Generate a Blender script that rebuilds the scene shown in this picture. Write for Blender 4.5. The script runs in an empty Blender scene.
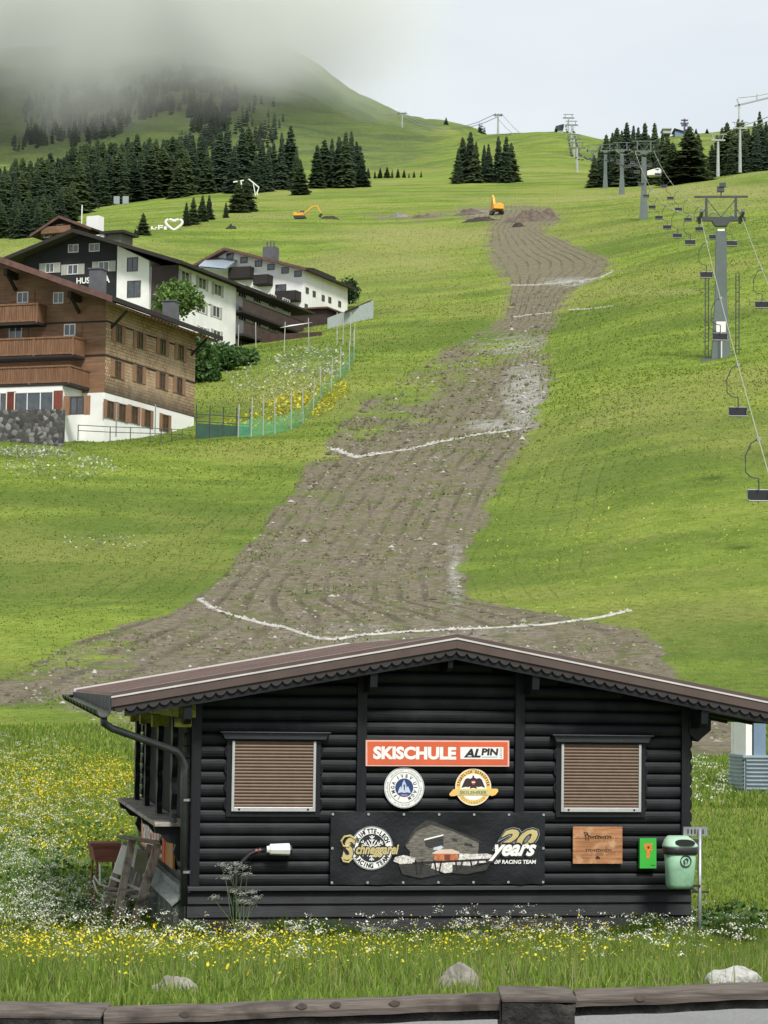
import bpy, bmesh, math, random
import numpy as np
from mathutils import Vector, Matrix
R = math.radians
random.seed(7); RNG = np.random.default_rng(7)
SC = bpy.context.scene
COL = SC.collection

# ------------------------------------------------------------------ camera
FPX = 2350.0; PITCH = R(4.2); ROLL = R(0.75); CX, CY = 384.0, 512.0
Fv = Vector((0, math.cos(PITCH), math.sin(PITCH)))
_R0 = Vector((1, 0, 0)); _U0 = Vector((0, -math.sin(PITCH), math.cos(PITCH)))
Rv = _R0*math.cos(ROLL) + _U0*math.sin(ROLL)
Uv = -_R0*math.sin(ROLL) + _U0*math.cos(ROLL)
cam_d = bpy.data.cameras.new('camera'); cam = bpy.data.objects.new('camera', cam_d); COL.objects.link(cam)
cam_d.sensor_fit = 'HORIZONTAL'; cam_d.sensor_width = 36; cam_d.lens = FPX/768*36
cam_d.clip_start = 0.1; cam_d.clip_end = 20000
cam.matrix_world = Matrix(((Rv.x, Uv.x, -Fv.x, 0), (Rv.y, Uv.y, -Fv.y, 0), (Rv.z, Uv.z, -Fv.z, 0), (0, 0, 0, 1)))
SC.camera = cam

# ------------------------------------------------------------------ world, sun, exposure
SUN_EL, SUN_AZ = 48, 162            # azimuth from +Y towards +X
W = bpy.data.worlds.new('World'); SC.world = W; W.use_nodes = True
nt = W.node_tree; nt.nodes.clear()
_o = nt.nodes.new('ShaderNodeOutputWorld'); _b = nt.nodes.new('ShaderNodeBackground')
_s = nt.nodes.new('ShaderNodeTexSky'); _s.sky_type = 'NISHITA'; _s.sun_disc = False
_s.sun_elevation = R(SUN_EL); _s.sun_rotation = R(SUN_AZ)
_tc = nt.nodes.new('ShaderNodeTexCoord'); _mp = nt.nodes.new('ShaderNodeMapping'); _mp.inputs['Scale'].default_value = (3.2, 3.2, 11)
_n = nt.nodes.new('ShaderNodeTexNoise'); _n.inputs['Scale'].default_value = 1.1; _n.inputs['Detail'].default_value = 4
_cr = nt.nodes.new('ShaderNodeValToRGB')
_cr.color_ramp.elements[0].position = 0.3; _cr.color_ramp.elements[0].color = (6.1, 6.65, 7.0, 1)
_cr.color_ramp.elements[1].position = 0.72; _cr.color_ramp.elements[1].color = (7.5, 7.9, 8.1, 1)
_mx = nt.nodes.new('ShaderNodeMix'); _mx.data_type = 'RGBA'; _mx.inputs[0].default_value = 0.93
nt.links.new(_tc.outputs['Generated'], _mp.inputs[0]); nt.links.new(_mp.outputs[0], _n.inputs['Vector'])
nt.links.new(_n.outputs[0], _cr.inputs[0]); nt.links.new(_s.outputs[0], _mx.inputs[6]); nt.links.new(_cr.outputs[0], _mx.inputs[7])
nt.links.new(_mx.outputs[2], _b.inputs[0]); _b.inputs[1].default_value = 0.057
nt.links.new(_b.outputs[0], _o.inputs[0])
_sl = bpy.data.lights.new('sun', 'SUN'); _sl.energy = 1.8; _sl.angle = R(12); _sl.color = (1, .96, .9)
sun = bpy.data.objects.new('sun', _sl); COL.objects.link(sun)
_d = Vector((math.sin(R(SUN_AZ))*math.cos(R(SUN_EL)), math.cos(R(SUN_AZ))*math.cos(R(SUN_EL)), math.sin(R(SUN_EL))))
sun.rotation_euler = _d.to_track_quat('Z', 'Y').to_euler(); sun.location = (0, 0, 60)
SC.view_settings.view_transform = 'Standard'; SC.view_settings.look = 'None'
SC.view_settings.exposure = 1.12; SC.view_settings.gamma = 1
SC.render.engine = 'CYCLES'
SC.cycles.use_denoising = True
SC.cycles.max_bounces = 26; SC.cycles.diffuse_bounces = 3; SC.cycles.glossy_bounces = 2; SC.cycles.transparent_max_bounces = 12
SC.cycles.volume_bounces = 26; SC.cycles.volume_step_rate = 1.0; SC.cycles.volume_max_steps = 128

# ------------------------------------------------------------------ helpers
def P(px, py, Y):
    d = Fv + Rv*((px-CX)/FPX) + Uv*((CY-py)/FPX)
    return d*(Y/d.y)
def project(x, y, z):
    zc = Fv.y*y + Fv.z*z; xc = Rv.x*x + Rv.y*y + Rv.z*z; yc = Uv.x*x + Uv.y*y + Uv.z*z
    return CX + FPX*xc/zc, CY - FPX*yc/zc

def tag(o, label=None, cat=None, group=None, kind=None):
    if label: o['label'] = label
    if cat: o['category'] = cat
    if group: o['group'] = group
    if kind: o['kind'] = kind
    return o
def empty(name, loc=(0, 0, 0), rz=0, label=None, cat=None, group=None):
    o = bpy.data.objects.new(name, None); o.empty_display_size = .2; COL.objects.link(o)
    o.location = loc; o.rotation_euler = (0, 0, rz); tag(o, label, cat, group); return o
_ONES = 'zeroth first second third fourth fifth sixth seventh eighth ninth tenth eleventh twelfth thirteenth fourteenth fifteenth sixteenth seventeenth eighteenth nineteenth'.split()
def ordinal(n):
    if n < 20: return _ONES[n]
    t, u = divmod(n, 10); w = {2: ('twentieth', 'twenty'), 3: ('thirtieth', 'thirty'), 4: ('fortieth', 'forty')}[t]
    return w[0] if u == 0 else w[1]+'-'+_ONES[u]
def copy_tree(o, parent=None, label=None):
    c = o.copy(); COL.objects.link(c); c.parent = parent
    if label: c['label'] = label
    for ch in o.children: copy_tree(ch, c)
    return c

class MB:
    """collects faces for ONE mesh"""
    def __init__(s): s.v = []; s.f = []; s.smooth = False
    def add(s, vs, fs):
        n = len(s.v); s.v += [tuple(v) for v in vs]; s.f += [tuple(i+n for i in f) for f in fs]; return s
    def box(s, x0, x1, y0, y1, z0, z1):
        return s.add([(x0,y0,z0),(x1,y0,z0),(x1,y1,z0),(x0,y1,z0),(x0,y0,z1),(x1,y0,z1),(x1,y1,z1),(x0,y1,z1)],
                     [(0,3,2,1),(4,5,6,7),(0,1,5,4),(1,2,6,5),(2,3,7,6),(3,0,4,7)])
    def bar(s, a, b, w, h=None, up=(0,0,1)):
        """rectangular bar from a to b"""
        h = w if h is None else h
        a, b = Vector(a), Vector(b); d = (b-a).normalized(); u = Vector(up)
        if abs(d.dot(u)) > .98: u = Vector((0,1,0))
        x = d.cross(u).normalized(); y = x.cross(d)
        q = [x*w/2*i + y*h/2*j for i, j in ((-1,-1),(1,-1),(1,1),(-1,1))]
        return s.add([a+k for k in q]+[b+k for k in q], [(0,3,2,1),(4,5,6,7),(0,1,5,4),(1,2,6,5),(2,3,7,6),(3,0,4,7)])
    def tube(s, pts, r, n=8, r2=None, cap=True):
        pts = [Vector(p) for p in pts]; m = len(pts); base = len(s.v); ref = None
        for i, p in enumerate(pts):
            t = (pts[min(i+1, m-1)]-pts[max(i-1, 0)])
            t = t.normalized() if t.length > 1e-9 else Vector((0,0,1))
            if ref is None: ref = Vector((0,0,1)) if abs(t.z) < .9 else Vector((1,0,0))
            x = t.cross(ref)
            if x.length < 1e-4: x = t.cross(Vector((0,1,0)))
            x.normalize(); y = t.cross(x)
            rr = r if r2 is None else r+(r2-r)*i/(m-1)
            if isinstance(r, (list, tuple)): rr = r[i]
            for k in range(n):
                a = 2*math.pi*k/n; s.v.append(tuple(p + x*math.cos(a)*rr + y*math.sin(a)*rr))
        for i in range(m-1):
            for k in range(n):
                a = base+i*n+k; b = base+i*n+(k+1) % n
                s.f.append((a, b, b+n, a+n))
        if cap:
            s.f.append(tuple(base+k for k in range(n))[::-1]); s.f.append(tuple(base+(m-1)*n+k for k in range(n)))
        return s
    def prism(s, poly, fn0, fn1):
        """extrude a 2d polygon between two mappings"""
        n = len(poly); a = [fn0(*p) for p in poly]; b = [fn1(*p) for p in poly]
        return s.add(a+b, [tuple(range(n))[::-1], tuple(range(n, 2*n))] + [(i, (i+1) % n, (i+1) % n+n, i+n) for i in range(n)])
    def disc(s, cx, cz, r, y0, y1, n=40, r0=0):
        """disc or ring facing -y"""
        if r0 == 0:
            return s.prism([(cx+r*math.cos(2*math.pi*k/n), cz+r*math.sin(2*math.pi*k/n)) for k in range(n)], lambda x, z: (x, y0, z), lambda x, z: (x, y1, z))
        vs = []; fs = []
        for k in range(n):
            c, t = math.cos(2*math.pi*k/n), math.sin(2*math.pi*k/n)
            vs += [(cx+r0*c, y0, cz+r0*t), (cx+r*c, y0, cz+r*t), (cx+r*c, y1, cz+r*t), (cx+r0*c, y1, cz+r0*t)]
        for k in range(n):
            a = 4*k; b = 4*((k+1) % n)
            for i in range(4): fs.append((a+i, b+i, b+(i+1) % 4, a+(i+1) % 4))
        return s.add(vs, fs)
    def build(s, name, m, parent=None, smooth=False, bevel=0, loc=None, rz=None):
        me = bpy.data.meshes.new(name); me.from_pydata(s.v, [], s.f); me.validate()
        b = bmesh.new(); b.from_mesh(me); bmesh.ops.recalc_face_normals(b, faces=b.faces[:]); b.to_mesh(me); b.free()
        if m is not None: me.materials.append(m)
        if smooth: me.polygons.foreach_set('use_smooth', [True]*len(me.polygons))
        o = bpy.data.objects.new(name, me); COL.objects.link(o)
        if parent is not None: o.parent = parent
        if loc is not None: o.location = loc
        if rz is not None: o.rotation_euler = (0, 0, rz)
        if bevel:
            bm = o.modifiers.new('bevel', 'BEVEL'); bm.width = bevel; bm.segments = 2; bm.limit_method = 'ANGLE'
        return o

def np_mesh(name, verts, faces, m, cols=None, parent=None, smooth=False):
    """verts (N,3), faces (M,k) arrays; cols (N,3) -> 'Col' attribute"""
    me = bpy.data.meshes.new(name); k = faces.shape[1]
    me.vertices.add(len(verts)); me.vertices.foreach_set('co', np.ascontiguousarray(verts, dtype=np.float32).ravel())
    me.loops.add(faces.size); me.loops.foreach_set('vertex_index', np.ascontiguousarray(faces, dtype=np.int32).ravel())
    me.polygons.add(len(faces)); me.polygons.foreach_set('loop_start', np.arange(0, faces.size, k, dtype=np.int32))
    me.update(calc_edges=True)
    if cols is not None:
        a = me.color_attributes.new('Col', 'FLOAT_COLOR', 'POINT')
        a.data.foreach_set('color', np.c_[cols, np.ones(len(cols))].astype(np.float32).ravel())
    me.materials.append(m)
    if smooth: me.polygons.foreach_set('use_smooth', np.ones(len(faces), bool))
    o = bpy.data.objects.new(name, me); COL.objects.link(o)
    if parent is not None: o.parent = parent
    return o

# ------------------------------------------------------------------ materials
class NT:
    def __init__(s, name):
        s.m = bpy.data.materials.new(name); s.m.use_nodes = True; s.t = s.m.node_tree; s.b = s.t.nodes['Principled BSDF']
    def n(s, typ, **kw):
        x = s.t.nodes.new('ShaderNode'+typ)
        for k, v in kw.items():
            if k in x.inputs: x.inputs[k].default_value = v
            else: setattr(x, k, v)
        return x
    def l(s, a, b): s.t.links.new(a, b)
    def coords(s, scale=(1, 1, 1), kind='Object'):
        c = s.n('TexCoord'); mp = s.n('Mapping'); mp.inputs['Scale'].default_value = scale; s.l(c.outputs[kind], mp.inputs[0]); return mp.outputs[0]
    def noise(s, vec, scale, detail=4, rough=.6):
        x = s.n('TexNoise'); x.inputs['Scale'].default_value = scale; x.inputs['Detail'].default_value = detail; x.inputs['Roughness'].default_value = rough
        s.l(vec, x.inputs['Vector']); return x.outputs[0]
    def ramp(s, fac, stops):
        r = s.n('ValToRGB'); e = r.color_ramp.elements
        while len(e) < len(stops): e.new(.5)
        for i, (p, c) in enumerate(stops):
            e[i].position = p; e[i].color = (*c, 1) if not isinstance(c, (int, float)) else (c, c, c, 1)
        s.l(fac, r.inputs[0]); return r.outputs[0]
    def mix(s, fac, a, b, mode='MIX'):
        x = s.n('Mix'); x.data_type = 'RGBA'; x.blend_type = mode
        for v, i in ((fac, 0), (a, 6), (b, 7)):
            if isinstance(v, (int, float)): x.inputs[i].default_value = v if i == 0 else (v, v, v, 1)
            elif isinstance(v, tuple): x.inputs[i].default_value = (*v, 1)
            else: s.l(v, x.inputs[i])
        return x.outputs[2]
    def math(s, op, a, b=None, clamp=False):
        x = s.n('Math'); x.operation = op; x.use_clamp = clamp
        for v, i in ((a, 0), (b, 1)):
            if v is None: continue
            if isinstance(v, (int, float)): x.inputs[i].default_value = v
            else: s.l(v, x.inputs[i])
        return x.outputs[0]
    def bump(s, h, strength=.3, dist=.02):
        x = s.n('Bump'); x.inputs['Strength'].default_value = strength; x.inputs['Distance'].default_value = dist
        s.l(h, x.inputs['Height']); s.l(x.outputs[0], s.b.inputs['Normal'])
    def attr(s, name):
        x = s.n('Attribute'); x.attribute_name = name; return x

def simple(name, col, rough=.6, var=.25, scale=6, metal=0, stretch=(1, 1, 1), bump=.15, bdist=.01, spec=None, var2=None):
    q = NT(name); c = q.coords(stretch); f = q.noise(c, scale, 5)
    lo = tuple(x*(1-var) for x in col); hi = tuple(min(1, x*(1+var)) for x in col)
    colr = q.ramp(f, [(.3, lo), (.7, hi)])
    if var2:
        f2 = q.noise(q.coords((1, 1, 1)), var2[0], 3); colr = q.mix(q.ramp(f2, [(.5, 0.), (.68, 1.)]), colr, var2[1])
    q.l(colr, q.b.inputs['Base Color'])
    q.b.inputs['Roughness'].default_value = rough; q.b.inputs['Metallic'].default_value = metal
    if spec is not None: q.b.inputs['Specular IOR Level'].default_value = spec
    if bump: q.bump(q.noise(c, scale*3, 6), bump, bdist)
    return q.m
def wood(name, col, axis='x', rough=.7, var=.35, scale=3, spec=.3, dirt=None):
    st = {'x': (1, 14, 14), 'y': (14, 1, 14), 'z': (14, 14, 1)}[axis]
    return simple(name, col, rough, var, scale, stretch=st, bump=.5, bdist=.004, spec=spec, var2=dirt)
M = {}
M['black_wood'] = wood('black_stained_wood', (.005, .0057, .008), 'x', .55, .7, 2, .3, dirt=(2.3, (.014, .0155, .019)))
M['black_wood_v'] = wood('black_stained_post', (.006, .0068, .0095), 'z', .55, .35, 2, .35)
M['black_bare'] = simple('unlit_black', (.004, .004, .005), .9, .2, bump=0)  # near-black that paints in the unlit inside of hatch, pipe, slots and bin
M['roof_brown'] = simple('brown_roof_metal', (.135, .085, .072), .45, .3, 2.5, stretch=(.6, 3, 1), bump=.05, var2=(1.3, (.10, .075, .068)))
M['roof_brown2'] = simple('brown_verge_metal', (.085, .058, .05), .4, .12, 5, bump=.05)
M['roof_edge'] = simple('pale_verge_edge', (.55, .52, .5), .45, .1, 5, bump=0)
M['grey_weather'] = wood('weathered_grey_wood', (.34, .31, .275), 'x', .85, .4, 3, .2, dirt=(4, (.12, .1, .085)))
M['grey_weather_z'] = wood('weathered_grey_upright', (.34, .29, .25), 'z', .85, .4, 3, .2, dirt=(5, (.11, .09, .075)))
M['lichen_wood'] = wood('lichen_yellow_wood', (.30, .30, .055), 'y', .85, .3, 3, .2, dirt=(6, (.10, .09, .04)))
M['alu'] = simple('aluminium_frame', (.52, .52, .51), .4, .08, 8, metal=.4, bump=0)
M['galv'] = simple('galvanised_steel', (.34, .35, .36), .45, .2, 12, metal=.7, bump=.05)
M['gutter'] = simple('dark_gutter_metal', (.028, .03, .032), .4, .2, 8, metal=.5, bump=.05)
M['shutter_brown'] = simple('brown_roller_shutter', (.145, .094, .062), .6, .12, 10, bump=0)
M['shutter_gap'] = simple('shutter_gap_brown', (.09, .058, .04), .7, .1, 10, bump=0)
M['white'] = simple('white_plastic', (.78, .78, .74), .5, .06, 8, bump=0)
M['white_print'] = simple('white_print', (.8, .8, .78), .6, .05, 20, bump=0)
M['black_print'] = simple('black_print', (.012, .012, .014), .6, .1, 20, bump=0)
M['orange_sign'] = simple('orange_red_sheet', (.62, .115, .045), .45, .08, 3, bump=0)
M['gold'] = simple('gold_print', (.52, .43, .19), .5, .1, 6, bump=0)
M['amber'] = simple('amber_print', (.78, .50, .13), .5, .1, 6, bump=0)
M['navy'] = simple('navy_print', (.02, .045, .15), .5, .1, 6, bump=0)
M['paleblue'] = simple('pale_blue_print', (.5, .58, .72), .5, .15, 30, bump=0)
M['bronze'] = simple('dark_eagle_print', (.035, .02, .018), .5, .2, 30, bump=0)
M['red_print'] = simple('red_print', (.55, .05, .04), .5, .1, 6, bump=0)
M['greybrown'] = simple('photo_print_timber', (.13, .118, .10), .6, .75, 14, stretch=(1, 1, 9), bump=0)
M['greydark'] = simple('photo_print_shade', (.03, .028, .026), .6, .6, 14, stretch=(1, 1, 6), bump=0)
M['orange_print'] = simple('photo_print_glow', (.5, .16, .06), .6, .5, 30, bump=0)
M['vinyl'] = simple('black_vinyl_banner', (.007, .008, .011), .38, .3, 3, bump=.25, bdist=.03)
M['sign_wood'] = wood('burnt_sign_wood', (.36, .165, .075), 'x', .6, .45, 2.5, .3, dirt=(9, (.50, .30, .17)))
M['green_box'] = simple('bright_green_sheet', (.05, .42, .055), .4, .06, 5, bump=0)
M['bin_green'] = simple('pale_green_plastic', (.25, .45, .30), .6, .12, 5, bump=.05, var2=(9, (.20, .35, .24)))
M['bin_lid'] = simple('pale_green_lid', (.38, .56, .43), .45, .08, 5, bump=.05)
M['rubber'] = simple('black_plastic_band', (.012, .012, .014), .45, .2, 8, bump=0)
M['rust_box'] = wood('red_brown_box', (.22, .085, .06), 'x', .7, .3, 3)
M['plaster'] = simple('white_plaster', (.80, .80, .78), .85, .06, 1.2, bump=.1, var2=(.25, (.72, .71, .68)))
M['stone_rock'] = simple('pale_rock', (.25, .235, .205), .9, .4, 5, bump=.8, bdist=.03, var2=(3, (.16, .15, .11)))
M['concrete'] = simple('pale_concrete', (.35, .39, .39), .8, .1, 2, bump=.1)
M['yellow_machine'] = simple('yellow_machine_paint', (.75, .36, .035), .5, .12, 2, bump=0)
M['dark_metal'] = simple('dark_machine_metal', (.03, .03, .032), .5, .3, 5, bump=0)
M['tower'] = simple('grey_green_tower_paint', (.105, .13, .122), .5, .12, 1, metal=.2, bump=0)
M['tower_pale'] = simple('pale_tower_paint', (.36, .38, .36), .5, .12, 1, bump=0)
M['lift_dark'] = simple('dark_lift_steel', (.05, .056, .06), .5, .2, 3, bump=0)
M['cable'] = simple('greased_cable', (.30, .32, .22), .5, .1, 3, bump=0)
M['tin'] = simple('corrugated_tin', (.33, .39, .44), .4, .12, 3, metal=.3, bump=0)
M['tin_blue'] = simple('blue_grey_panel', (.15, .22, .31), .45, .12, 3, bump=0)
M['glass'] = simple('window_glass', (.05, .06, .07), .08, .5, 1.5, bump=0, spec=1)
M['wood_roof'] = simple('dark_tile_roof', (.045, .04, .038), .7, .3, 1.5, bump=.3, bdist=.05)
M['roof_red'] = simple('brown_roof_edge', (.12, .06, .05), .7, .3, 2, bump=.2)
M['wood_dark'] = wood('dark_chalet_wood', (.032, .026, .025), 'x', .8, .35, .6)
M['wood_red'] = wood('red_brown_boards', (.22, .125, .075), 'x', .8, .35, .5, dirt=(.35, (.14, .078, .05)))
M['wood_balc'] = wood('balcony_boards', (.20, .105, .06), 'z', .75, .4, .8)
M['wood_shut'] = wood('brown_shutter_boards', (.27, .15, .09), 'z', .75, .3, 1)
M['shut_red'] = wood('red_shutter_boards', (.20, .06, .04), 'z', .75, .3, 1)
M['shut_grey'] = wood('pale_grey_shutter', (.36, .36, .33), 'z', .75, .2, 1)
M['frame_white'] = simple('white_window_frame', (.7, .7, .68), .5, .05, 4, bump=0)
M['frame_dark'] = simple('dark_window_frame', (.07, .05, .042), .6, .2, 4, bump=0)
M['pane_brown'] = simple('brown_reflecting_pane', (.07, .035, .025), .12, .5, 1.5, bump=0, spec=.6)
M['chim'] = simple('lead_grey_chimney', (.10, .10, .11), .6, .25, 1, bump=.1)

# shingle facade
q = NT('brown_shingles'); c = q.coords((1, 1, 1)); br = q.n('TexBrick'); q.l(c, br.inputs['Vector'])
# object-space y runs along the side wall: swizzle so bricks lie on it
sep = q.n('SeparateXYZ'); cmb = q.n('CombineXYZ'); q.l(c, sep.inputs[0]); q.l(sep.outputs[1], cmb.inputs[0]); q.l(sep.outputs[2], cmb.inputs[1]); q.l(cmb.outputs[0], br.inputs['Vector'])
br.inputs['Scale'].default_value = 1; br.inputs['Brick Width'].default_value = .34; br.inputs['Row Height'].default_value = .24; br.inputs['Mortar Size'].default_value = .018
br.inputs['Color1'].default_value = (.50, .35, .21, 1); br.inputs['Color2'].default_value = (.31, .205, .125, 1); br.inputs['Mortar'].default_value = (.07, .045, .03, 1)
st = q.noise(c, .35, 4); col = q.mix(q.ramp(st, [(.42, 0.), (.62, .7)]), br.outputs[0], (.46, .34, .22))
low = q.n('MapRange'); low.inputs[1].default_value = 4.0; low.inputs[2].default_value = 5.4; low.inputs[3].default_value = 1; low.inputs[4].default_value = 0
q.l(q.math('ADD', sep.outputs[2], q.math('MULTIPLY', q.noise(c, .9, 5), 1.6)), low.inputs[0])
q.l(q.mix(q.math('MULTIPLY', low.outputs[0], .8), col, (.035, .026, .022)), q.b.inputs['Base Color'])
q.b.inputs['Roughness'].default_value = .85; q.bump(br.outputs[1], .5, .02); M['shingle'] = q.m

# stone rubble wall
q = NT('rubble_stone'); c = q.coords(); v = q.n('TexVoronoi'); v.inputs['Scale'].default_value = 3.2; q.l(c, v.inputs['Vector'])
v2 = q.n('TexVoronoi'); v2.feature = 'DISTANCE_TO_EDGE'; v2.inputs['Scale'].default_value = 3.2; q.l(c, v2.inputs['Vector'])
cc = q.ramp(v.outputs['Color'], [(.1, (.035, .035, .035)), (.6, (.085, .08, .08)), (.95, (.28, .27, .26))])
q.l(q.mix(q.ramp(v2.outputs[0], [(.0, 1.), (.07, 0.)]), cc, (.05, .05, .045)), q.b.inputs['Base Color']); q.b.inputs['Roughness'].default_value = .9
q.bump(v2.outputs[0], .7, .08); M['rubble'] = q.m

# blade material: takes its colour from the Col attribute
def col_mat(name, rough=.7, trans=.25, mul=1.0):
    q = NT(name); a = q.attr('Col'); q.l(a.outputs['Color'], q.b.inputs['Base Color'])
    q.b.inputs['Roughness'].default_value = rough; q.b.inputs['Specular IOR Level'].default_value = .25
    if trans:
        tr = q.n('BsdfTranslucent'); q.l(a.outputs['Color'], tr.inputs[0]); ms = q.n('MixShader'); ms.inputs[0].default_value = trans
        q.l(q.b.outputs[0], ms.inputs[1]); q.l(tr.outputs[0], ms.inputs[2]); q.l(ms.outputs[0], q.t.nodes['Material Output'].inputs[0])
    return q.m
M['blade'] = col_mat('grass_blades', .6, .55)
M['petal'] = col_mat('petals', .7, .3)
M['leaf'] = col_mat('leaves', .6, .25)
M['bark'] = simple('spruce_bark', (.075, .055, .042), .9, .3, 3)

# ------------------------------------------------------------------ frames
class Frame:
    def __init__(s, o, az):
        s.o = Vector(o); s.az = az; s.ex = Vector((math.cos(az), math.sin(az), 0)); s.ey = Vector((-math.sin(az), math.cos(az), 0))
    def w(s, x, y, z): return s.o + s.ex*x + s.ey*y + Vector((0, 0, z))
    def hy(s, px, py, y=0):
        """pixel ray meets local plane y=const -> (x, z)"""
        d = Fv + Rv*((px-CX)/FPX) + Uv*((CY-py)/FPX); n = s.ey
        t = (s.w(0, y, 0).dot(n))/d.dot(n); p = d*t - s.o; return p.dot(s.ex), p.z
    def hx(s, px, py, x=0):
        d = Fv + Rv*((px-CX)/FPX) + Uv*((CY-py)/FPX); n = s.ex
        t = (s.w(x, 0, 0).dot(n))/d.dot(n); p = d*t - s.o; return p.dot(s.ey), p.z

_tx = {}
def glyphs(txt, bold=0.0, shear=0.0, spacing=1.0):
    key = (txt, bold, shear, spacing)
    if key in _tx: return _tx[key]
    cu = bpy.data.curves.new('t', 'FONT'); cu.body = txt; cu.size = 1; cu.offset = bold; cu.shear = shear; cu.space_character = spacing; cu.resolution_u = 3; cu.fill_mode = 'FRONT'
    o = bpy.data.objects.new('t', cu); COL.objects.link(o); dg = bpy.context.evaluated_depsgraph_get(); dg.update()
    me = o.evaluated_get(dg).to_mesh(); v = [tuple(q.co[:2]) for q in me.vertices]; f = [tuple(p.vertices) for p in me.polygons]
    o.evaluated_get(dg).to_mesh_clear(); bpy.data.objects.remove(o); bpy.data.curves.remove(cu)
    _tx[key] = (v, f); return v, f
# ------------------------------------------------------------------ terrain height
def vnoise(x, y, seed=0):
    xi = np.floor(x).astype(np.int64); yi = np.floor(y).astype(np.int64); fx = x-xi; fy = y-yi
    def h(a, b):
        n = (a*374761393 + b*668265263 + seed*982451653) & 0x7fffffff
        n = ((n ^ (n >> 13))*1274126177) & 0x7fffffff
        return ((n ^ (n >> 16)) & 0xffff)/65535.0
    u = fx*fx*(3-2*fx); v = fy*fy*(3-2*fy)
    return (h(xi, yi)*(1-u)+h(xi+1, yi)*u)*(1-v)+(h(xi, yi+1)*(1-u)+h(xi+1, yi+1)*u)*v
def fbm(x, y, o=4, seed=0):
    s = 0; a = 1; t = 0
    for i in range(o): s = s+a*(vnoise(x*2**i, y*2**i, seed+i)-.5); t += a; a *= .5
    return s/t*2
DK = [3, 4, 5, 6, 8, 10, 11.6, 12.4, 16, 20, 25, 30, 40, 50, 60, 72, 88, 105, 125, 145, 165, 178, 200, 230, 260, 300, 330, 437, 500, 600, 700, 850, 1000, 1200, 1400, 1700, 2200, 2900, 3600]
def near_rows(): return None
_near = [1938, 1625, 1437, 1312, 1155, 1061, 1009, 1000, 989, 974, 952, 908, 838, 789, 749, 708]          # up to D=72
_com = {  # rows for D = 88 .. 3600
 -700: [650,596,536,480,446,438,410,372,345,318,300,255,242,230,218,205,195,180,160,120,80,60,70],
 0:    [650,596,536,474,439,435,412,378,352,315,292,252,242,230,216,202,192,178,160,118,70,46,60],
 100:  [650,596,536,480,446,438,412,378,354,332,304,240,227,214,206,196,188,176,158,112,66,40,52],
 200:  [650,596,536,482,448,439,408,378,354,345,336,248,222,204,195,188,183,172,152,108,58,32,45],
 300:  [650,596,536,482,448,436,402,370,348,330,318,246,222,203,191,183,178,168,150,118,66,52,70],
 345:  [650,596,536,482,448,434,400,366,343,322,306,243,222,203,190,181,177,168,150,125,92,92,110],
 400:  [650,596,536,482,446,430,398,366,342,317,300,243,222,202,189,180,175,166,150,134,117,121,135],
 450:  [648,594,534,480,444,426,395,364,340,314,297,240,219,200,188,179,172,162,148,136,127,132,140],
 500:  [646,590,530,476,440,420,390,360,336,310,292,234,216,199,187,178,168,150,134,137,150,160,170],
 560:  [644,585,524,468,430,410,380,352,328,302,282,230,212,198,187,178,165,142,125,132,150,160,170],
 600:  [643,580,516,460,420,400,374,342,318,290,270,225,209,196,187,179,168,150,137,145,160,170,180],
 650:  [640,572,505,448,408,388,366,330,303,275,256,218,204,192,186,180,172,156,136,142,160,170,180],
 700:  [636,566,498,440,399,380,363,322,292,262,244,212,198,184,180,176,168,150,130,135,150,165,180],
 768:  [632,560,490,432,390,372,350,310,278,248,230,202,187,171,170,170,165,150,128,132,150,165,180],
 1500: [630,560,488,430,388,370,345,305,272,242,224,196,180,165,164,164,160,148,128,132,150,165,180]}
_us = np.array(sorted(_com)); _lD = np.log(np.array(DK, float))
_T = np.array([_near + _com[u] for u in _us], float)
assert _T.shape[1] == len(DK), (_T.shape, len(DK))
# fine smooth table
_fl = np.linspace(_lD[0], _lD[-1], 1400); _fu = np.linspace(-700, 1500, 441)
_T1 = np.array([np.interp(_fl, _lD, r) for r in _T])
_T2 = np.array([np.interp(_fu, _us, _T1[:, j]) for j in range(len(_fl))])   # (l,u)
def _sm(a, k, ax):
    w = np.hanning(k+2)[1:-1]; w /= w.sum(); pad = [(0, 0), (0, 0)]; pad[ax] = (k//2, k//2)
    return np.apply_along_axis(lambda r: np.convolve(r, w, 'valid'), ax, np.pad(a, pad, mode='edge'))
_keep = _T2.copy(); _T2 = _sm(_T2, 31, 0); _bl = np.clip((_fl-np.log(13))/(.35), 0, 1)[:, None]; _T2 = _keep*(1-_bl)+_T2*_bl
_T2 = _sm(_T2, 15, 1)
def _lookup(u, D):
    a = np.clip((np.log(D)-_fl[0])/(_fl[1]-_fl[0]), 0, len(_fl)-1.001); b = np.clip((u-_fu[0])/(_fu[1]-_fu[0]), 0, len(_fu)-1.001)
    i = a.astype(int); j = b.astype(int); fa = a-i; fb = b-j
    return (_T2[i, j]*(1-fb)+_T2[i, j+1]*fb)*(1-fa)+(_T2[i+1, j]*(1-fb)+_T2[i+1, j+1]*fb)*fa
def road_edge(x): return 11.76+.217*np.clip(x, -12, 9)
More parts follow.
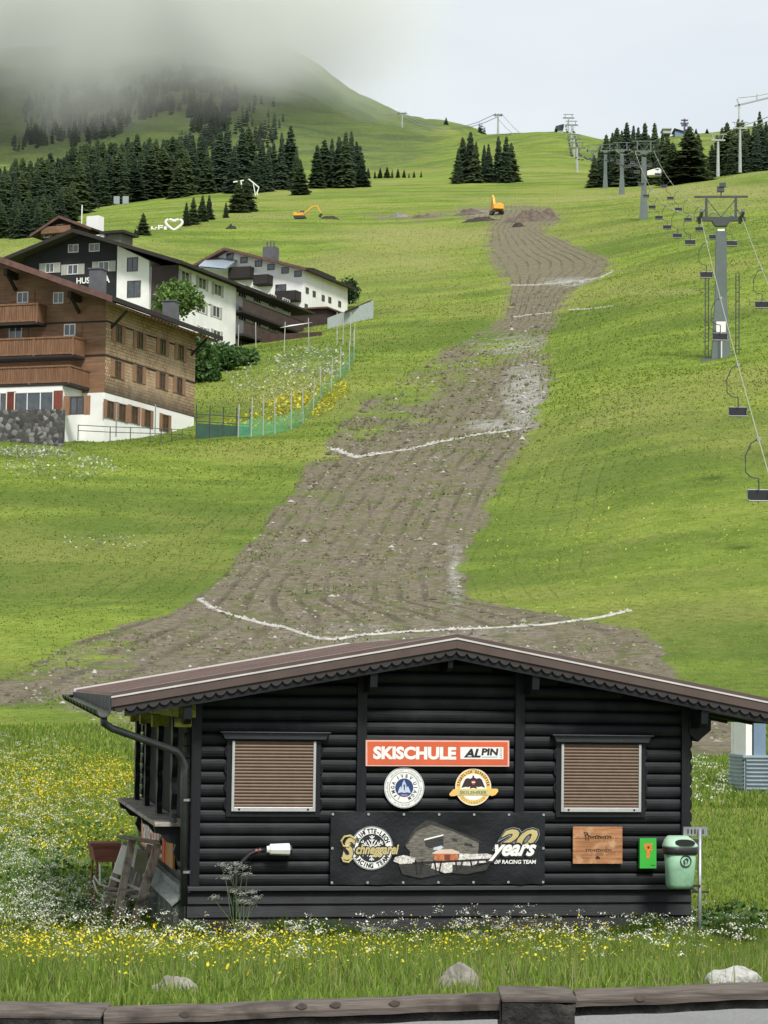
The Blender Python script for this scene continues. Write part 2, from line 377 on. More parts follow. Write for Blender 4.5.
def height(x, y):
    x = np.asarray(x, float); y = np.maximum(np.asarray(y, float), 3.0); u = CX+FPX*x/y; z = 0
    for _ in range(3):
        row = _lookup(u, y); k = (CY-row)/FPX
        z = (k*Fv.y*y - Uv.x*x - Uv.y*y)/(Uv.z-k*Fv.z)
        u = project(x, y, z)[0]
    far = np.clip((y-45)/60, 0, 1)
    z = z - .3*np.clip((road_edge(x)-y)/.06, 0, 1)*(y < 14)
    z = z + far*(fbm(x/9, y/14, 4, 3)*.22 + fbm(x/38, y/55, 3, 9)*.6*np.clip((y-120)/200, 0, 1)*np.clip(1-(y-150)/4000, .3, 1))
    z = z + np.clip((y-900)/800, 0, 1)*fbm(x/160, y/200, 5, 21)*26
    z = z + np.clip((y-13)/4, 0, 1)*np.clip((60-y)/10, 0, 1)*fbm(x/1.7, y/1.7, 3, 5)*.05
    return z
def gz(x, y): return float(height(np.array([x]), np.array([y]))[0])
def ground(px, D):
    """point on the ground in pixel column px at forward distance D"""
    x = (px-CX)/FPX*D
    for _ in range(3):
        z = gz(x, D); x += (px-project(x, D, z)[0])/FPX*D
    return Vector((x, D, gz(x, D)))
def ground_at(px, py, dmin=12.5, dmax=1500):
    """first ground point seen at a pixel"""
    D = np.exp(np.linspace(math.log(dmin), math.log(dmax), 1500))
    pts = [P(px, py, 1.0)]; d = pts[0]; g = height(d.x*D, D); below = g >= d.z*D
    i = int(np.argmax(below)) if below.any() else len(D)-1
    return Vector((d.x*D[i], D[i], g[i]))

# piste outline in rows: (row, left, right)
TR = np.array([(203,505,540),(212,498,560),(230,487,545),(250,484,590),(262,488,616),(272,492,612),(285,503,585),(300,505,568),(320,500,560),(345,455,546),(380,400,552),(400,368,548),(430,335,534),
 (450,325,522),(470,305,506),(500,282,495),(540,250,478),(570,225,465),(600,190,472),(615,160,560),(630,110,640),(650,55,668),(670,20,676),(700,-60,690),(730,-90,742),(757,-120,790)], float)
def masks(px, py):
    L = np.interp(py, TR[:, 0], TR[:, 1]); Rr = np.interp(py, TR[:, 0], TR[:, 2])
    t = (px-L)/(Rr-L); d = np.minimum(px-L, Rr-px)
    d = np.minimum(d, (py-205)*1.6); d = np.minimum(d, (754-py)*2.2)
    d = np.where((py > 640) & (px < 260), np.minimum(d, 4+np.clip((px-130)/4, 0, 30)), d); d = np.where((py > 330) & (py < 560), np.minimum(d, np.where(py < 445, 3, 10)+np.clip((px-L-np.where(py < 445, 45, 20))/4, 0, 40)), d)
    def blob(cx, cy, rx, ry, a): return (1-np.sqrt(((px-cx)/rx)**2+((py-cy)/ry)**2))*a
    for b in ((482, 212, 36, 7, 16), (425, 217, 40, 4, 12), (385, 216, 28, 2.5, 5), (530, 219, 34, 11, 25), (705, 745, 60, 16, 25)): d = np.maximum(d, blob(*b))
    for b in ((35, 722, 60, 16, 26), (540, 268, 45, 14, 14), (330, 498, 30, 12, 10), (445, 470, 22, 9, 8)): d = d-np.maximum(0, blob(*b))
    st = 0
    for b in ((526, 398, 34, 50, 1.0), (515, 345, 60, 16, .8), (575, 282, 50, 7, .9), (455, 580, 14, 60, .6), (500, 425, 60, 10, .8), (235, 700, 260, 50, .35), (420, 640, 260, 30, .4), (480, 213, 30, 6, .5)): st = np.maximum(st, blob(*b))
    return d/30.0, t, np.clip(st, 0, 1)

# terrain mesh: fan of columns, each at its own set of distances
cols = np.concatenate([np.arange(-700, -40, 22), np.arange(-40, 810, 2.2), np.arange(810, 1500, 22)])
Ds = np.exp(np.concatenate([np.linspace(math.log(8.5), math.log(14), 70, endpoint=False), np.linspace(math.log(14), math.log(60), 130, endpoint=False), np.linspace(math.log(60), math.log(900), 620, endpoint=False), np.linspace(math.log(900), math.log(3500), 170)]))
UU, DD = np.meshgrid(cols, Ds); XX = (UU-CX)/FPX*DD; ZZ = height(XX.ravel(), DD.ravel()).reshape(XX.shape)
PX, PY = project(XX, DD, ZZ)
md, mt, ms = masks(PX, PY)
nr, nc = XX.shape
V = np.c_[XX.ravel(), DD.ravel(), ZZ.ravel()]
idx = np.arange(nr*nc).reshape(nr, nc)
Fc = np.stack([idx[:-1, :-1], idx[:-1, 1:], idx[1:, 1:], idx[1:, :-1]], -1).reshape(-1, 4)

q = NT('alpine_meadow'); c = q.coords((1, 1, 1))
ad = q.attr('dirt').outputs['Fac']; at = q.attr('across').outputs['Fac']; as_ = q.attr('stony').outputs['Fac']; ay = q.attr('yellow').outputs['Fac']; af = q.attr('rough').outputs['Fac']
n1 = q.noise(c, .03, 7, .68); n2 = q.noise(c, .4, 6, .7); n3 = q.noise(c, 2.6, 5, .75); n0 = q.noise(q.coords((.35, 1, 1)), .09, 5, .65)
g = q.ramp(n2, [(.30, (.14, .205, .028)), (.5, (.22, .295, .042)), (.70, (.29, .35, .068))])
g = q.mix(q.math('MULTIPLY', q.ramp(n0, [(.40, 0.), (.58, 1.)]), .8), g, (.10, .155, .028))
g = q.mix(q.math('MULTIPLY', q.ramp(n1, [(.48, 0.), (.62, 1.)]), .6), g, (.30, .30, .085))
g = q.mix(q.ramp(ay, [(0., 0.), (1., .8)]), g, q.ramp(n3, [(.3, (.22, .24, .07)), (.7, (.36, .34, .13))]))
g = q.mix(q.math('MULTIPLY', q.math('MULTIPLY', af, q.ramp(q.noise(c, .012, 7, .7), [(.5, 0.), (.56, 1.)])), .75), g, (.05, .06, .045))
g = q.mix(q.math('MULTIPLY', af, .7), g, q.ramp(n2, [(.35, (.045, .07, .035)), (.55, (.09, .125, .055)), (.7, (.13, .155, .08))]))
g = q.mix(q.math('MULTIPLY', q.ramp(n3, [(.35, 1.), (.55, 0.)]), .45), g, (.05, .085, .012))
dcol = q.ramp(n3, [(.25, (.10, .082, .058)), (.5, (.20, .168, .122)), (.75, (.30, .262, .20))])
dcol = q.mix(q.math('MULTIPLY', q.ramp(n2, [(.45, 0.), (.7, 1.)]), .4), dcol, (.125, .105, .078))
rr = q.math('SINE', q.math('ADD', q.math('MULTIPLY', at, 6.2832*11), q.math('ADD', q.math('MULTIPLY', q.noise(c, .022, 3), 12), q.math('MULTIPLY', q.noise(c, .35, 4), 2.2))))
rutm = q.math('MULTIPLY', q.ramp(rr, [(.55, 0.), (.97, 1.)]), q.ramp(q.noise(c, .12, 4), [(.38, .08), (.64, .62)]))
dcol = q.mix(rutm, dcol, (.062, .053, .04))
peb = q.n('TexVoronoi'); peb.inputs['Scale'].default_value = 5; q.l(c, peb.inputs['Vector'])
stm = q.math('ADD', as_, q.math('MULTIPLY', q.math('SUBTRACT', n2, .5), 1.3))
dcol = q.mix(q.ramp(stm, [(.15, 0.), (.6, 1.)]), dcol, q.ramp(peb.outputs[0], [(.1, (.55, .53, .49)), (.6, (.27, .255, .225))]))
dcol = q.mix(q.math('MULTIPLY', q.ramp(q.noise(c, .9, 6, .75), [(.49, 0.), (.60, 1.)]), .75), dcol, q.ramp(n3, [(.3, (.085, .115, .03)), (.7, (.15, .18, .05))]))
edge = q.math('ADD', ad, q.math('MULTIPLY', q.math('SUBTRACT', q.noise(c, .13, 8, .72), .5), 2.4))
q.l(q.mix(q.ramp(edge, [(.0, 0.), (.22, 1.)]), g, dcol), q.b.inputs['Base Color'])
q.b.inputs['Roughness'].default_value = .95; q.b.inputs['Specular IOR Level'].default_value = .1
q.bump(q.math('ADD', q.math('ADD', q.math('MULTIPLY', n3, .6), n2), q.math('MULTIPLY', rutm, -.5)), 1.0, .4)
MV = q
M['meadow'] = q.m
ter = np_mesh('hillside_ground', V, Fc, M['meadow'], smooth=True); tag(ter, kind='structure')
def fattr(name, arr):
    a = ter.data.attributes.new(name, 'FLOAT', 'POINT'); a.data.foreach_set('value', np.asarray(arr, np.float32).ravel())
fattr('dirt', np.clip(md, -2, 2)); fattr('across', np.clip(mt, -.5, 1.5)); fattr('stony', ms)
def ell(cx, cy, rx, ry): return np.clip(1.3-np.sqrt(((PX-cx)/rx)**2+((PY-cy)/ry)**2), 0, 1)
ye = np.maximum.reduce([ell(430, 235, 110, 9), ell(430, 262, 80, 7)*.6, ell(660, 292, 60, 3.5), ell(740, 192, 80, 8), ell(730, 205, 70, 7)*.7, ell(300, 395, 60, 26), ell(560, 470, 60, 60)*.2, ell(640, 420, 90, 30)*.25, ell(60, 248, 90, 12)*.4, ell(330, 265, 60, 12)*.5])
ye = np.where(DD > 150, ye, ye*(DD > 100)); ye = np.clip(ye + np.clip((DD-230)/300, 0, 1)*np.clip(fbm(XX/30, DD/60, 4, 44)*1.6, 0, .8)*(DD < 1000), 0, 1); fattr('yellow', ye)
fattr('rough', np.clip((DD-950)/500, 0, 1)*np.clip((470-PX)/60, .35, 1)*.95)

# road on the near side and the verge bank under the camera
q = NT('asphalt'); c = q.coords(); n = q.noise(c, 90, 3, .8); n2 = q.noise(c, 1.5, 4)
cc = q.mix(.5, q.ramp(n, [(.35, (.13, .13, .128)), (.65, (.30, .30, .29))]), q.ramp(n2, [(.3, (.15, .15, .15)), (.7, (.21, .21, .205))]))
q.l(cc, q.b.inputs['Base Color']); q.b.inputs['Roughness'].default_value = .9; q.bump(n, .4, .004); M['asphalt'] = q.m
rz0 = -1.615
def re_(x): return float(road_edge(np.array(x)))
rb = MB(); xs = [-60, -12, 9, 60]
rb.add([(x, -20, rz0) for x in xs]+[(x, re_(x), rz0) for x in xs], [(i, i+1, i+5, i+4) for i in range(3)]+[(4, 5, 6, 7)][:0])
tag(rb.build('road', M['asphalt']), kind='structure')
kb = MB(); kb.add([(x, re_(x)-.02, rz0+.003) for x in xs]+[(x, re_(x)+.02, rz0-1.6) for x in xs], [(i, i+1, i+5, i+4) for i in range(3)])
tag(kb.build('road_shoulder', M['asphalt']), kind='structure')
g0 = MB(); g0.add([(-1300, -1500, rz0-.15), (1300, -1500, rz0-.15), (1300, 11.8, rz0-.15), (-1300, 11.8, rz0-.15)], [(0, 1, 2, 3)])
tag(g0.build('ground', simple('verge_ground', (.1, .14, .04), .95)), kind='structure')

# leafy tree and hedge beside the hotels
def leafy(name, loc, Rx, Rz, n, col, label, cat, trunk=True, size=.22, seed=1, zc=None):
    rg = np.random.default_rng(seed); r = empty(name, loc, 0, label, cat); zc = Rz*1.25 if zc is None else zc
    cl = rg.normal(size=(26, 3)); cl /= np.linalg.norm(cl, axis=1)[:, None]; cl *= rg.uniform(.35, .8, (26, 1)); k = rg.integers(0, 26, n)
    p = cl[k]+rg.normal(size=(n, 3))*.2; p = p*np.array([Rx, Rx, Rz])+np.array([0, 0, zc]); a = rg.normal(size=(n, 3)); a /= np.linalg.norm(a, axis=1)[:, None]
    b = np.cross(a, rg.normal(size=(n, 3))); b /= np.linalg.norm(b, axis=1)[:, None]; s = rg.uniform(.6, 1.3, (n, 1))*size
    V = np.stack([p-a*s, p+b*s*.6, p+a*s, p-b*s*.6], 1).reshape(-1, 3); F = np.arange(4*n).reshape(n, 4); c = np.array(col)*np.clip(rg.normal(1, .25, (n, 1)), .5, 1.7)
    np_mesh('crown', V, F, M['leaf'], np.repeat(c, 4, 0), r)
    if trunk:
        t = MB(); t.tube([(0, 0, -.5), (.05, 0, zc*.6), (0, .05, zc)], [.14, .1, .05], 7)
        for i in range(6): d = cl[i]*np.array([Rx, Rx, Rz])*.8; t.tube([(0, 0, zc*.55), (d[0]*.5, d[1]*.5, zc*.8+d[2]*.4), (d[0], d[1], zc+d[2])], [.05, .035, .015], 5)
        t.build('trunk', M['bark'], r)
    return r
# ================================================================== the hut
HF = Frame(P(187, 934, 25.0), R(10.6)); HA = HF.az
hut = empty('ski_school_hut', HF.o, HA, 'black stained log hut with shallow brown metal roof in the meadow', 'hut')
OV = -.55; LY = 5.9; YB = 6.35
Ax, Az = HF.hy(112, 695, OV); Bx, Bz = HF.hy(457, 636.5, OV); Cx_, Cz_ = HF.hy(768, 700.5, OV)
sL = (Bz-Az)/(Bx-Ax); sR = (Cz_-Bz)/(Cx_-Bx); Ex = Cx_+.62; Ez = Bz+sR*(Ex-Bx)
def ztop(x): return Bz+(sL*(x-Bx) if x < Bx else sR*(x-Bx))
WX = HF.hy(688, 850)[0]
zsill = HF.hy(400, 886.5)[1]
def beam(mb, x0, x1, zo0, zo1, y0, y1):
    """piece following the roof slope between x0 and x1, from zo0 to zo1 relative to the roof top"""
    xs = sorted([x0, x1] + ([Bx] if x0 < Bx < x1 else []))
    for a, b in zip(xs, xs[1:]):
        za, zb = (ztop(a) if a != Bx else Bz), (ztop(b) if b != Bx else Bz)
        mb.add([(a, y0, za+zo0), (b, y0, zb+zo0), (b, y1, zb+zo0), (a, y1, za+zo0), (a, y0, za+zo1), (b, y0, zb+zo1), (b, y1, zb+zo1), (a, y1, za+zo1)],
               [(0,3,2,1),(4,5,6,7),(0,1,5,4),(1,2,6,5),(2,3,7,6),(3,0,4,7)])
# log walls
lw = MB(); pitch = .1345; z = zsill+.075
def half_log(mb, x0, x1, zc, y=0, n=7, rr=.064, dep=.045):
    vs = []
    for x in (x0, x1):
        for k in range(n+1):
            a = -math.pi/2+math.pi*k/n; vs.append((x, y-dep*math.cos(a)**.6 if math.cos(a) > 1e-6 else y, zc+rr*math.sin(a)))
        vs += [(x, y+.06, zc+rr), (x, y+.06, zc-rr)]
    m = n+3; mb.add(vs, [tuple(range(m))[::-1], tuple(range(m, 2*m))]+[(i, (i+1) % m, (i+1) % m+m, i+m) for i in range(m)])
while z < Bz-.2:
    zz = z+.10+.12; x0 = max(0.02, Bx+(zz-Bz)/sL); x1 = min(WX-.02, Bx+(zz-Bz)/sR)
    if x1-x0 > .2: half_log(lw, x0, x1, z)
    z += pitch
lw.build('log_wall', M['black_wood'], hut)
iw = MB(); iw.add([(0, .02, 0), (WX, .02, 0), (WX, .02, ztop(WX)-.1), (Bx, .02, Bz-.1), (0, .02, ztop(0)-.1), (0, LY, 0), (WX, LY, 0), (WX, LY, ztop(WX)-.1), (Bx, LY, Bz-.1), (0, LY, ztop(0)-.1)],
                  [(0,1,2,3,4), (5,9,8,7,6), (1,6,7,2)])
iw.build('inner_wall', M['black_bare'], hut)
rw = MB(); z = zsill+.075
while z < ztop(WX)-.25:
    m = MB(); half_log(m, 0.0, LY, z); rw.add([(WX-v[1]+0.0, v[0], v[2]) for v in m.v], m.f); z += pitch
rw.build('log_wall', M['black_wood'], hut)
# side wall facing left: logs under the counter and at the ends
yf = LY; zc_ = HF.hx(160, 822, 0)[1]; sw = MB(); z = zsill+.075; ztb = ztop(0)-.2
while z < ztb:
    for a, b in (((0, LY),) if z < zc_-.05 else ((0, .35), (LY-.4, LY))):
        m = MB(); half_log(m, a+.02, b, z); sw.add([(v[1], v[0], v[2]) for v in m.v], m.f)
    z += pitch
sw.build('log_wall', M['black_wood'], hut)
bk = MB(); bk.box(.03, .05, 0, LY, 0, ztb+.15); bk.build('serving_hatch', M['black_bare'], hut)  # black sheet painting in the dark behind the counter posts
# plinth of lapped boards
pl = MB(); zz = zsill-.03; k = 0
while zz > -.55:
    zb = zz-.142
    pl.add([(-.01, -.012-.004*k, zz), (WX+.03, -.012-.004*k, zz), (WX+.03, -.05-.004*k, zb), (-.01, -.05-.004*k, zb), (-.01, .05, zz), (WX+.03, .05, zz), (WX+.03, .05, zb), (-.01, .05, zb)],
           [(0,1,2,3), (4,7,6,5), (0,4,5,1), (3,2,6,7), (0,3,7,4), (1,5,6,2)])
    zz -= .140; k += 1
pl.build('plinth_boards', M['black_wood'], hut)
led = MB(); led.box(-.02, WX+.04, -.095, -.0, zsill-.035, zsill+.012); led.build('sill_board', simple('dark_grey_sill', (.035, .037, .04), .6, .3, 4, stretch=(1, 8, 8)), hut, bevel=.006)
# studs
for px, w in ((360.5, .105), (518, .105)):
    x = HF.hy(px, 760)[0]; s = MB(); s.box(x-w/2, x+w/2, -.085, 0, zsill+.012, ztop(x)-.2); s.build('wall_post', M['black_wood_v'], hut, bevel=.006)
for x in (.06, WX-.05):
    s = MB(); s.box(x-.05, x+.05, -.08, .06, zsill+.012, ztop(x)-.17); s.build('corner_post', M['black_wood_v'], hut, bevel=.006)
# purlin ends under the roof
for px in (187, 371, 447, 532, 700):
    x = HF.hy(px, 690, -.3)[0]; zt = ztop(x)-.24; s = MB()
    wd = .055 if px == 447 else .08; hh = .12 if px == 447 else .2
    s.prism([(-.55+.07, zt), (0, zt), (0, zt-hh), (-.40, zt-hh), (-.43, zt-hh*.8), (-.46, zt-hh*.75)], lambda a, b: (x-wd/2, a, b), lambda a, b: (x+wd/2, a, b))
    s.build('purlin_end', M['black_wood_v'], hut, bevel=.005)
s = MB(); xr = WX+.1
s.prism([(xr-.12, ztop(WX)-.52), (xr-.12, ztop(WX)-.36), (xr+.13, ztop(WX)-.36), (xr+.13, ztop(WX)-.47), (xr+.02, ztop(WX)-.56), (xr-.02, ztop(WX)-.6)], lambda a, b: (a, -.1, b), lambda a, b: (a, .1, b))
s.build('bracket', M['black_wood_v'], hut, bevel=.01)
# roof
rf = MB(); beam(rf, Ax, Ex, -.05, 0, OV+.02, YB); roof = rf.build('roof', M['roof_brown'], hut)
ribs = MB()
y = OV+.18
while y < YB-.1:
    beam(ribs, Ax+.01, Ex-.01, 0, .022, y, y+.05); y += .21
ribs.build('roof_rib', M['roof_brown'], roof)
vb = MB(); beam(vb, Ax-.005, Ex, -.125, -.022, OV, OV+.03); beam(vb, Ax-.005, Ex, -.02, .03, OV+.004, OV+.1); vb.build('verge_board', M['roof_brown2'], roof, bevel=.003)
ve = MB(); beam(ve, Ax-.008, Ex, -.030, -.012, OV-.012, OV+.001); ve.build('verge_edge', M['roof_edge'], roof)
vf = MB(); beam(vf, Ax-.008, Ex, .0, .04, YB, YB+.03); vf.build('verge_edge', M['roof_edge'], roof)
vbb = MB(); beam(vbb, Ax-.005, Ex, -.18, -.002, YB-.002, YB+.02); vbb.build('verge_board', M['roof_brown2'], roof)
# scalloped trim board
sc_ = MB(); N = 62
for (a, b) in ((Ax+.03, Bx), (Bx, Ex)):
    n = int((b-a)/.115); w = (b-a)/n; top = []; bot = []
    for i in range(n):
        for k in range(7):
            u = k/7; x = a+(i+u)*w; top.append(x); bot.append(-.155-.042*math.sin(math.pi*u)**.7 if k else -.155)
    top.append(b); bot.append(-.155)
    zb = [(Bz+(sL if b == Bx else sR)*(x-Bx)) for x in top]; m = len(top)
    for yy in (OV+.022, OV+.042):
        sc_.add([(x, yy, zt-.11) for x, zt in zip(top, zb)]+[(x, yy, zt+bo) for x, zt, bo in zip(top, zb, bot)], [(i, i+1, m+i+1, m+i) for i in range(m-1)])
sc_.build('scalloped_trim', simple('dark_brown_trim', (.028, .022, .022), .6, .3, 4), roof)
rr_ = MB(); beam(rr_, Ax+.14, Ex-.1, -.245, -.10, OV+.05, OV+.13); beam(rr_, Ax+.2, Ex-.1, -.08, -.052, OV+.05, YB-.02); rr_.build('rafter', M['black_wood'], roof)
for yy in np.arange(.5, YB, .9):
    r1 = MB(); beam(r1, Ax+.1, Ex-.1, -.2, -.081, yy, yy+.09); r1.build('rafter', M['black_wood'], roof)
# eave fascia of upright boards and gutter
fa = MB(); yy = OV+.03
while yy < YB:
    y2 = min(yy+.125, YB); fa.box(Ax-.02-.004*random.random(), Ax+.02, yy+.003, y2, Az-.165, Az-.006); yy += .128
fa.build('eave_board', simple('dark_grey_eave', (.05, .053, .05), .7, .3, 5, stretch=(5, 5, 1)), roof)
fa2 = MB(); fa2.box(Ex-.02, Ex+.02, OV, YB, Ez-.165, Ez-.006); fa2.build('eave_board', M['gutter'], roof)
gu = MB()
def gutter(mb, gx, y0, z0, y1, z1, r=.072, n=10):
    for rr, fl in ((r, 0), (r-.006, 1)):
        vs = []
        for (yy, zz) in ((y0, z0), (y1, z1)):
            for k in range(n+1):
                a = math.pi+math.pi*k/n; vs.append((gx+rr*math.cos(a), yy, zz+rr*math.sin(a)))
        mb.add(vs, [(i, i+1, i+1+n+1, i+n+1) for i in range(n)])
    mb.disc
gxx = Ax-.085; zg0 = Az-.165; zg1 = Az-.04
gutter(gu, gxx, OV-.03, zg0, YB-.1, zg1)
gu.tube([(gxx-.072, OV-.03, zg0), (gxx-.072, YB-.1, zg1)], .008, 6)
gu.prism([(gxx+.07*math.cos(math.pi+math.pi*k/10), zg1-.0+.07*math.sin(math.pi+math.pi*k/10)) for k in range(11)], lambda a, b: (a, YB-.1, b), lambda a, b: (a, YB-.08, b))
g_ = gu.build('gutter', M['gutter'], roof, smooth=True)
for yy in np.arange(OV+.25, YB, .65):
    h = MB(); zz = zg0+(zg1-zg0)*(yy-OV)/(YB-OV); h.tube([(gxx+.078*math.cos(math.pi+math.pi*k/8), yy, zz+.078*math.sin(math.pi+math.pi*k/8)) for k in range(9)], .008, 5)
    h.build('gutter_hook', M['gutter'], roof)
dp = MB(); x1, z1 = HF.hy(181, 757, -.15); xb, zb = HF.hy(184, 906, -.13)
dp.tube([(gxx+.01, OV+.12, zg0-.06), (gxx+.02, OV+.13, zg0-.13), (gxx+.10, OV+.16, zg0-.18), (x1-.05, -.17, z1+.06), (x1+.0, -.145, z1+.0), (x1+.045, -.135, z1-.09), (x1+.04, -.13, z1-.2), (xb, -.12, zb)], .04, 10)
dpo = dp.build('downpipe', simple('dark_downpipe', (.045, .05, .052), .35, .25, 6, metal=.4), hut, smooth=True)
for py in (800, 872):
    c_ = MB(); x, z = HF.hy(186, py, -.13); c_.tube([(x-.0, -.128, z-.012), (x, -.128, z+.012)], .047, 10); c_.box(x-.01, x+.01, -.09, .0, z-.01, z+.01); c_.build('pipe_clamp', M['galv'], dpo)
# windows with roller shutters
def hut_window(pl_, pr_, pt, pb, hl, hr, ht, hb):
    x0, zt = HF.hy(pl_, pt); x1, _ = HF.hy(pr_, pt); _, zb = HF.hy((pl_+pr_)/2, pb); zt = HF.hy((pl_+pr_)/2, pt)[1]
    f = MB(); yo = -.075; t = .028
    f.box(x0, x0+t, yo-.02, 0, zb, zt); f.box(x1-t, x1, yo-.02, 0, zb, zt); f.box(x0+t, x1-t, yo-.026, 0, zb, zb+.045)
    w = f.build('window', M['alu'], hut, bevel=.003)
    s = MB(); z = zb+.046; n = int(round((zt-z)/.0345)); ph = (zt-z)/n
    for i in range(n):
        a = z+i*ph; vs = []
        for x in (x0+t, x1-t):
            vs += [(x, yo+.012, a), (x, yo-.004, a+ph*.12), (x, yo-.010, a+ph*.5), (x, yo-.004, a+ph*.86), (x, yo+.012, a+ph)]
        s.add(vs, [(k, k+1, k+6, k+5) for k in range(4)])
    s.build('roller_shutter', M['shutter_brown'], w)
    d = MB(); d.box(x0+t, x1-t, yo+.014, yo+.03, zb, zt); d.build('shutter_backing', M['shutter_gap'], w)
    for px in (.09, .91): b = MB(); xx = x0+(x1-x0)*px; b.tube([(xx, yo-.03, zb+.022), (xx, yo-.02, zb+.022)], .012, 8); b.build('shutter_stop', M['rubber'], w)
    su = MB(); su.box(x0-.055, x0, -.07, 0, zb-.06, zt+.02); su.box(x1, x1+.055, -.07, 0, zb-.06, zt+.02); su.box(x0, x1, -.07, 0, zb-.06, zb)
    su.box(x0, x1, -.07, 0, zt+.001, zt+.02)
    for xs, sg in ((x0-.055, -1), (x1+.055, 1)):
        for kk in range(4):
            za = zb+(zt-zb)*(kk+.1)/4; su.tube([(xs, -.06, za), (xs+sg*.012, -.06, za+.03), (xs+sg*.014, -.06, za+.07), (xs, -.06, za+.11)], .014, 6)
    su.build('window_surround', M['black_wood_v'], hut, bevel=.004)
    xa, za = HF.hy(hl, ht); xb, _ = HF.hy(hr, ht); zb2 = HF.hy(hl, hb)[1]; zc = (zt+.02)
    hd = MB(); hd.prism([(xa, za), (xb, za), (xb-.03, zc), (xa+.03, zc)], lambda a, b: (a, -.13, b), lambda a, b: (a, 0, b)); hd.box(xa-.02, xb+.02, -.16, 0, za, za+.014)
    hd.build('window_hood', simple('dark_hood', (.02, .022, .027), .45, .3, 5, stretch=(1, 8, 8)), hut, bevel=.003)
hut_window(231.5, 315, 741, 811, 221, 327, 732.5, 740)
hut_window(559.5, 639, 744, 811.5, 551, 648, 735.5, 743)
# lichen covered beam end over the counter, carved posts, shelf
def hb(mb, pxa, pya, pxb, pyb, x0, x1, xq=-.05):
    ya, za = HF.hx(pxa, pya, xq); yb, zb = HF.hx(pxb, pyb, xq); mb.box(x0, x1, min(ya, yb), max(ya, yb), min(za, zb), max(za, zb))
yA, zA = HF.hx(187, 712, -.05); zT = ztop(0)-.20
s = MB(); s.box(-.16, .02, -.28, 3.4, zT-.19, zT-.02); s.box(-.20, -.0, -.30, 1.6, zT-.02, zT+.03); s.build('eave_beam', M['lichen_wood'], hut, bevel=.008)
s = MB(); s.box(-.19, -.02, -.27, -.10, zT-.29, zT-.191); s.build('bracket', M['lichen_wood'], hut, bevel=.01)
zsh = HF.hx(165, 822, -.2)[1]; zbeam = zT-.191
pys = [HF.hx(p, 760, -.12)[0] for p in (176, 161.5, 149, 139)]
for i, yy in enumerate(pys):
    s = MB(); n = 26; w0 = .27; L0 = zbeam-zsh-.02; pr = []
    for k in range(n+1):
        u = k/n; w = w0*(.62+.30*math.cos(u*math.pi*2*3.5+.4)+.05*math.cos(u*40)); pr.append((w/2, zsh+.02+u*L0))
    poly = [(-a, b) for a, b in pr]+[(a, b) for a, b in reversed(pr)]
    for a, b in zip(range(n), range(1, n+1)):
        (wa, za), (wb, zb) = pr[a], pr[b]
        s.add([(-.17, yy-wa, za), (-.17, yy+wa, za), (-.17, yy+wb, zb), (-.17, yy-wb, zb), (-.11, yy-wa, za), (-.11, yy+wa, za), (-.11, yy+wb, zb), (-.11, yy-wb, zb)], [(0,1,2,3), (4,7,6,5), (0,4,5,1), (1,5,6,2), (2,6,7,3), (3,7,4,0)])
    s.build('carved_post', M['black_wood_v'], hut)
    if i:
        s = MB(); s.box(-.24, -.05, yy-.10, yy+.10, zbeam-.14, zbeam-.001); s.build('post_block', M['lichen_wood'], hut, bevel=.006)
s = MB(); y0 = pys[1]-.5; s.box(-.34, 0, .25, pys[3]+.5, zsh-.03, zsh+.015); s.build('counter_shelf', M['grey_weather'], hut, bevel=.005)
for yy in (.4, pys[1], pys[3]+.3):
    s = MB(); s.prism([(-.34, zsh-.03), (-.02, zsh-.03), (-.02, zsh-.42), (-.08, zsh-.40), (-.13, zsh-.3), (-.10, zsh-.22), (-.2, zsh-.2), (-.26, zsh-.12), (-.32, zsh-.1)], lambda a, b: (a, yy-.06, b), lambda a, b: (a, yy+.06, b))
    s.build('shelf_bracket', M['black_wood_v'], hut, bevel=.005)
s = MB(); s.box(-.10, .02, -.04, LY, zsill-.06, zsill+.01); s.prism([(-.05, zsill-.061), (-.05, zsill-.10), (-.17, zsill-.20), (-.19, zsill-.17)], lambda a, b: (a, -.04, b), lambda a, b: (a, LY, b)); s.build('ledge_board', simple('pale_grey_ledge', (.17, .185, .175), .7, .3, 3, stretch=(8, 1, 8)), hut, bevel=.004)
s = MB(); s.box(-.15, -.02, .0, LY, -.6, zsill-.15); s.build('side_plinth', simple('mossy_plinth', (.05, .055, .05), .9, .4, 4, var2=(4, (.09, .11, .05))), hut)
# pale pipe stub at the foot
x, z = HF.hy(624, 941, -.12); s = MB(); s.tube([(x, -.30, z), (x, .1, z)], .085, 16, cap=False); s.tube([(x, -.29, z), (x, .1, z)], .072, 16, cap=False)
po = s.build('drain_pipe', M['concrete'], None, loc=HF.o, rz=HA); tag(po, 'short round drain pipe poking out at the foot of the log wall', 'pipe')
s = MB(); s.tube([(x, -.28, z), (x, -.27, z)], .0715, 16); s.build('opening', M['black_bare'], po)

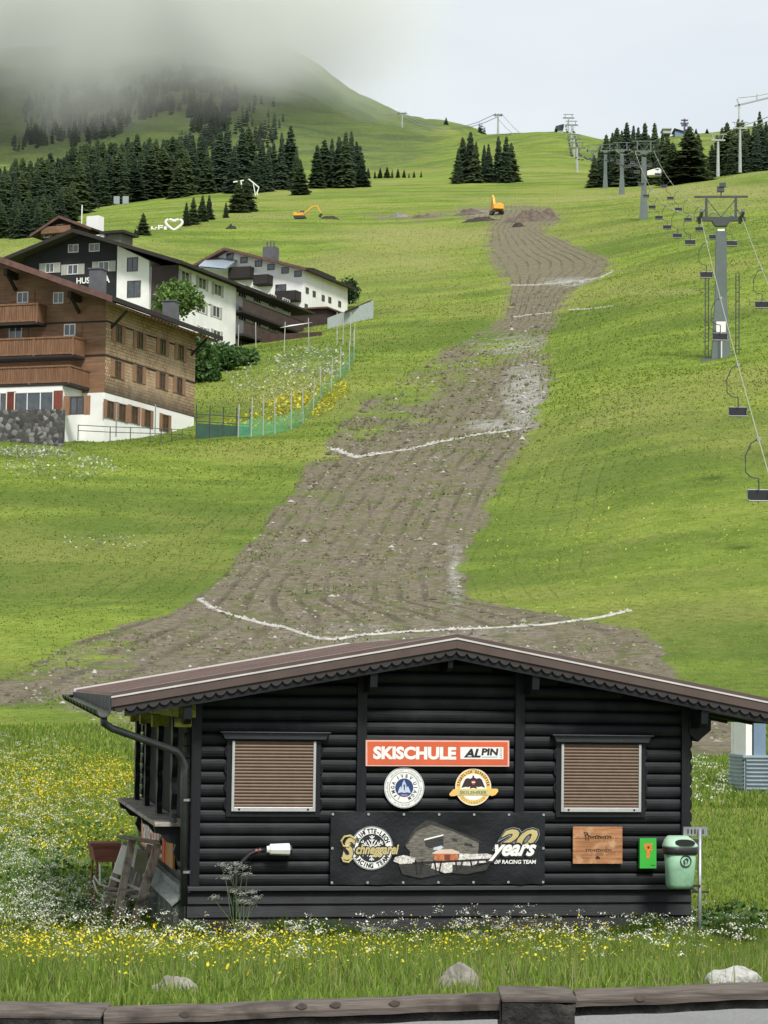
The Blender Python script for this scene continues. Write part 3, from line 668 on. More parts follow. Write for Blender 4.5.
# ------------------------------------------------------------------ signs on the wall
class Sign:
    def __init__(s, name, px, py, yl, label, cat, group=None, frame=None):
        s.fr = frame or HF; s.yl = yl; s.x, s.z = s.fr.hy(px, py, yl)
        s.root = empty(name, s.fr.w(s.x, yl, s.z), s.fr.az, label, cat, group)
    def p(s, px, py): x, z = s.fr.hy(px, py, s.yl); return x-s.x, z-s.z
    def poly(s, name, pts, m, y0, y1=None, parent=None, raw=False):
        mb = MB(); pts = pts if raw else [s.p(*q) for q in pts]; y1 = y0-.002 if y1 is None else y1
        mb.prism(pts, lambda a, b: (a, y0, b), lambda a, b: (a, y1, b)); return mb.build(name, m, parent or s.root)
    def disc(s, name, px, py, r, m, y0, y1, r0=0, parent=None, n=48):
        mb = MB(); cx, cz = s.p(px, py); k = s.p(px+1, py)[0]-cx; mb.disc(cx, cz, r*k, y0, y1, n, r0*k); return mb.build(name, m, parent or s.root)
def text(S, name, txt, m, pxc, pyc, w, h, y, bold=.0, shear=0, ang=0, spacing=1.0, parent=None):
    """text centred at a pixel, fitted to w x h pixels, lying on the sign at depth y"""
    v, f = glyphs(txt, bold, shear, spacing); xs = [a[0] for a in v]; ys = [a[1] for a in v]
    cx, cz = S.p(pxc, pyc); kx = S.p(pxc+1, pyc)[0]-cx; W_, H_ = max(xs)-min(xs), max(ys)-min(ys); sx = w*kx/W_ if w else h*kx/H_; sy = h*kx/H_
    mb = MB(); ca, sa = math.cos(ang), math.sin(ang); vv = []
    for a, b in v:
        X = (a-(max(xs)+min(xs))/2)*sx; Z = (b-(max(ys)+min(ys))/2)*sy; vv.append((cx+X*ca-Z*sa, y, cz+X*sa+Z*ca))
    mb.add(vv, f); return mb.build(name, m, parent or S.root)
def arc_text(S, name, txt, m, pxc, pyc, r, h, a0, a1, y, bold=.02, flip=False, cw=.8):
    """characters along an arc; angles in degrees clockwise from the top"""
    cx, cz = S.p(pxc, pyc); k = S.p(pxc+1, pyc)[0]-cx; n = len(txt); mb = MB()
    for i, ch in enumerate(txt):
        if ch == ' ': continue
        t = R(a0+(a1-a0)*(i/(n-1) if n > 1 else .5)); v, f = glyphs(ch, bold); xs = [q[0] for q in v]; ys = [q[1] for q in v]
        sc = h*k/.72; X0 = (max(xs)+min(xs))/2; rot = -t if not flip else math.pi-t
        ox, oz = cx+math.sin(t)*r*k, cz+math.cos(t)*r*k; c, s = math.cos(rot), math.sin(rot); vv = []
        for a, b in v:
            X = (a-X0)*sc*cw; Z = (b-.36)*sc; vv.append((ox+X*c-Z*s, y, oz+X*s+Z*c))
        mb.add(vv, f)
    return mb.build(name, m, S.root)

# orange ski school board
S = Sign('ski_school_sign', 437, 753, -.09, 'long orange SKISCHULE board with a white ALPIN panel, above the two round plaques', 'sign')
S.poly('border', [(365.5, 740), (509, 740.5), (509, 766.5), (365.5, 766)], simple('pale_pink_border', (.75, .42, .36), .5, .05), 0, -.012)
S.poly('board', [(367.3, 741.5), (507.3, 742), (507.3, 765), (367.3, 764.5)], M['orange_sign'], -.012, -.016)
text(S, 'lettering', 'SKISCHULE', M['white_print'], 414.5, 753, 83, 12.6, -.018, .05)
S.poly('logo_panel', [(460, 747), (503, 747.2), (503, 759.2), (460, 759)], M['white_print'], -.016, -.0185)
text(S, 'lettering', 'AL', M['black_print'], 472, 753, 17, 8.6, -.0205, .045, .25)
text(S, 'lettering', 'PIN', M['black_print'], 489.5, 751.8, 17, 6.8, -.0205, .045, .1)
S.poly('underline', [(464, 756.3), (471, 756.3), (471, 757.3), (464, 757.3)], M['black_print'], -.019, -.0205)
S.poly('underline', [(481, 756.6), (497, 756.6), (497, 757.2), (481, 757.2)], M['galv'], -.019, -.0205)
text(S, 'lettering', 'LECH', M['galv'], 500.5, 753, 9, 2.3, -.0205, .0, 0, math.pi/2)
# white round guide plaque
S = Sign('round_plaque', 404.5, 788, -.06, 'round white plaque with dark blue centre and ring lettering, left of the eagle plaque', 'plaque')
S.disc('board', 404, 787.6, 20, M['white_print'], 0, -.014)
S.disc('ring', 404, 787.6, 15.2, M['galv'], -.014, -.0155, 14.6)
S.disc('ring', 404, 787.6, 19.6, M['galv'], -.014, -.0155, 19.1)
arc_text(S, 'lettering', 'IVBV', M['black_print'], 404, 787.6, 11.6, 3.6, -34, 34, -.0165, .02)
arc_text(S, 'lettering', 'UIAGM', M['black_print'], 404, 787.6, 11.6, 3.6, 68, 152, -.0165, .02)
arc_text(S, 'lettering', 'IFMGA', M['black_print'], 404, 787.6, 11.6, 3.6, -152, -68, -.0165, .02)
tk = MB(); cx, cz = S.p(404, 787.6); kk = S.p(405, 787.6)[0]-cx
for i in range(74):
    if i % 15 in (0, 1, 2): continue
    a = 2*math.pi*i/74; r0, r1 = 16.2*kk, (17.3+.9*((i*7) % 3)/2)*kk
    tk.bar((cx+r0*math.sin(a), -.0165, cz+r0*math.cos(a)), (cx+r1*math.sin(a), -.0165, cz+r1*math.cos(a)), .0045, .002, up=(0, 1, 0))
tk.build('ring_marks', M['galv'], S.root)
S.disc('centre', 404, 787.6, 9, M['navy'], -.014, -.017)
S.poly('emblem', [(397.5, 793), (399, 788), (400.5, 786), (401.3, 788), (402, 783.5), (403.2, 781), (403.8, 779.5), (404.5, 781.5), (405.8, 784), (406.2, 788), (407.5, 786), (409, 789), (410.5, 793), (407, 792.2), (404, 792.8), (401, 792.2)], M['paleblue'], -.017, -.019)
S.poly('emblem', [(403.2, 784.5), (404.8, 784.5), (404.4, 790), (403.6, 790)], M['navy'], -.019, -.0205)
S.poly('emblem', [(400, 794), (408, 794), (406.5, 796.3), (401.5, 796.3)], simple('dull_mauve_print', (.22, .17, .25), .5), -.017, -.019)
# eagle plaque
S = Sign('round_plaque', 473, 788, -.06, 'round amber plaque with a black eagle and side scroll, right of the blue centred plaque', 'plaque')
S.disc('board', 473, 787, 18, M['amber'], 0, -.012); S.disc('ring', 473, 787, 17.8, M['white_print'], -.012, -.0135, 17.1); S.disc('inner_disc', 473, 787, 13, M['white_print'], -.012, -.014)
arc_text(S, 'lettering', 'STAATLICH GEPRÜFTER', M['bronze'], 473, 787, 15.1, 2.7, -82, 82, -.0155, .02, cw=.75)
arc_text(S, 'lettering', 'ÖSTERREICH', simple('olive_print', (.35, .33, .12), .5), 473, 787, 15.1, 2.3, 225, 135, -.0155, .01, flip=True, cw=.75)
scr = [(449.5, 793), (449, 794.5), (450, 796), (454, 796), (456, 795.4), (490, 795.4), (492, 796), (495.5, 794.5), (498, 791), (497.5, 789), (495.5, 788.6), (489, 788.6), (457, 788.9), (453, 789.2), (451.5, 791)]
S.poly('scroll', scr, M['amber'], -.012, -.017)
S.poly('scroll_band', [(457.5, 790.2), (488.5, 789.9), (488.5, 794.6), (457.5, 794.8)], simple('pale_scroll', (.55, .52, .3), .5), -.017, -.0185)
text(S, 'lettering', 'SKILEHRER', simple('olive_letter', (.16, .2, .06), .5), 473, 792.4, 27, 3.4, -.020, .02)
eg = [(472.3, 775.5), (473.6, 775.5), (474, 777.5), (476, 778.6), (479.5, 778), (481.5, 779.5), (484.8, 787.6), (481, 786.3), (477.5, 787), (476, 786.2), (476.5, 788.6), (473.8, 787.8), (472.4, 787.8), (469.4, 788.6), (470.2, 786.2), (468, 787), (465, 786.6), (461, 787.8), (464.8, 779.3), (467, 778), (470, 778.6), (472, 777.6)]
S.poly('eagle', eg, M['bronze'], -.014, -.0165)
S.poly('shield', [(471.3, 780.5), (474.8, 780.5), (474.5, 783.8), (473, 785), (471.6, 783.8)], M['red_print'], -.0165, -.018)
S.poly('shield_stripe', [(471.3, 781.6), (474.8, 781.6), (474.7, 782.8), (471.4, 782.8)], M['white_print'], -.018, -.0192)
# black banner
S = Sign('racing_team_banner', 437.5, 848, -.105, 'wide black vinyl banner with hut picture, RACING TEAM badge and gold 20 years lettering', 'banner')
b0 = S.p(331, 811.5); b1 = S.p(544.5, 884.5); nx, nz = 90, 30; vs = []; fs = []
for j in range(nz+1):
    for i in range(nx+1):
        u, v_ = i/nx, j/nz; x = b0[0]+(b1[0]-b0[0])*u; z = b0[1]+(b1[1]-b0[1])*v_
        wv = .004*math.sin(u*19+v_*7)+.004*math.sin(u*7-v_*9)+.003*math.sin(u*41)*(1-v_)+ (.010*math.sin((u-.8)*60)*max(0, v_-.75)*4*max(0, u-.55))
        z += -.006*math.sin(u*math.pi*9)**2*(1 if v_ < .02 else (-1 if v_ > .98 else 0))
        vs.append((x, wv, z))
for j in range(nz):
    for i in range(nx): a = j*(nx+1)+i; fs.append((a, a+1, a+nx+2, a+nx+1))
MB().add(vs, fs).build('sheet', M['vinyl'], S.root, smooth=True)
gm = MB()
for i in range(7):
    for v_ in (.035, .965):
        u = .008+i*(.984/6); x = b0[0]+(b1[0]-b0[0])*u; z = b0[1]+(b1[1]-b0[1])*v_; gm.disc(x, z, .013, -.010, -.014, 10, .005)
for v_ in (.5,):
    for u in (.008, .992): gm.disc(b0[0]+(b1[0]-b0[0])*u, b0[1]+(b1[1]-b0[1])*v_, .013, -.010, -.014, 10, .005)
gm.build('eyelet', M['alu'], S.root)
YA = -.016
S.disc('badge', 371.5, 848, 21.5, M['galv'], YA+.004, YA, 0); S.disc('badge', 371.5, 848, 20.2, M['white_print'], YA, YA-.0015); S.disc('badge', 371.5, 848, 14, M['black_print'], YA-.0015, YA-.003)
arc_text(S, 'lettering', 'SKIHÜTTE-LECH', M['black_print'], 371.5, 848, 17, 4.4, -66, 66, YA-.0032, .05)
arc_text(S, 'lettering', 'RACING TEAM', M['black_print'], 371.5, 848, 17, 4.4, 238, 122, YA-.0032, .05, flip=True)
sf = MB(); cx, cz = S.p(371.5, 848); kk = S.p(372.5, 848)[0]-cx
for i in range(12):
    a = math.pi*2*i/12; d = (math.sin(a), math.cos(a)); L0 = 12.5*kk if i % 2 == 0 else 9*kk
    sf.bar((cx, YA-.004, cz), (cx+d[0]*L0, YA-.004, cz+d[1]*L0), .012, .002, up=(0, 1, 0))
    for t in (.5, .75):
        if i % 2 == 0:
            for sg in (-1, 1):
                e = (math.sin(a+sg*.8), math.cos(a+sg*.8)); p0 = (cx+d[0]*L0*t, YA-.004, cz+d[1]*L0*t); sf.bar(p0, (p0[0]+e[0]*.035, YA-.004, p0[2]+e[1]*.035), .01, .002, up=(0, 1, 0))
sf.build('snowflake', M['white_print'], S.root)
# flowing name across the badge: dark halo, then gold
for m_, o_, b_ in ((M['black_print'], .0, .10), (M['gold'], -.0015, .035)):
    text(S, 'lettering', 'S', m_, 348.5, 848.5, 15 if b_ > .05 else 13, 24 if b_ > .05 else 22, YA-.006+o_, b_, .25)
    text(S, 'lettering', 'chneggarei', m_, 377, 850.5, 46 if b_ > .05 else 43, 15.5 if b_ > .05 else 13, YA-.006+o_, b_, .3)
tb = MB(); pts = [S.p(*q) for q in ((355, 839), (350, 835.5), (344, 836.5), (341, 841), (343, 846), (348, 846.5), (350, 843))]
tb.tube([(a, YA-.006, b) for a, b in pts], .012, 5); tb.build('flourish', M['gold'], S.root); tb = MB(); pts = [S.p(*q) for q in ((352, 858), (348, 862), (343, 861), (341.5, 857))]
tb.tube([(a, YA-.006, b) for a, b in pts], .012, 5); tb.build('flourish', M['gold'], S.root)
# picture of an old timber barn
S.poly('picture', [(405, 846), (408, 840), (416, 829), (427, 821.5), (431, 823), (433, 866), (408, 861), (410, 852)], M['greybrown'], YA+.004, YA)
S.poly('picture', [(431, 823), (452, 829), (466, 835), (479, 841.5), (477, 858), (466, 862), (433, 866)], M['greybrown'], YA+.004, YA-.0006)
S.poly('picture', [(426, 820), (432, 821), (480, 840.5), (481.5, 843), (478, 842.5), (452, 831), (431, 824.5), (416, 831), (405, 846.5), (404, 845), (414, 828.5)], M['greydark'], YA, YA-.002)
S.poly('picture', [(424, 838), (443, 834.5), (443, 845), (430, 848), (425, 846)], M['greydark'], YA, YA-.002)
S.poly('picture', [(424, 838.8), (443, 834.2), (443, 835.6), (424, 840.4)], M['white_print'], YA-.002, YA-.003)
S.poly('picture', [(433, 847.5), (441, 845.5), (443, 847.5), (440, 849.5), (433, 849.8)], M['paleblue'], YA-.002, YA-.003)
for a in ((452, 838, 457, 842), (464, 843, 472, 846.5)): S.poly('picture', [(a[0], a[1]), (a[2], a[1]+1), (a[2], a[3]), (a[0], a[3]-1)], M['greydark'], YA, YA-.002)
S.poly('picture', [(434, 853), (457, 853), (458, 861), (434, 860.5)], M['orange_print'], YA, YA-.003)
S.poly('picture', [(432, 853), (438, 849.5), (452, 849), (459, 852), (459, 853.6), (432, 853.6)], simple('warm_snow_print', (.62, .5, .4), .6), YA, YA-.004)
S.poly('picture', [(444, 854.5), (450, 854.5), (450, 860), (444, 860)], simple('dark_red_print', (.16, .04, .02), .6), YA-.003, YA-.0045)
sn = simple('snow_print', (.58, .55, .52), .6, .7, 45)
S.poly('picture', [(395, 857), (403, 855), (415, 857.5), (414, 863), (400, 864), (393, 861)], sn, YA, YA-.002)
S.poly('picture', [(459, 853), (470, 854), (487, 853.5), (496, 856), (497, 862), (478, 863), (468, 867), (455, 872), (444, 873), (431, 868), (432, 862), (458, 861)], sn, YA, YA-.0018)
S.poly('picture', [(398, 864), (414, 863), (432, 866), (440, 874), (420, 878), (402, 874)], M['greydark'], YA+.003, YA-.001)
S.poly('picture', [(452, 864.5), (478, 866), (490, 863), (486, 870), (466, 874), (452, 873)], M['greydark'], YA, YA-.0022)
fr_ = MB()
for i, px in enumerate((415, 422, 434, 441, 455, 462, 470, 478, 486)):
    a = S.p(px, 860+(i % 2)); b = S.p(px-(2 if i % 2 else -2), 874-i*1.0); fr_.bar((a[0], YA-.004, a[1]), (b[0], YA-.004, b[1]), .018, .002, up=(0, 1, 0))
a = S.p(412, 863); b = S.p(494, 859); fr_.bar((a[0], YA-.004, a[1]), (b[0], YA-.004, b[1]), .02, .002, up=(0, 1, 0)); fr_.build('picture', M['black_print'], S.root)
for m_, o_, bb, dw in ((M['galv'], .0, .10, 4), (M['black_print'], -.001, .07, 2.6), (M['gold'], -.002, .035, 0)):
    text(S, 'lettering', '20', m_, 515.5, 839, 44+dw, 19+dw, YA-.003+o_, bb, .45)
for m_, o_, bb, dw in ((M['black_print'], -.003, .11, 4), (M['white_print'], -.0045, .035, 0)):
    text(S, 'lettering', 'years', m_, 512, 852.5, 48+dw, 16+dw, YA-.003+o_, bb, .45)
text(S, 'lettering', 'OF RACING TEAM', M['white_print'], 514.5, 861.7, 42, 3.8, YA-.0055, .03, .1)
# wooden sign
S = Sign('wooden_sign', 597, 845, -.075, 'burnt wooden sign of three boards with black script, between shuttered window and green panel', 'sign')
for i, (a, b) in enumerate(((826.5, 838.5), (838.8, 851), (851.3, 863.5))):
    S.poly('plank', [(572.5, a), (621.8, a), (621.8, b), (572.5, b)], M['sign_wood'], 0, -.022-.002*(i % 2))
tb = MB()
def squig(x0, x1, y0, n, amp, w=.005, big=0):
    pts = []
    for i in range(n*8+1):
        t = i/(n*8); a = t*n*2*math.pi; px = x0+(x1-x0)*t+amp*.7*math.sin(a); py = y0-amp*math.cos(a)*(1+.6*math.sin(t*17))*(1+big*(t < .18)); pts.append(S.p(px, py))
    tb.tube([(a, -.026, b) for a, b in pts], w, 4)
squig(584, 611, 837, 11, 1.1, .0035, 1.2); squig(583, 588, 833.5, 2, 1.2, .003)
squig(585, 611, 850, 13, .8, .003); tb.build('script', M['black_print'], S.root)
S.poly('paw_mark', [(595, 857), (597, 855.5), (599.5, 857.5), (599, 859), (597, 858.2), (595.5, 859)], M['black_print'], -.024, -.026)
# green panel with an orange horse-like head
S = Sign('green_panel', 646.5, 853, -.075, 'small bright green upright panel showing an orange figure, beside the waste bin', 'sign')
S.poly('board', [(638.5, 838), (655, 838), (655, 868), (638.5, 868)], M['green_box'], 0, -.05)
S.poly('figure', [(642.5, 842.5), (644.5, 844), (646.3, 842.6), (648.5, 844), (651.3, 842.4), (650.6, 846), (651, 849.5), (648.6, 852), (648.2, 857.5), (646.6, 859), (645.2, 857.3), (645.2, 852), (643, 848)], simple('orange_figure', (.62, .22, .035), .5, .5, 60), -.05, -.053)
S.poly('figure_mark', [(645.8, 846), (648, 846), (647.6, 848.5), (646.2, 848.5)], M['bronze'], -.053, -.0545)
S.poly('small_print', [(649.5, 864.6), (653.8, 864.6), (653.8, 865.2), (649.5, 865.2)], M['black_print'], -.05, -.0515)
# orange sign on the side wall under the counter
sy, sz = HF.hx(144, 812, -.09); sy2, sz2 = HF.hx(163, 842, -.09); zc = (sz+HF.hx(144, 836, -.09)[1])/2
so = empty('orange_side_sign', HF.w(-.09, (sy+sy2)/2, zsh-.32), HA-math.pi/2, 'orange board with white lettering on the side wall under the serving counter', 'sign')
hw = abs(sy-sy2)/2+.25; MB().box(-hw, hw, -.01, .01, -.20, .17).build('board', M['orange_sign'], so)
v, f = glyphs('SKISCHULE', .03); k = 2*hw*.86/(max(a[0] for a in v)); mb = MB(); mb.add([(a*k-hw*.86, -.014, b*.34-.16) for a, b in v], f); mb.build('lettering', M['white_print'], so)
ob = MB(); yq = HF.hx(172, 868, -.08)[0]; ob.box(-.085, -.06, yq-.1, yq+.9, zsill+.12, zsill+.62); tag(ob.build('orange_board', simple('faded_orange', (.34, .16, .05), .7), None, loc=HF.o, rz=HA), 'faded orange board leaning on the side wall behind the trestle', 'board')
# socket plug and hose
x, z = HF.hy(278, 849, -.1); sk = empty('power_connector', HF.w(x, -.16, z), HA, 'white power connector with dark bent cable left of the banner', 'connector')
k = .0107
mb = MB(); mb.tube([(-.13, 0, .0), (-.10, 0, 0), (-.095, 0, 0), (.10, 0, 0), (.115, 0, 0)], [.035, .04, .058, .066, .062], 8); mb.build('housing', M['white'], sk, bevel=.004)
mb = MB(); mb.tube([(.116, 0, 0), (.135, 0, 0)], .05, 12); mb.build('cap', M['rubber'], sk)
pts = [(266, 850), (258, 850.5), (250, 854), (243, 861), (238, 870), (235.5, 882), (235, 905), (235, 925)]
pp = [HF.hy(a, b, -.14) for a, b in pts]; mb = MB(); mb.tube([(a-x, 0.02, b-z) for a, b in pp], .026, 8); mb.build('cable', M['rubber'], sk, smooth=True)
mb = MB(); a, b = HF.hy(258, 850.5, -.14); mb.tube([(a-x-.03, .02, b-z-.006), (a-x+.03, .02, b-z+.003)], .026, 8); mb.build('cable_clip', simple('dull_red_plastic', (.16, .03, .03), .5), sk)

# ------------------------------------------------------------------ waste bin on its post
bx, bz = HF.hy(699.5, 940, -.55); zb0 = HF.hy(699.5, 950, -.55)[1]
pole = empty('bin_post', HF.w(bx, -.55, 0), HA, 'slim galvanised post with a slotted top plate standing beside the waste bin', 'post')
def bpz(py): return HF.hy(699.5, py, -.55)[1]
def bpx(px): return HF.hy(px, 860, -.55)[0]-bx
mb = MB(); mb.tube([(0, 0, zb0-.3), (0, 0, bpz(829))], .021, 12); mb.build('pole', M['galv'], pole, smooth=True)
mb = MB(); mb.box(bpx(684), bpx(708), .022, .03, bpz(836), bpz(827)); mb.build('plate', M['galv'], pole)
mb = MB()
for px in (688, 691.5, 695, 703): mb.box(bpx(px), bpx(px)+.012, .0185, .0215, bpz(834), bpz(829.5))
mb.build('slot', M['black_bare'], pole)
mb = MB(); mb.box(bpx(692), bpx(709), -.01, .012, bpz(893), bpz(891)); mb.bar((bpx(690), 0, bpz(888)), (bpx(698), 0, bpz(892)), .03, .02); mb.build('bracket', M['dark_metal'], pole)
cxb = HF.hy(680, 860, -.62)[0]; zt0 = HF.hy(680, 836, -.62)[1]; zbt = HF.hy(680, 888.5, -.62)[1]; Hb = zt0-zbt
bn = empty('waste_bin', HF.w(cxb, -.62, zbt), HA, 'pale green plastic waste bin with black rim band and round litter emblem', 'bin')
def loft(rings, n=32, p=3.2, capb=True, capt=True):
    vs = []; 
    for (z, a, b, ox, oy) in rings:
        for k in range(n):
            t = 2*math.pi*k/n; c, s = math.cos(t), math.sin(t); rr = (abs(c)**p+abs(s)**p)**(-1/p); vs.append((ox+a*rr*c, oy+b*rr*s, z))
    fs = [(i*n+k, i*n+(k+1) % n, (i+1)*n+(k+1) % n, (i+1)*n+k) for i in range(len(rings)-1) for k in range(n)]
    if capb: fs.append(tuple(range(n))[::-1])
    if capt: fs.append(tuple((len(rings)-1)*n+k for k in range(n)))
    return vs, fs
mb = MB(); mb.add(*loft([(0, .10, .08, -.01, 0), (.012, .125, .105, -.005, 0), (.05, .142, .122, -.003, 0), (.2, .152, .13, 0, 0), (Hb*.72, .165, .14, 0, 0)])); mb.build('body', M['bin_green'], bn, smooth=True)
mb = MB(); mb.add(*loft([(Hb*.66, .174, .149, 0, 0), (Hb*.67, .178, .153, 0, 0), (Hb*.79, .18, .155, 0, 0), (Hb*.80, .172, .15, 0, 0)])); mb.build('rim_band', M['rubber'], bn, smooth=True)
mb = MB(); mb.add(*loft([(Hb*.79, .184, .158, 0, 0), (Hb*.83, .186, .16, 0, 0), (Hb*.93, .15, .12, -.01, .02), (Hb*.99, .115, .075, -.01, .05), (Hb, .10, .06, -.01, .055)], p=2.8)); lid = mb.build('lid', M['bin_lid'], bn, smooth=True)
# slanted opening on the lid front
mb = MB(); vs = []; n = 28
for k in range(n):
    t = 2*math.pi*k/n; zq = Hb*.885+.033*math.sin(t); vs.append((.015+.108*math.copysign(abs(math.cos(t))**.75, math.cos(t)), -.172+max(0, zq/Hb-.83)*.6, zq))
mb.add(vs+[(a, b+.03, c-.0) for a, b, c in vs], [tuple(range(n))]+[(i, (i+1) % n, (i+1) % n+n, i+n) for i in range(n)]); mb.build('opening', M['black_bare'], lid)
mb = MB(); mb.disc(.02, Hb*.54, .062, -.137, -.147, 28, .054); mb.build('emblem_ring', M['rubber'], bn)
mb = MB(); zz = Hb*.54
mb.prism([(a-.02, b) for a, b in [(.022, zz+.02), (.05, zz+.035), (.068, zz+.02), (.066, zz-.005), (.05, zz-.03), (.055, zz+.01), (.043, zz+.02)]], lambda a, b: (a, -.140, b), lambda a, b: (a, -.147, b))
mb.prism([(a-.02, b) for a, b in [(.012, zz+.012), (.03, zz+.004), (.036, zz-.03), (.026, zz-.036), (.015, zz-.012)]], lambda a, b: (a, -.140, b), lambda a, b: (a, -.147, b)); mb.build('emblem', simple('dark_green_emblem', (.03, .07, .04), .5), bn)
mb = MB(); mb.box(.1, .22, .06, .10, Hb*.86, Hb*.93); mb.box(.05, bx-cxb, -.0+.04, .075, .01, .035); mb.build('mounting', M['dark_metal'], bn)

# ------------------------------------------------------------------ weathered trestle and box at the left
TF = Frame(ground_at(140, 936), R(14)); Yt = TF.o.y
def tp(px, py, y=0): return TF.hy(px, py, y)
tr = empty('wooden_trestle', TF.o, TF.az, 'weathered grey wooden trestle with leaning legs at the left corner of the hut', 'trestle')
def plank(parent, a, b, y, w, t, name, m=M['grey_weather_z'], y2=None):
    (xa, za), (xb, zb) = tp(*a, y), tp(*b, y if y2 is None else y2); mb = MB(); mb.bar((xa, y, za), (xb, y if y2 is None else y2, zb), w, t, up=(0, 1, 0)); return mb.build(name, m, parent, bevel=.004)
plank(tr, (132.5, 838), (113, 938), -.1, .085, .05, 'leg', y2=-.28); plank(tr, (159, 842), (128.5, 942), -.12, .095, .05, 'leg', y2=-.32)
plank(tr, (126, 842), (101, 918), .55, .075, .045, 'leg', y2=.75); plank(tr, (150, 845), (124, 915), .55, .075, .045, 'leg', y2=.7)
mb = MB(); 
for k, yy in enumerate((-.16, -.02, .12, .27, .42, .56)):
    (xa, za), (xb, zb) = tp(116+k*2.0, 836+(k % 3)*.7, yy), tp(164-k*1.2, 844-(k % 2)*2, yy); mb.bar((xa, yy, za), (xb, yy, zb-.0), .09, .026, up=(0, 0, 1))
mb.build('top_board', M['grey_weather'], tr, bevel=.004)
for (a, b, yy) in (((104, 893), (148, 898), -.12), ((103, 897), (142, 889), .2), ((104, 888), (150, 893), .5)):
    plank(tr, a, b, yy, .03, .12, 'rung', M['grey_weather'])
plank(tr, (127, 846), (117, 874), -.09, .11, .012, 'notice_board', M['white'])
plank(tr, (143, 850), (139, 872), .1, .14, .012, 'panel', simple('pale_khaki_sheet', (.3, .29, .2), .7))
plank(tr, (110, 877), (150, 894), -.08, .03, .02, 'brace', M['white'])
bxo = empty('planter_box', ground_at(112, 925, 27), R(14), 'red brown wooden box on a thin metal frame behind the trestle', 'box'); BF = Frame(bxo.location, R(14))
def bp_(px, py, y=0): return BF.hy(px, py, y)
(x0, z1), (x1, z0) = bp_(92, 844), bp_(122, 862)
mb = MB(); mb.prism([(x0, z1), (x1, z1), (x1-.04, z0), (x0+.05, z0)], lambda a, b: (a, 0, b), lambda a, b: (a, .5, b)); mb.build('box', M['rust_box'], bxo)
mb = MB(); mb.box(x0-.02, x1+.02, -.02, 0, z1-.03, z1+.01); mb.build('rim', M['rust_box'], bxo)
mb = MB()
for px in (97, 118):
    for yy in (.03, .45): x, _ = bp_(px, 880); mb.tube([(x, yy, z0), (x-.02, yy, -.05)], .014, 6)
x, _ = bp_(97, 880); x2, _ = bp_(118, 880); mb.tube([(x, .03, z0-.3), (x2, .03, z0-.3)], .01, 6); mb.build('leg_frame', M['rust_box'], bxo)
for i, (pa) in enumerate([[(94, 876), (99, 884), (108, 887), (116, 884)], [(93, 880), (97, 892), (104, 896), (113, 891)], [(100, 864), (100, 884)], [(96, 900), (103, 904), (111, 898)]]):
    mb = MB(); mb.tube([(bp_(a, b, -.03)[0], -.03, bp_(a, b, -.03)[1]) for a, b in pa], .012, 6); mb.build('wire', M['white'], bxo)

# ------------------------------------------------------------------ corrugated shed at the right edge
SF = Frame(ground_at(745.5, 794, 30), R(9)); sh = empty('lift_cabin', SF.o, SF.az, 'pale corrugated metal booth with white posts at the right edge behind the hut', 'cabin')
zt = SF.hx(745.5, 755, 0)[1] if False else SF.hy(745.5, 757.5)[1]
ztp = SF.hy(762, 709)[1]; Wd = 2.6; yl_ = abs(SF.hx(733, 780, 0)[0]); yl_ = max(1.0, min(yl_, 3.5))
def corr(mb, fn, L0, n=9, amp=.035):
    z = 0; dz = zt/n; prof = []
    for i in range(n*6+1):
        u = i/(n*6); prof.append((amp*math.sin(u*n*2*math.pi), u*zt))
    m = len(prof); vs = [fn(0, o, z) for o, z in prof]+[fn(L0, o, z) for o, z in prof]; mb.add(vs, [(i, i+1, m+i+1, m+i) for i in range(m-1)])
mb = MB(); corr(mb, lambda a, o, z: (a, -.04-o, z), Wd); corr(mb, lambda a, o, z: (-.04-o, a, z), yl_); mb.box(-.03, Wd, .0, yl_, -.1, zt-.01); mb.build('wall', M['tin'], sh)
mb = MB(); mb.box(-.07, Wd, -.07, .06, zt, zt+.05); mb.box(-.07, .06, .06, yl_, zt, zt+.05); mb.build('rail', M['tin'], sh)
for (a, b, m_, w) in ((.0, -.02, 'white', .13), (.17, -.02, 'tin_blue', .26), (0, yl_-.12, 'white', .12), (Wd-.12, -.02, 'tin_blue', .12)):
    mb = MB(); mb.box(a, a+w, b, b+.12, zt+.05, ztp); mb.build('post', M[m_], sh)
mb = MB(); mb.box(.78, .86, -.02, .1, zt+.05, ztp); mb.build('dark_post', M['dark_metal'], sh)
mb = MB(); mb.box(.02, .035, .1, yl_-.1, zt+.05, ztp); mb.build('panel', M['white'], sh)
mb = MB(); mb.box(-.05, Wd+.05, -.06, yl_+.05, ztp, ztp+.06); mb.build('roof', M['tin_blue'], sh)
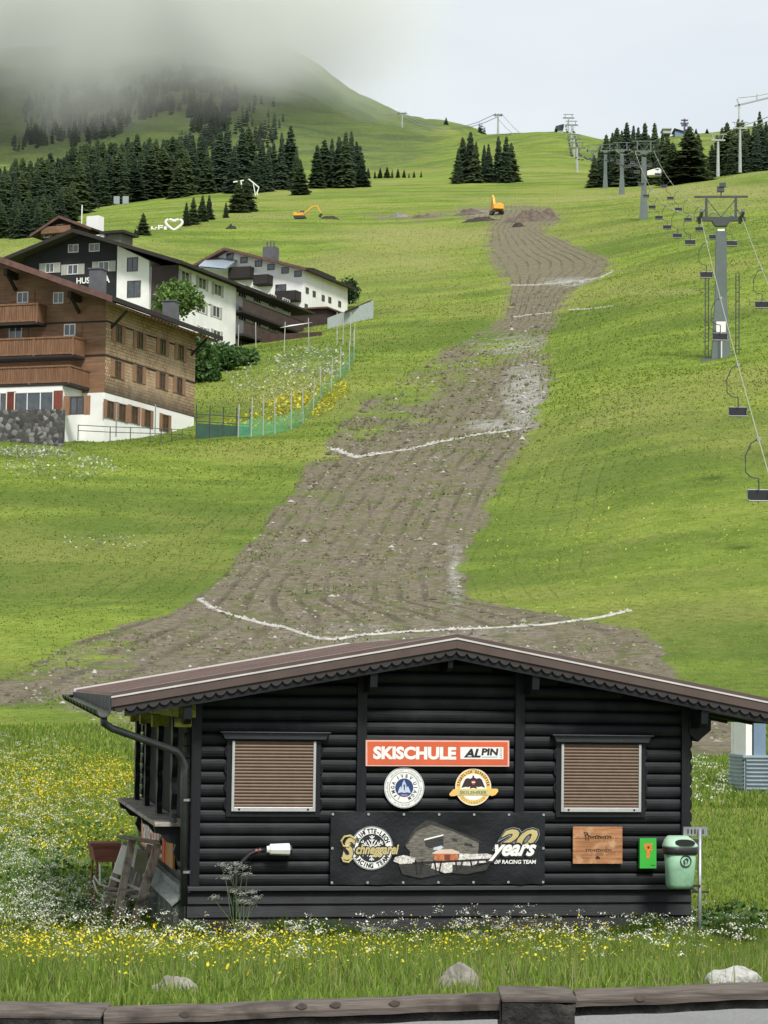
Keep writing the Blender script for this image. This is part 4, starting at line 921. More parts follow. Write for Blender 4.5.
# ================================================================== chalets
def facade_box(mb, plane, off, a0, a1, z0, z1, o0, o1):
    """box on a facade: plane 'y' (y=off, outward -y) or 'x' (x=off, outward +x); o = outward offsets"""
    if plane == 'y': mb.box(a0, a1, off-o1, off-o0, z0, z1)
    else: mb.box(off+o0, off+o1, a0, a1, z0, z1)
class Bld:
    def __init__(s, name, px, py, D, az, label, cat='house'):
        o = P(px, py, D); s.f = Frame(o, R(az)); s.r = empty(name, o, R(az), label, cat)
    def pt(s, plane, off, px, py): return s.f.hy(px, py, off) if plane == 'y' else s.f.hx(px, py, off)
    def window(s, plane, off, px, py, w, h, fm, shut=None, sw=None, mull=1, name='window', glass=None):
        """window centred at a pixel; w, h in metres"""
        a, z = s.pt(plane, off, px, py); t = .08; f = MB()
        for (x0, x1, z0, z1) in ((a-w/2, a-w/2+t, z-h/2, z+h/2), (a+w/2-t, a+w/2, z-h/2, z+h/2), (a-w/2+t, a+w/2-t, z-h/2, z-h/2+t), (a-w/2+t, a+w/2-t, z+h/2-t, z+h/2)):
            facade_box(f, plane, off, x0, x1, z0, z1, 0, .07)
        for i in range(mull): xx = a-w/2+w*(i+1)/(mull+1); facade_box(f, plane, off, xx-.035, xx+.035, z-h/2+t, z+h/2-t, 0, .06)
        wo = f.build(name, fm, s.r); p = MB(); facade_box(p, plane, off, a-w/2+t, a+w/2-t, z-h/2+t, z+h/2-t, .005, .02); p.build('pane', glass or M['glass'], wo)
        if shut:
            sw = sw or w*.5
            for sg in (-1, 1):
                q = MB(); c = a+sg*(w/2+sw/2+.02); facade_box(q, plane, off, c-sw/2, c+sw/2, z-h/2-.03, z+h/2+.03, .0, .06); q.build('shutter', shut, s.r)
        return wo
    def part(s, name, m, *boxes, bevel=0):
        mb = MB()
        for b in boxes: mb.box(*b)
        return mb.build(name, m, s.r, bevel=bevel)
def roof_slab(B, name, m, prof, y0, y1, t=.35, edge=None):
    """prof: list of (x, z) along the roof; slab of thickness t from y0 to y1"""
    mb = MB()
    for (x0, z0), (x1, z1) in zip(prof, prof[1:]):
        mb.add([(x0, y0, z0-t), (x1, y0, z1-t), (x1, y1, z1-t), (x0, y1, z0-t), (x0, y0, z0), (x1, y0, z1), (x1, y1, z1), (x0, y1, z0)], [(0,3,2,1),(4,5,6,7),(0,1,5,4),(1,2,6,5),(2,3,7,6),(3,0,4,7)])
    r = mb.build(name, m, B.r)
    if edge:
        e = MB()
        for (x0, z0), (x1, z1) in zip(prof, prof[1:]):
            e.add([(x0, y0-.06, z0-t-.12), (x1, y0-.06, z1-t-.12), (x1, y0-.002, z1-t-.12), (x0, y0-.002, z0-t-.12), (x0, y0-.06, z0+.04), (x1, y0-.06, z1+.04), (x1, y0-.002, z1+.04), (x0, y0-.002, z0+.04)], [(0,3,2,1),(4,5,6,7),(0,1,5,4),(1,2,6,5),(2,3,7,6),(3,0,4,7)])
        e.build('barge_board', edge, r)
        e = MB(); x0, z0 = prof[-1]; e.box(x0-.02, x0+.1, y0, y1, z0-t-.02, z0+.02); e.build('eave_board', M['wood_dark'], r)
    return r
# ---------------- brown shingled hotel, lower left
B = Bld('brown_hotel', 104, 434, 172, -19, 'large brown timber and shingle hotel with white ground floor, lower left on the slope', 'hotel')
f = B.f; Lr = f.hx(194, 420)[0]; hx = lambda a, b: f.hx(a, b); hy = lambda a, b, y=0: f.hy(a, b, y)
zw = (hx(110, 396)[1]+hx(193, 415)[1])/2
PRJ = -3.2   # the wing with balconies stands forward of the corner
zt_e = hx(104.5, 300)[1]
# wall bodies
Wd = 26; sl = .36
xr = [( -Wd, 0)]
B.part('white_ground_floor', M['plaster'], (-Wd, 0, 0, Lr, -4, zw), (-Wd, hy(62, 400, PRJ)[0], PRJ, 0, -4, hy(30, 380, PRJ)[1]))
mb = MB(); xw0 = -Wd; mb.add([(xw0, 0, zw), (0, 0, zw), (0, 0, zt_e), (-Wd/2, 0, zt_e+Wd/2*sl), (xw0, 0, zt_e), (xw0, Lr, zw), (0, Lr, zw), (0, Lr, zt_e), (-Wd/2, Lr, zt_e+Wd/2*sl), (xw0, Lr, zt_e)], [(0,1,2,3,4), (5,9,8,7,6), (0,4,9,5)])
mb.build('boarded_gable', M['wood_red'], B.r)
B.part('shingle_wall', M['shingle'], (-.02, .012, -.012, Lr, zw, zt_e))
for py in (0,):
    mb = MB()
    for (pa, pb) in ((321, 0), (355, 0)):
        z = hx(106, pa)[1]; mb.box(.012, .06, 0, Lr, z-.06, z+.06); mb.box(-9, .03, -.05, .0, z-.06, z+.06)
    mb.build('belt_board', M['wood_dark'], B.r)
zc0 = zt_e+.15
# roof
ex, ez = hy(105, 293, -1.4); ov = 1.7
prof = [(-Wd-ov, zc0-ov*sl+.3), (-Wd/2, zc0+Wd/2*sl+.3), (ov, zc0-ov*sl+.3)]
roof_slab(B, 'roof', M['wood_roof'], prof, -2.6, Lr+1.4, .3, M['roof_red'])
mb = MB(); y = -.2
while y < Lr+1.2:
    mb.bar((.05, y, zc0-.28), (ov-.1, y, zc0-ov*sl-.18), .14, .2); y += .62
mb.build('rafter_tails', M['wood_shut'], B.r)
for y in (.8, Lr-.8): mb = MB(); mb.bar((0, y, zt_e-1.9), (1.3, y, zt_e-.65), .16); mb.build('bracket', M['wood_dark'], B.r)
for x in (-2.2, -7.5): mb = MB(); mb.bar((x, 0, zt_e+abs(x)*sl-.6), (x, -1.8, zt_e+abs(x)*sl-.5), .3, .5); mb.bar((x, -.1, zt_e+abs(x)*sl-1.6), (x, -1.5, zt_e+abs(x)*sl-.6), .2); mb.build('bracket', M['wood_dark'], B.r)
for (px, py) in ((118.3, 334), (139.5, 340.5), (162.4, 346.8), (180.5, 352.6), (117.4, 369.3), (139, 374.3), (161.8, 381), (179, 385.6)):
    B.window('x', .012, px, py, 1.05, 1.25, M['frame_dark'], M['wood_shut'], .62, mull=1, glass=M['pane_brown'])
for (px, py) in ((109.8, 409.7), (121.7, 412.5), (134, 414.8), (147, 418.3), (165, 423)):
    B.window('x', 0, px, py, 1.1, 1.3, M['frame_dark'], M['wood_shut'], .5, mull=1, glass=M['pane_brown'])
for (px, py, w, h) in ((23, 297.5, .95, .85), (58.7, 298, .85, .85), (15.7, 333, 1.1, 1.1), (70, 330, .95, .9)):
    B.window('y', 0, px, py, w, h, M['frame_white'], M['wood_red'], .5)
B.window('y', PRJ, 77, 405.5, 1.1, 1.35, M['frame_dark'], M['wood_shut'], .5)
B.window('y', PRJ, 34, 402, 3.2, 1.5, M['frame_white'], M['shut_red'], .7, mull=2, name='terrace_window')
B.window('y', PRJ, 0, 402, 1.2, 1.4, M['frame_white'], M['shut_red'], .7)
def balcony(px1, pt, pb, y1, floor=True):
    x1, zt = hy(px1, pt, y1); _, zb = hy(px1, pb, y1); b = empty('balcony', (0, 0, 0)); b.parent = B.r
    mb = MB(); mb.box(-Wd, x1, y1, 0, zb-.22, zb-.02); mb.build('floor_slab', M['wood_dark'], b)
    mb = MB(); n = 0; x = x1
    while x > -Wd: mb.box(x-.13, x-.015, y1, y1+.04, zb-.02, zt-.1); x -= .145
    y = y1+.05
    while y < 0: mb.box(x1-.04, x1, y, y+.12, zb-.02, zt-.1); y += .145
    mb.build('balustrade', M['wood_balc'], b)
    mb = MB(); mb.box(-Wd, x1+.04, y1-.06, y1+.08, zt-.1, zt+.02); mb.box(x1-.08, x1+.05, y1+.08, 0, zt-.1, zt+.02); mb.box(-Wd, x1+.02, y1-.04, y1-.001, zb+.0, zb+.12)
    x = x1
    while x > -Wd: mb.box(x-.12, x+.01, y1-.05, y1-.002, zb-.1, zt); x -= 3.2
    mb.build('rail', M['wood_balc'], b)
balcony(38, 303, 321, -1.4); balcony(74, 336, 353.5, -1.9); balcony(70, 365, 382, PRJ-.05)
# chimneys on the roof
for (px, py, D, w, h) in ((97.5, 290, 4, 1.0, 1.6), (170.5, 322, 3, 1.05, 1.6)):
    x = -3.2; a = f.hx(px, py, x)[0]; zz = zc0+3.2*sl+.3; c = MB(); z1 = f.hx(px, py-20, x)[1]; c.box(x-.5, x+.5, a-w/2, a+w/2, zz-1.5, max(z1, zz+.8)); cc = c.build('chimney', M['chim'], B.r)
    c = MB(); c.box(x-.58, x+.58, a-w/2-.08, a+w/2+.08, max(z1, zz+.8), max(z1, zz+.8)+.1); c.build('chimney_cap', M['chim'], cc)
c = MB(); x, z = hy(62, 415, PRJ); 
# stone retaining wall and railings
W1 = Frame(P(62, 440, 164), R(-14)); s = MB(); xa = W1.hy(-30, 420)[0]; zt = W1.hy(62, 409)[1]; s.box(xa, 0, 0, .5, -2.5, zt); 
wl = s.build('stone_wall', M['rubble'], None, loc=W1.o, rz=W1.az); tag(wl, 'grey rubble stone retaining wall at the left picture edge below the brown hotel', 'wall')
def railing(name, pts, hgt, m, label, rails=(1.0, .5), step=2.2, r=.035):
    ro = empty(name, pts[0], 0, label, 'railing'); o = Vector(pts[0]); rl = MB()
    for h in rails:
        rl.tube([tuple(Vector(p)-o+Vector((0, 0, h*hgt))) for p in pts], r*.8, 5)
    rl.build('rail', m, ro); d = 0
    for a, b in zip(pts, pts[1:]):
        a, b = Vector(a), Vector(b); n = max(1, int((b-a).length/step))
        for i in range(n): p = a+(b-a)*i/n-o; q = MB(); q.tube([p-Vector((0, 0, .3)), p+Vector((0, 0, hgt))], r, 5); q.build('post', m, ro)
    return ro
pts = [P(78, 436, 160), P(110, 437.5, 163), P(150, 438.5, 168), P(192, 440, 178)]
railing('terrace_railing', pts, .75, M['lift_dark'], 'low dark metal railing along the lawn in front of the shingle wall')
for k, (px, py, hh) in enumerate(((116, 402, 34), (155, 406, 33))):
    p = P(px, 437, 165); q = MB(); q.tube([(0, 0, 0), (0, 0, hh/FPX*165)], .05, 6); tag(q.build('garden_pole', M['galv'], None, loc=p), 'slim pale pole before the white ground floor, %s' % ('near the first ground floor window' if k == 0 else 'near the last ground floor windows'), 'pole')
# ---------------- white hotel with dark gable, behind
B = Bld('white_hotel', 176, 352, 262, -21, 'big white hotel with black boarded gable and pale shutters behind the brown hotel', 'hotel'); f = B.f
hx = lambda a, b, x=0: f.hx(a, b, x); hy = lambda a, b, y=0: f.hy(a, b, y)
Lr = hx(236, 300)[0]; xL = hy(22, 300)[0]; ztop_ = hx(176, 268)[1]; apx, apz = hy(75, 229.5, -1.5); ex, ez = hy(165, 257, -1.5); ex = 1.3
sl = (apz-f.hy(165, 256, -1.5)[1])/(f.hy(165, 256, -1.5)[0]-apx)
def zr(x): return apz-abs(x-apx)*sl
B.part('white_wall', M['plaster'], (-9, 0, .3, Lr, -14, zr(0)-.5))
xd = hy(116.5, 300)[0]; xb = hy(151, 300)[0]
mb = MB(); mb.prism([(xL, -14), (xd, -14), (xd, zr(xd)-.35), (apx, apz-.35), (xL, zr(xL)-.35)], lambda a, b: (a, 0, b), lambda a, b: (a, Lr, b)); mb.build('dark_gable', simple('near_black_boards', (.012, .012, .016), .8, .3, 1), B.r)
mb = MB(); mb.prism([(xd, -14), (xb, -14), (xb-.3, zr(xb)-.9), (xb-1.1, zr(xb)-.5), (xd, zr(xd)-.36)], lambda a, b: (a, -.05, b), lambda a, b: (a, 3, b)); mb.build('white_wall', M['plaster'], B.r)
B.part('shaded_wall', simple('shaded_mauve_wall', (.05, .034, .034), .8, .2, 1), (xb, .0, 0, .3, -14, zr(0)-.5), (xb, -.02, .3, 2, -14, zr(0)-.6))  # shading beside the gable corner, painted in as a dark mauve wall section
roof_slab(B, 'roof', M['wood_roof'], [(xL-6, zr(xL-6)), (apx, apz), (ex, zr(ex))], -2.0, Lr+7, .28, M['wood_dark'])
for (px, py, w, h, sh) in ((73.5, 248.5, 1.35, .95, None), (94.5, 247.5, 1.35, .95, None), (73, 269.5, 1.35, 1.15, 'g'), (104, 266.5, 1.35, 1.15, 'g'), (50, 268, 1.1, 1.1, 'g')):
    B.window('y', 0, px, py, w, h, M['frame_white'], M['shut_grey'] if sh else None, .8)
for (px, py, w, h) in ((132.5, 264.5, 1.35, 1.6), (134, 289, 1.7, 1.9)): B.window('y', -.05, px, py, w, h, M['frame_dark'], None, mull=1)
for (px, py) in ((185, 277), (202, 283.5), (217.5, 290), (201.5, 307), (216, 311.8), (186, 302), (203, 333), (216.5, 336)): B.window('x', 0, px, py, 2.0, 1.35, M['frame_white'], M['shut_grey'], .55, mull=1)
for (t, px, py, h) in (('HUS', 83, 280.5, 6), ('A', 107, 279, 7)):
    v, fc = glyphs(t, .03); a, z = hy(px, py, -.06); k = h/FPX*262/.72; w = max(q[0] for q in v); mb = MB(); mb.add([(a+(q[0]-w/2)*k, -.08, z+(q[1]-.35)*k) for q in v], fc); mb.build('lettering', M['white_print'], B.r)
# balcony wing
f2 = Lr; xw = 0; L2 = hx(297, 330)[0]
B.part('balcony_wing', M['plaster'], (-8, -.9, f2, L2, -14, hx(240, 285)[1]))
mb = MB(); za = hx(238, 285, 1.2)[1]; mb.box(-9, 1.4, f2-.2, L2+2.5, za, za+.25); mb.build('wing_roof', M['wood_dark'], B.r)
def longbalc(pt0, pb0, x1, a0, a1, par=B, m=M['wood_dark']):
    zt = f.hx(240, pt0, x1)[1]; zb = f.hx(240, pb0, x1)[1]; b = empty('balcony'); b.parent = par.r; mb = MB(); mb.box(-.9, x1, a0, a1, zb-.25, zb); mb.build('floor_slab', M['wood_dark'], b)
    mb = MB(); y = a0
    while y < a1: mb.box(x1-.05, x1, y, y+.16, zb-.05, zt); y += .19
    mb.build('balustrade', simple('dark_brown_balustrade', (.055, .035, .03), .8, .3, 1), b); mb = MB(); mb.box(x1-.1, x1+.04, a0, a1, zt, zt+.1); mb.build('rail', M['wood_dark'], b)
longbalc(298, 309, .9, f2, L2); longbalc(320, 332, 1.1, f2, L2+.8)
for py in (291, 314, 342):
    for px in (242, 257, 272, 286):
        z0 = hx(px, py+ (px-242)*.33, -.9)
        B.window('x', -.9, px, py+(px-242)*.33, 2.2, 1.7, M['frame_white'], None, mull=2)
# ---------------- white house on the right of the group
B = Bld('white_house', 303, 318, 312, -22, 'white house with brown roof and small square windows, right end of the hotel group'); f = B.f
hx = lambda a, b, x=0: f.hx(a, b, x); hy = lambda a, b, y=0: f.hy(a, b, y)
Lr = hx(347.5, 305)[0]; xL = hy(196, 290)[0]; apx, apz = hy(225, 248, -1); sl = (apz-hy(302, 267, -1)[1])/(hy(302, 267, -1)[0]-apx)
def zr(x): return apz-(abs(x-apx)*sl if x > apx else abs(x-apx)*sl*1.6)
mb = MB(); mb.prism([(xL+1, -12), (0, -12), (0, zr(0)-.3), (apx, apz-.3), (xL+1, zr(xL+1)-.3)], lambda a, b: (a, 0, b), lambda a, b: (a, Lr, b)); mb.build('white_wall', M['plaster'], B.r)
roof_slab(B, 'roof', M['roof_red'], [(xL-1.5, zr(xL-1.5)), (apx, apz), (.9, zr(.9))], -1.3, Lr+1, .22, M['roof_red'])
for (px, py) in ((230, 255.5), (244, 259.3), (258.5, 262.8), (271, 266.2), (285, 269.7), (298, 273)): B.window('y', 0, px, py+.8, 1.05, .85, M['frame_dark'], None, mull=0)
for (px, py) in ((307, 290.5), (314, 294), (323, 298), (329.6, 300), (339.4, 304), (306, 307)): B.window('x', 0, px, py, .95, .8, M['frame_dark'], None, mull=0)
for (px, py, w, h) in ((281, 288, 1.6, 1.0), (246, 275, 1.5, 1.0), (262, 279, 1.5, 1.0)): B.window('y', 0, px, py, w, h, M['frame_dark'], None)
mb = MB(); a, z = hx(349, 292, 0); 
c = MB(); x, z = hy(270, 255, 3); c.box(x-.9, x+.9, 2.5, 4, z-1.2, z+1.1)
for k in range(3): c.box(x-.6+k*.5, x-.45+k*.5, 3.1, 3.3, z+1.1, z+1.9)
c.build('chimney', M['chim'], B.r)
mb = MB(); x, z = hy(318, 268, 3); mb.prism([(1.0-8, zr(.5)+.2), (1.0-1.2, zr(.9)+.1), (1.0-1.2, zr(.9)+.9), (1.0-7, zr(.5)+1.5)], lambda a, b: (a, Lr*.25, b), lambda a, b: (a, Lr*.75, b)); mb.build('dormer', M['wood_dark'], B.r)
for (p0, p1, pt, pb, yy) in ((253, 268, 274, 284, -1.6), (275, 296, 290, 300, -1.8), (228, 250, 266, 278, -1.2)):
    x0 = hy(p0, 280, yy)[0]; x1 = hy(p1, 280, yy)[0]; zt = hy(p1, pt, yy)[1]; zb = hy(p1, pb, yy)[1]; b = MB(); b.box(x0, x1, yy, -.0, zb, zb+.12); b.box(x0, x1, yy, yy+.06, zb, zt); b.box(x1-.06, x1, yy, 0, zb, zt); b.box(x0, x0+.06, yy, 0, zb, zt); b.build('balcony', M['wood_dark'], B.r)
z = hy(200, 280)[1]; mb = MB(); a, zz = hy(226, 262, -3.5); x0 = hy(198, 262, -3.5)[0]; mb.add([(x0, -3.5, zz-.3), (a, -3.5, zz-.9), (a, 0, zz+.9), (x0, 0, zz+1.6)], [(0, 1, 2, 3)]); mb.add([(x0, -3.5, zz-.5), (a, -3.5, zz-1.1), (a, 0, zz+.7), (x0, 0, zz+1.4)], [(0, 1, 2, 3)]); mb.build('lean_to_roof', M['tin'], B.r)
# brown annex and pale ramp wall
A = Bld('brown_annex', 326, 326, 300, -22, 'low dark brown boarded annex between the white house and the pale ramp', 'annex'); x0 = A.f.hy(290, 310)[0]; zt = A.f.hy(300, 308.5)[1]
A.part('wall', simple('annex_boards', (.045, .028, .024), .8, .3, 1), (x0, 0, 0, 7, -6, zt-.2)); A.part('roof', M['roof_red'], (x0-.3, .4, -.5, 7.3, zt-.2, zt))
W2 = Frame(P(327.5, 334, 290), R(-58)); x1 = None
rm = MB(); pA0, pA1, pB0, pB1 = P(327.5, 335, 290), P(327.5, 318, 290), P(373.5, 313, 300), P(373.5, 300.5, 300)
o = pA0; dy = Vector((0, .4, 0)); rm.add([pA0-o-Vector((0, 0, 4)), pB0-o-Vector((0, 0, 5)), pB1-o, pA1-o, pA0-o+dy-Vector((0, 0, 4)), pB0-o+dy-Vector((0, 0, 5)), pB1-o+dy, pA1-o+dy], [(0,1,2,3), (4,7,6,5), (0,4,5,1), (1,5,6,2), (2,6,7,3), (3,7,4,0)])
rw_ = rm.build('ramp_wall', M['concrete'], None, loc=o); tag(rw_, 'pale concrete ramp wall rising to the right beside the white house', 'wall')
q = MB(); a, b, c_, d_ = P(345, 311, 292), P(371, 300, 301), P(371, 300, 309), P(345, 311, 305); q.add([Vector(k)-o for k in (a, b, c_, d_)]+[Vector(k)-o-Vector((0, 0, .3)) for k in (a, b, c_, d_)], [(0,1,2,3), (7,6,5,4), (0,4,5,1), (1,5,6,2), (2,6,7,3), (3,7,4,0)]); q.build('deck', M['wood_dark'], rw_)
# terrace with pale awning in front of the white house
tpos = P(310, 336, 276); tf = Frame(tpos, R(-22)); te = empty('terrace_deck', tpos, R(-22), 'dark timber terrace with brown railing below the white house', 'terrace')
mb = MB(); xa = tf.hy(262, 340)[0]; xb2 = tf.hy(322, 345)[0]; z0 = tf.hy(300, 342)[1]; mb.box(xa, xb2, 0, 6, z0-3, z0); mb.build('deck', M['wood_dark'], te)
mb = MB(); mb.box(xa, xb2, -.05, .02, z0, z0+1.1); mb.build('railing', simple('terrace_boards', (.06, .035, .028), .8, .3, 1), te)
aw = tf.hy(290, 325); mb = MB(); mb.add([(aw[0]-1.6, .5, aw[1]-.2), (aw[0]+1.4, .5, aw[1]+.1), (aw[0]+1.7, 3, aw[1]+.7), (aw[0]-1.3, 3, aw[1]+.5)], [(0,1,2,3)]); mb.build('awning', M['white'], te)
# ---------------- old dark chalet peeking over the dark gable
B = Bld('old_chalet', 88, 250, 330, -24, 'old dark brown chalet with red balcony peeking over the black gable', 'house'); f = B.f; hy = lambda a, b, y=0: f.hy(a, b, y)
apx, apz = hy(60, 216, -1); xL = hy(34, 236, -1)[0]; sl = (apz-hy(36, 232, -1)[1])/(apx-hy(36, 232, -1)[0]); zr = lambda x: apz-abs(x-apx)*sl*(1 if x < apx else .75)
mb = MB(); mb.prism([(xL+1, -3), (-apx+apx+0, -3), (0, zr(0)-.3), (apx, apz-.3), (xL+1, zr(xL+1)-.3)], lambda a, b: (a, 0, b), lambda a, b: (a, 9, b)); mb.build('wall', M['wood_dark'], B.r)
roof_slab(B, 'roof', M['wood_roof'], [(xL-.5, zr(xL-.5)), (apx, apz), (1.2, zr(1.2))], -1.3, 10, .22, M['roof_red'])
x0, z0 = hy(41, 234, -1.2); x1, z1 = hy(70, 229, -1.2); B.part('balcony', M['wood_red'], (x0, x1, -1.2, 0, z0, z0+1.0))
for (px, py) in ((50, 229), (60, 227), (47, 235)): B.window('y', 0, px, py, 1.0, .8, M['frame_white'], M['wood_red'], .4, mull=0)
mb = MB(); x, z = hy(92.5, 222, 3); mb.box(x-1.0, x+1.0, 3, 4.5, z-1.6, z+.9); B2 = mb.build('chimney', M['white'], B.r); mb = MB(); mb.tube([(x-1.8, 3, z-1), (x-1.8, 3, z+2.6)], .08, 6); mb.build('flagpole', M['white'], B.r)
# small dark shelter and white vents beside it
B = Bld('roof_terrace_hut', 121, 246, 300, -24, 'small flat roofed dark hut with pale vent boxes behind the white hotel ridge', 'hut'); f = B.f; x0, z0 = f.hy(107, 236); x1, z1 = f.hy(121, 236)
B.part('wall', simple('olive_grey_wall', (.12, .12, .09), .8), (x0, x1, 0, 3, -3, z0+.2)); B.part('roof', M['wood_dark'], (x0-.8, x1+.7, -.6, 3.4, z0+.2, z0+.55)); xa, za = f.hy(101, 239); B.part('vent_box', M['white'], (xa-.9, xa+.6, -.4, .6, za-1.2, za+.5)); 
# ---------------- leafy tree and bushes
g = P(178, 318, 235); leafy('leafy_tree', g, 2.3, 1.9, 3800, (.12, .20, .05), 'light green round leafy tree between the brown roof and the white hotel', 'tree', seed=3, size=.24, zc=2.0)
g = ground(218, 236); leafy('hedge_bush', g, 2.4, 1.6, 5500, (.06, .12, .032), 'dark green thick bush at the foot of the white hotel wall', 'bush', False, .24, 4, zc=1.2)
g = ground(200, 225); leafy('hedge_bush', g, 2.0, 2.6, 6000, (.06, .12, .032), 'tall green bush tight against the corner of the shingle wall', 'bush', False, .24, 5, zc=1.6)
g = ground(240, 240); leafy('hedge_bush', g, 1.8, 1.0, 3500, (.06, .12, .03), 'low green bush under the lower long balcony', 'bush', False, .24, 6, zc=.8)
g = P(349, 300, 330); leafy('leafy_tree', g, 1.6, 1.8, 1500, (.03, .06, .025), 'small dark tree at the right corner of the white house', 'tree', seed=8, size=.24, zc=1.2)
# ---------------- green netting fence with pale posts
netm = NT('green_netting'); c = netm.coords(); a = netm.n('TexBrick'); tr_ = netm.n('BsdfTransparent'); ms_ = netm.n('MixShader'); ms_.inputs[0].default_value = .5
netm.b.inputs['Base Color'].default_value = (.10, .42, .22, 1); nz = netm.noise(c, 1.6, 5); netm.l(netm.ramp(nz, [(.3, .28), (.7, .6)]), ms_.inputs[0])
netm.l(tr_.outputs[0], ms_.inputs[1]); netm.l(netm.b.outputs[0], ms_.inputs[2]); netm.l(ms_.outputs[0], netm.t.nodes['Material Output'].inputs[0])
def net_fence(name, px_pts, label, net=True, hp=1.6, hpost=3.0, m=netm.m):
    pts = [ground_at(*p, 100) for p in px_pts]; o = pts[0]; fo = empty(name, o, 0, label, 'fence')
    for i, p in enumerate(pts):
        q = MB(); q.tube([p-o-Vector((0, 0, .4)), p-o+Vector((random.gauss(0, .06), 0, hpost*random.uniform(.85, 1.1)))], .05, 6); q.build('post', M['tower_pale'], fo)
    if net:
        vs = []; n = 8; fs = []
        for i in range(len(pts)-1):
            for k in range(n+(i == len(pts)-2)):
                t = k/n; p = pts[i].lerp(pts[i+1], t)-o; sg = .35*math.sin(math.pi*t)
                vs += [p+Vector((0, 0, -.05)), p+Vector((0, 0, hp*(.95+.1*math.sin(i*2.1))-sg))]
        for j in range(len(vs)//2-1): fs.append((2*j, 2*j+2, 2*j+3, 2*j+1))
        MB().add(vs, fs).build('netting', m, fo)
    return fo
net_fence('netting_fence', [(238, 438), (251, 437), (263, 436), (275, 434), (291, 430), (303, 424), (313, 413), (321, 402), (331, 391), (340, 382), (349, 371), (354, 360), (354, 348)], 'bright green netting fence on pale posts along the right side of the flowery plot')
net_fence('pole_fence', [(206, 379), (223, 371), (238, 352), (256, 348), (284, 352), (309, 351), (337, 345), (343, 346), (350, 345)], 'row of slim pale poles across the top of the flowery plot', net=False, hpost=3.4)
fo = empty('sports_fence', ground_at(196, 439, 100), 0, 'dark green sheeted fence with posts beside the shingle wall', 'fence'); o = fo.location
a, b = ground_at(196, 439, 100), ground_at(247, 438, 100); b.y = a.y+3
for t in (0, .25, .5, .75, 1): p = a.lerp(b, t)-o; q = MB(); q.tube([p, p+Vector((0, 0, 2.6))], .05, 6); q.build('post', M['lift_dark'], fo)
q = MB(); q.add([Vector((0, 0, 0)), b-o, b-o+Vector((0, 0, 1.2)), Vector((0, 0, 1.2)), Vector((0, .05, 0)), b-o+Vector((0, .05, 0)), b-o+Vector((0, .05, 1.2)), Vector((0, .05, 1.2))], [(0,1,2,3), (7,6,5,4), (3,2,6,7)]); q.build('green_sheet', simple('dark_green_sheet', (.03, .085, .055), .7, .3, 1), fo)
q = MB(); q.tube([Vector((0, 0, 1.9)), b-o+Vector((0, 0, 1.9))], .035, 5); q.tube([Vector((0, 0, 1.35)), b-o+Vector((0, 0, 1.35))], .035, 5); q.build('rail', M['lift_dark'], fo)
# ---------------- heart sculpture, gate, boards, small station
g = ground_at(168, 230, 100); S_ = g.y/FPX; ho = empty('heart_sculpture', g, 0, 'white heart shaped frame with white letters on the upper meadow', 'sculpture')
mb = MB(); hp = []
for k in range(41):
    t = 2*math.pi*k/40; hp.append((6*S_+8.5*S_*math.sin(t)**3*1.0, 0, 6*S_+(6.2*math.cos(t)-2.4*math.cos(2*t)-.9*math.cos(3*t))*S_*.85))
mb.tube(hp, .28, 6, cap=False); mb.build('heart_frame', M['white'], ho)
mb = MB()
for (x, w, z0, z1) in ((-17, 1.5, 0, 3.2), (-15.2, 3.0, 0, 1), (-10, 1.5, 0, 4.6), (-8.2, 3, 3.4, 4.6), (-8.2, 3, 1.6, 2.6), (-4, 2.6, 0, 3.2), (-13, 2, 1.5, 2.5)): mb.box(x*S_, (x+w)*S_, -.3, .3, z0*S_, z1*S_)
mb.build('letter_block', M['white'], ho)
g = ground_at(240, 196, 100); k = g.y/FPX; go = empty('bent_lift_frame', g, 0, 'bent white steel lift gantry beside the pair of bushy spruces', 'gantry')
mb = MB(); mb.tube([(0, 0, 0), (1*k, 0, 16*k)], .18, 6); mb.tube([(-7*k, 0, 14*k), (9*k, 0, 17*k), (19*k, 0, 9*k), (17*k, 0, 3*k), (19*k, 0, -2*k)], .22, 6); mb.tube([(3*k, 0, 0), (1*k, 0, 15*k)], .15, 6); mb.tube([(13*k, 0, 14*k), (16*k, 0, -1*k)], .15, 6); mb.build('frame', M['white'], go)
for j, px in enumerate((116.5, 125.5)):
    g = ground_at(px, 205, 100); k = g.y/FPX; po = MB(); po.box(-3*k, 3*k, 0, .3, 1.2*k, 9*k); po.box(-2.8*k, -2.2*k, .05, .25, -2, 1.3*k); po.box(2.2*k, 2.8*k, .05, .25, -2, 1.3*k)
    tag(po.build('grey_board', simple('pale_grey_board', (.26, .30, .31), .6), None, loc=g), ('left' if j == 0 else 'right')+' one of two pale grey boards at the forest edge', 'board', 'two grey boards at the forest edge')
g = ground_at(194, 192, 100); k = g.y/FPX; q = MB(); q.tube([(0, 0, 0), (0, 0, 11*k)], .18, 6); q.box(-3*k, 3*k, -.15, .15, 9*k, 10*k); tag(q.build('lift_mast', M['tower_pale'], None, loc=g), 'thin T shaped mast at the forest edge above the meadow', 'mast')
g = ground_at(207, 192, 100); k = g.y/FPX; so_ = empty('lift_hut', g, 0, 'tiny dark lift hut with flat roof at the forest edge', 'hut'); q = MB(); q.box(-4*k, 4*k, 0, 3, 0, 4.4*k); q.build('wall', M['wood_dark'], so_); q = MB(); q.box(-5.5*k, 5.5*k, -1, 4, 4.4*k, 5.6*k); q.build('roof', M['tower_pale'], so_); q = MB(); q.box(-2*k, 1*k, -.1, -.01, 1.2*k, 3.8*k); q.build('window', M['glass'], so_)
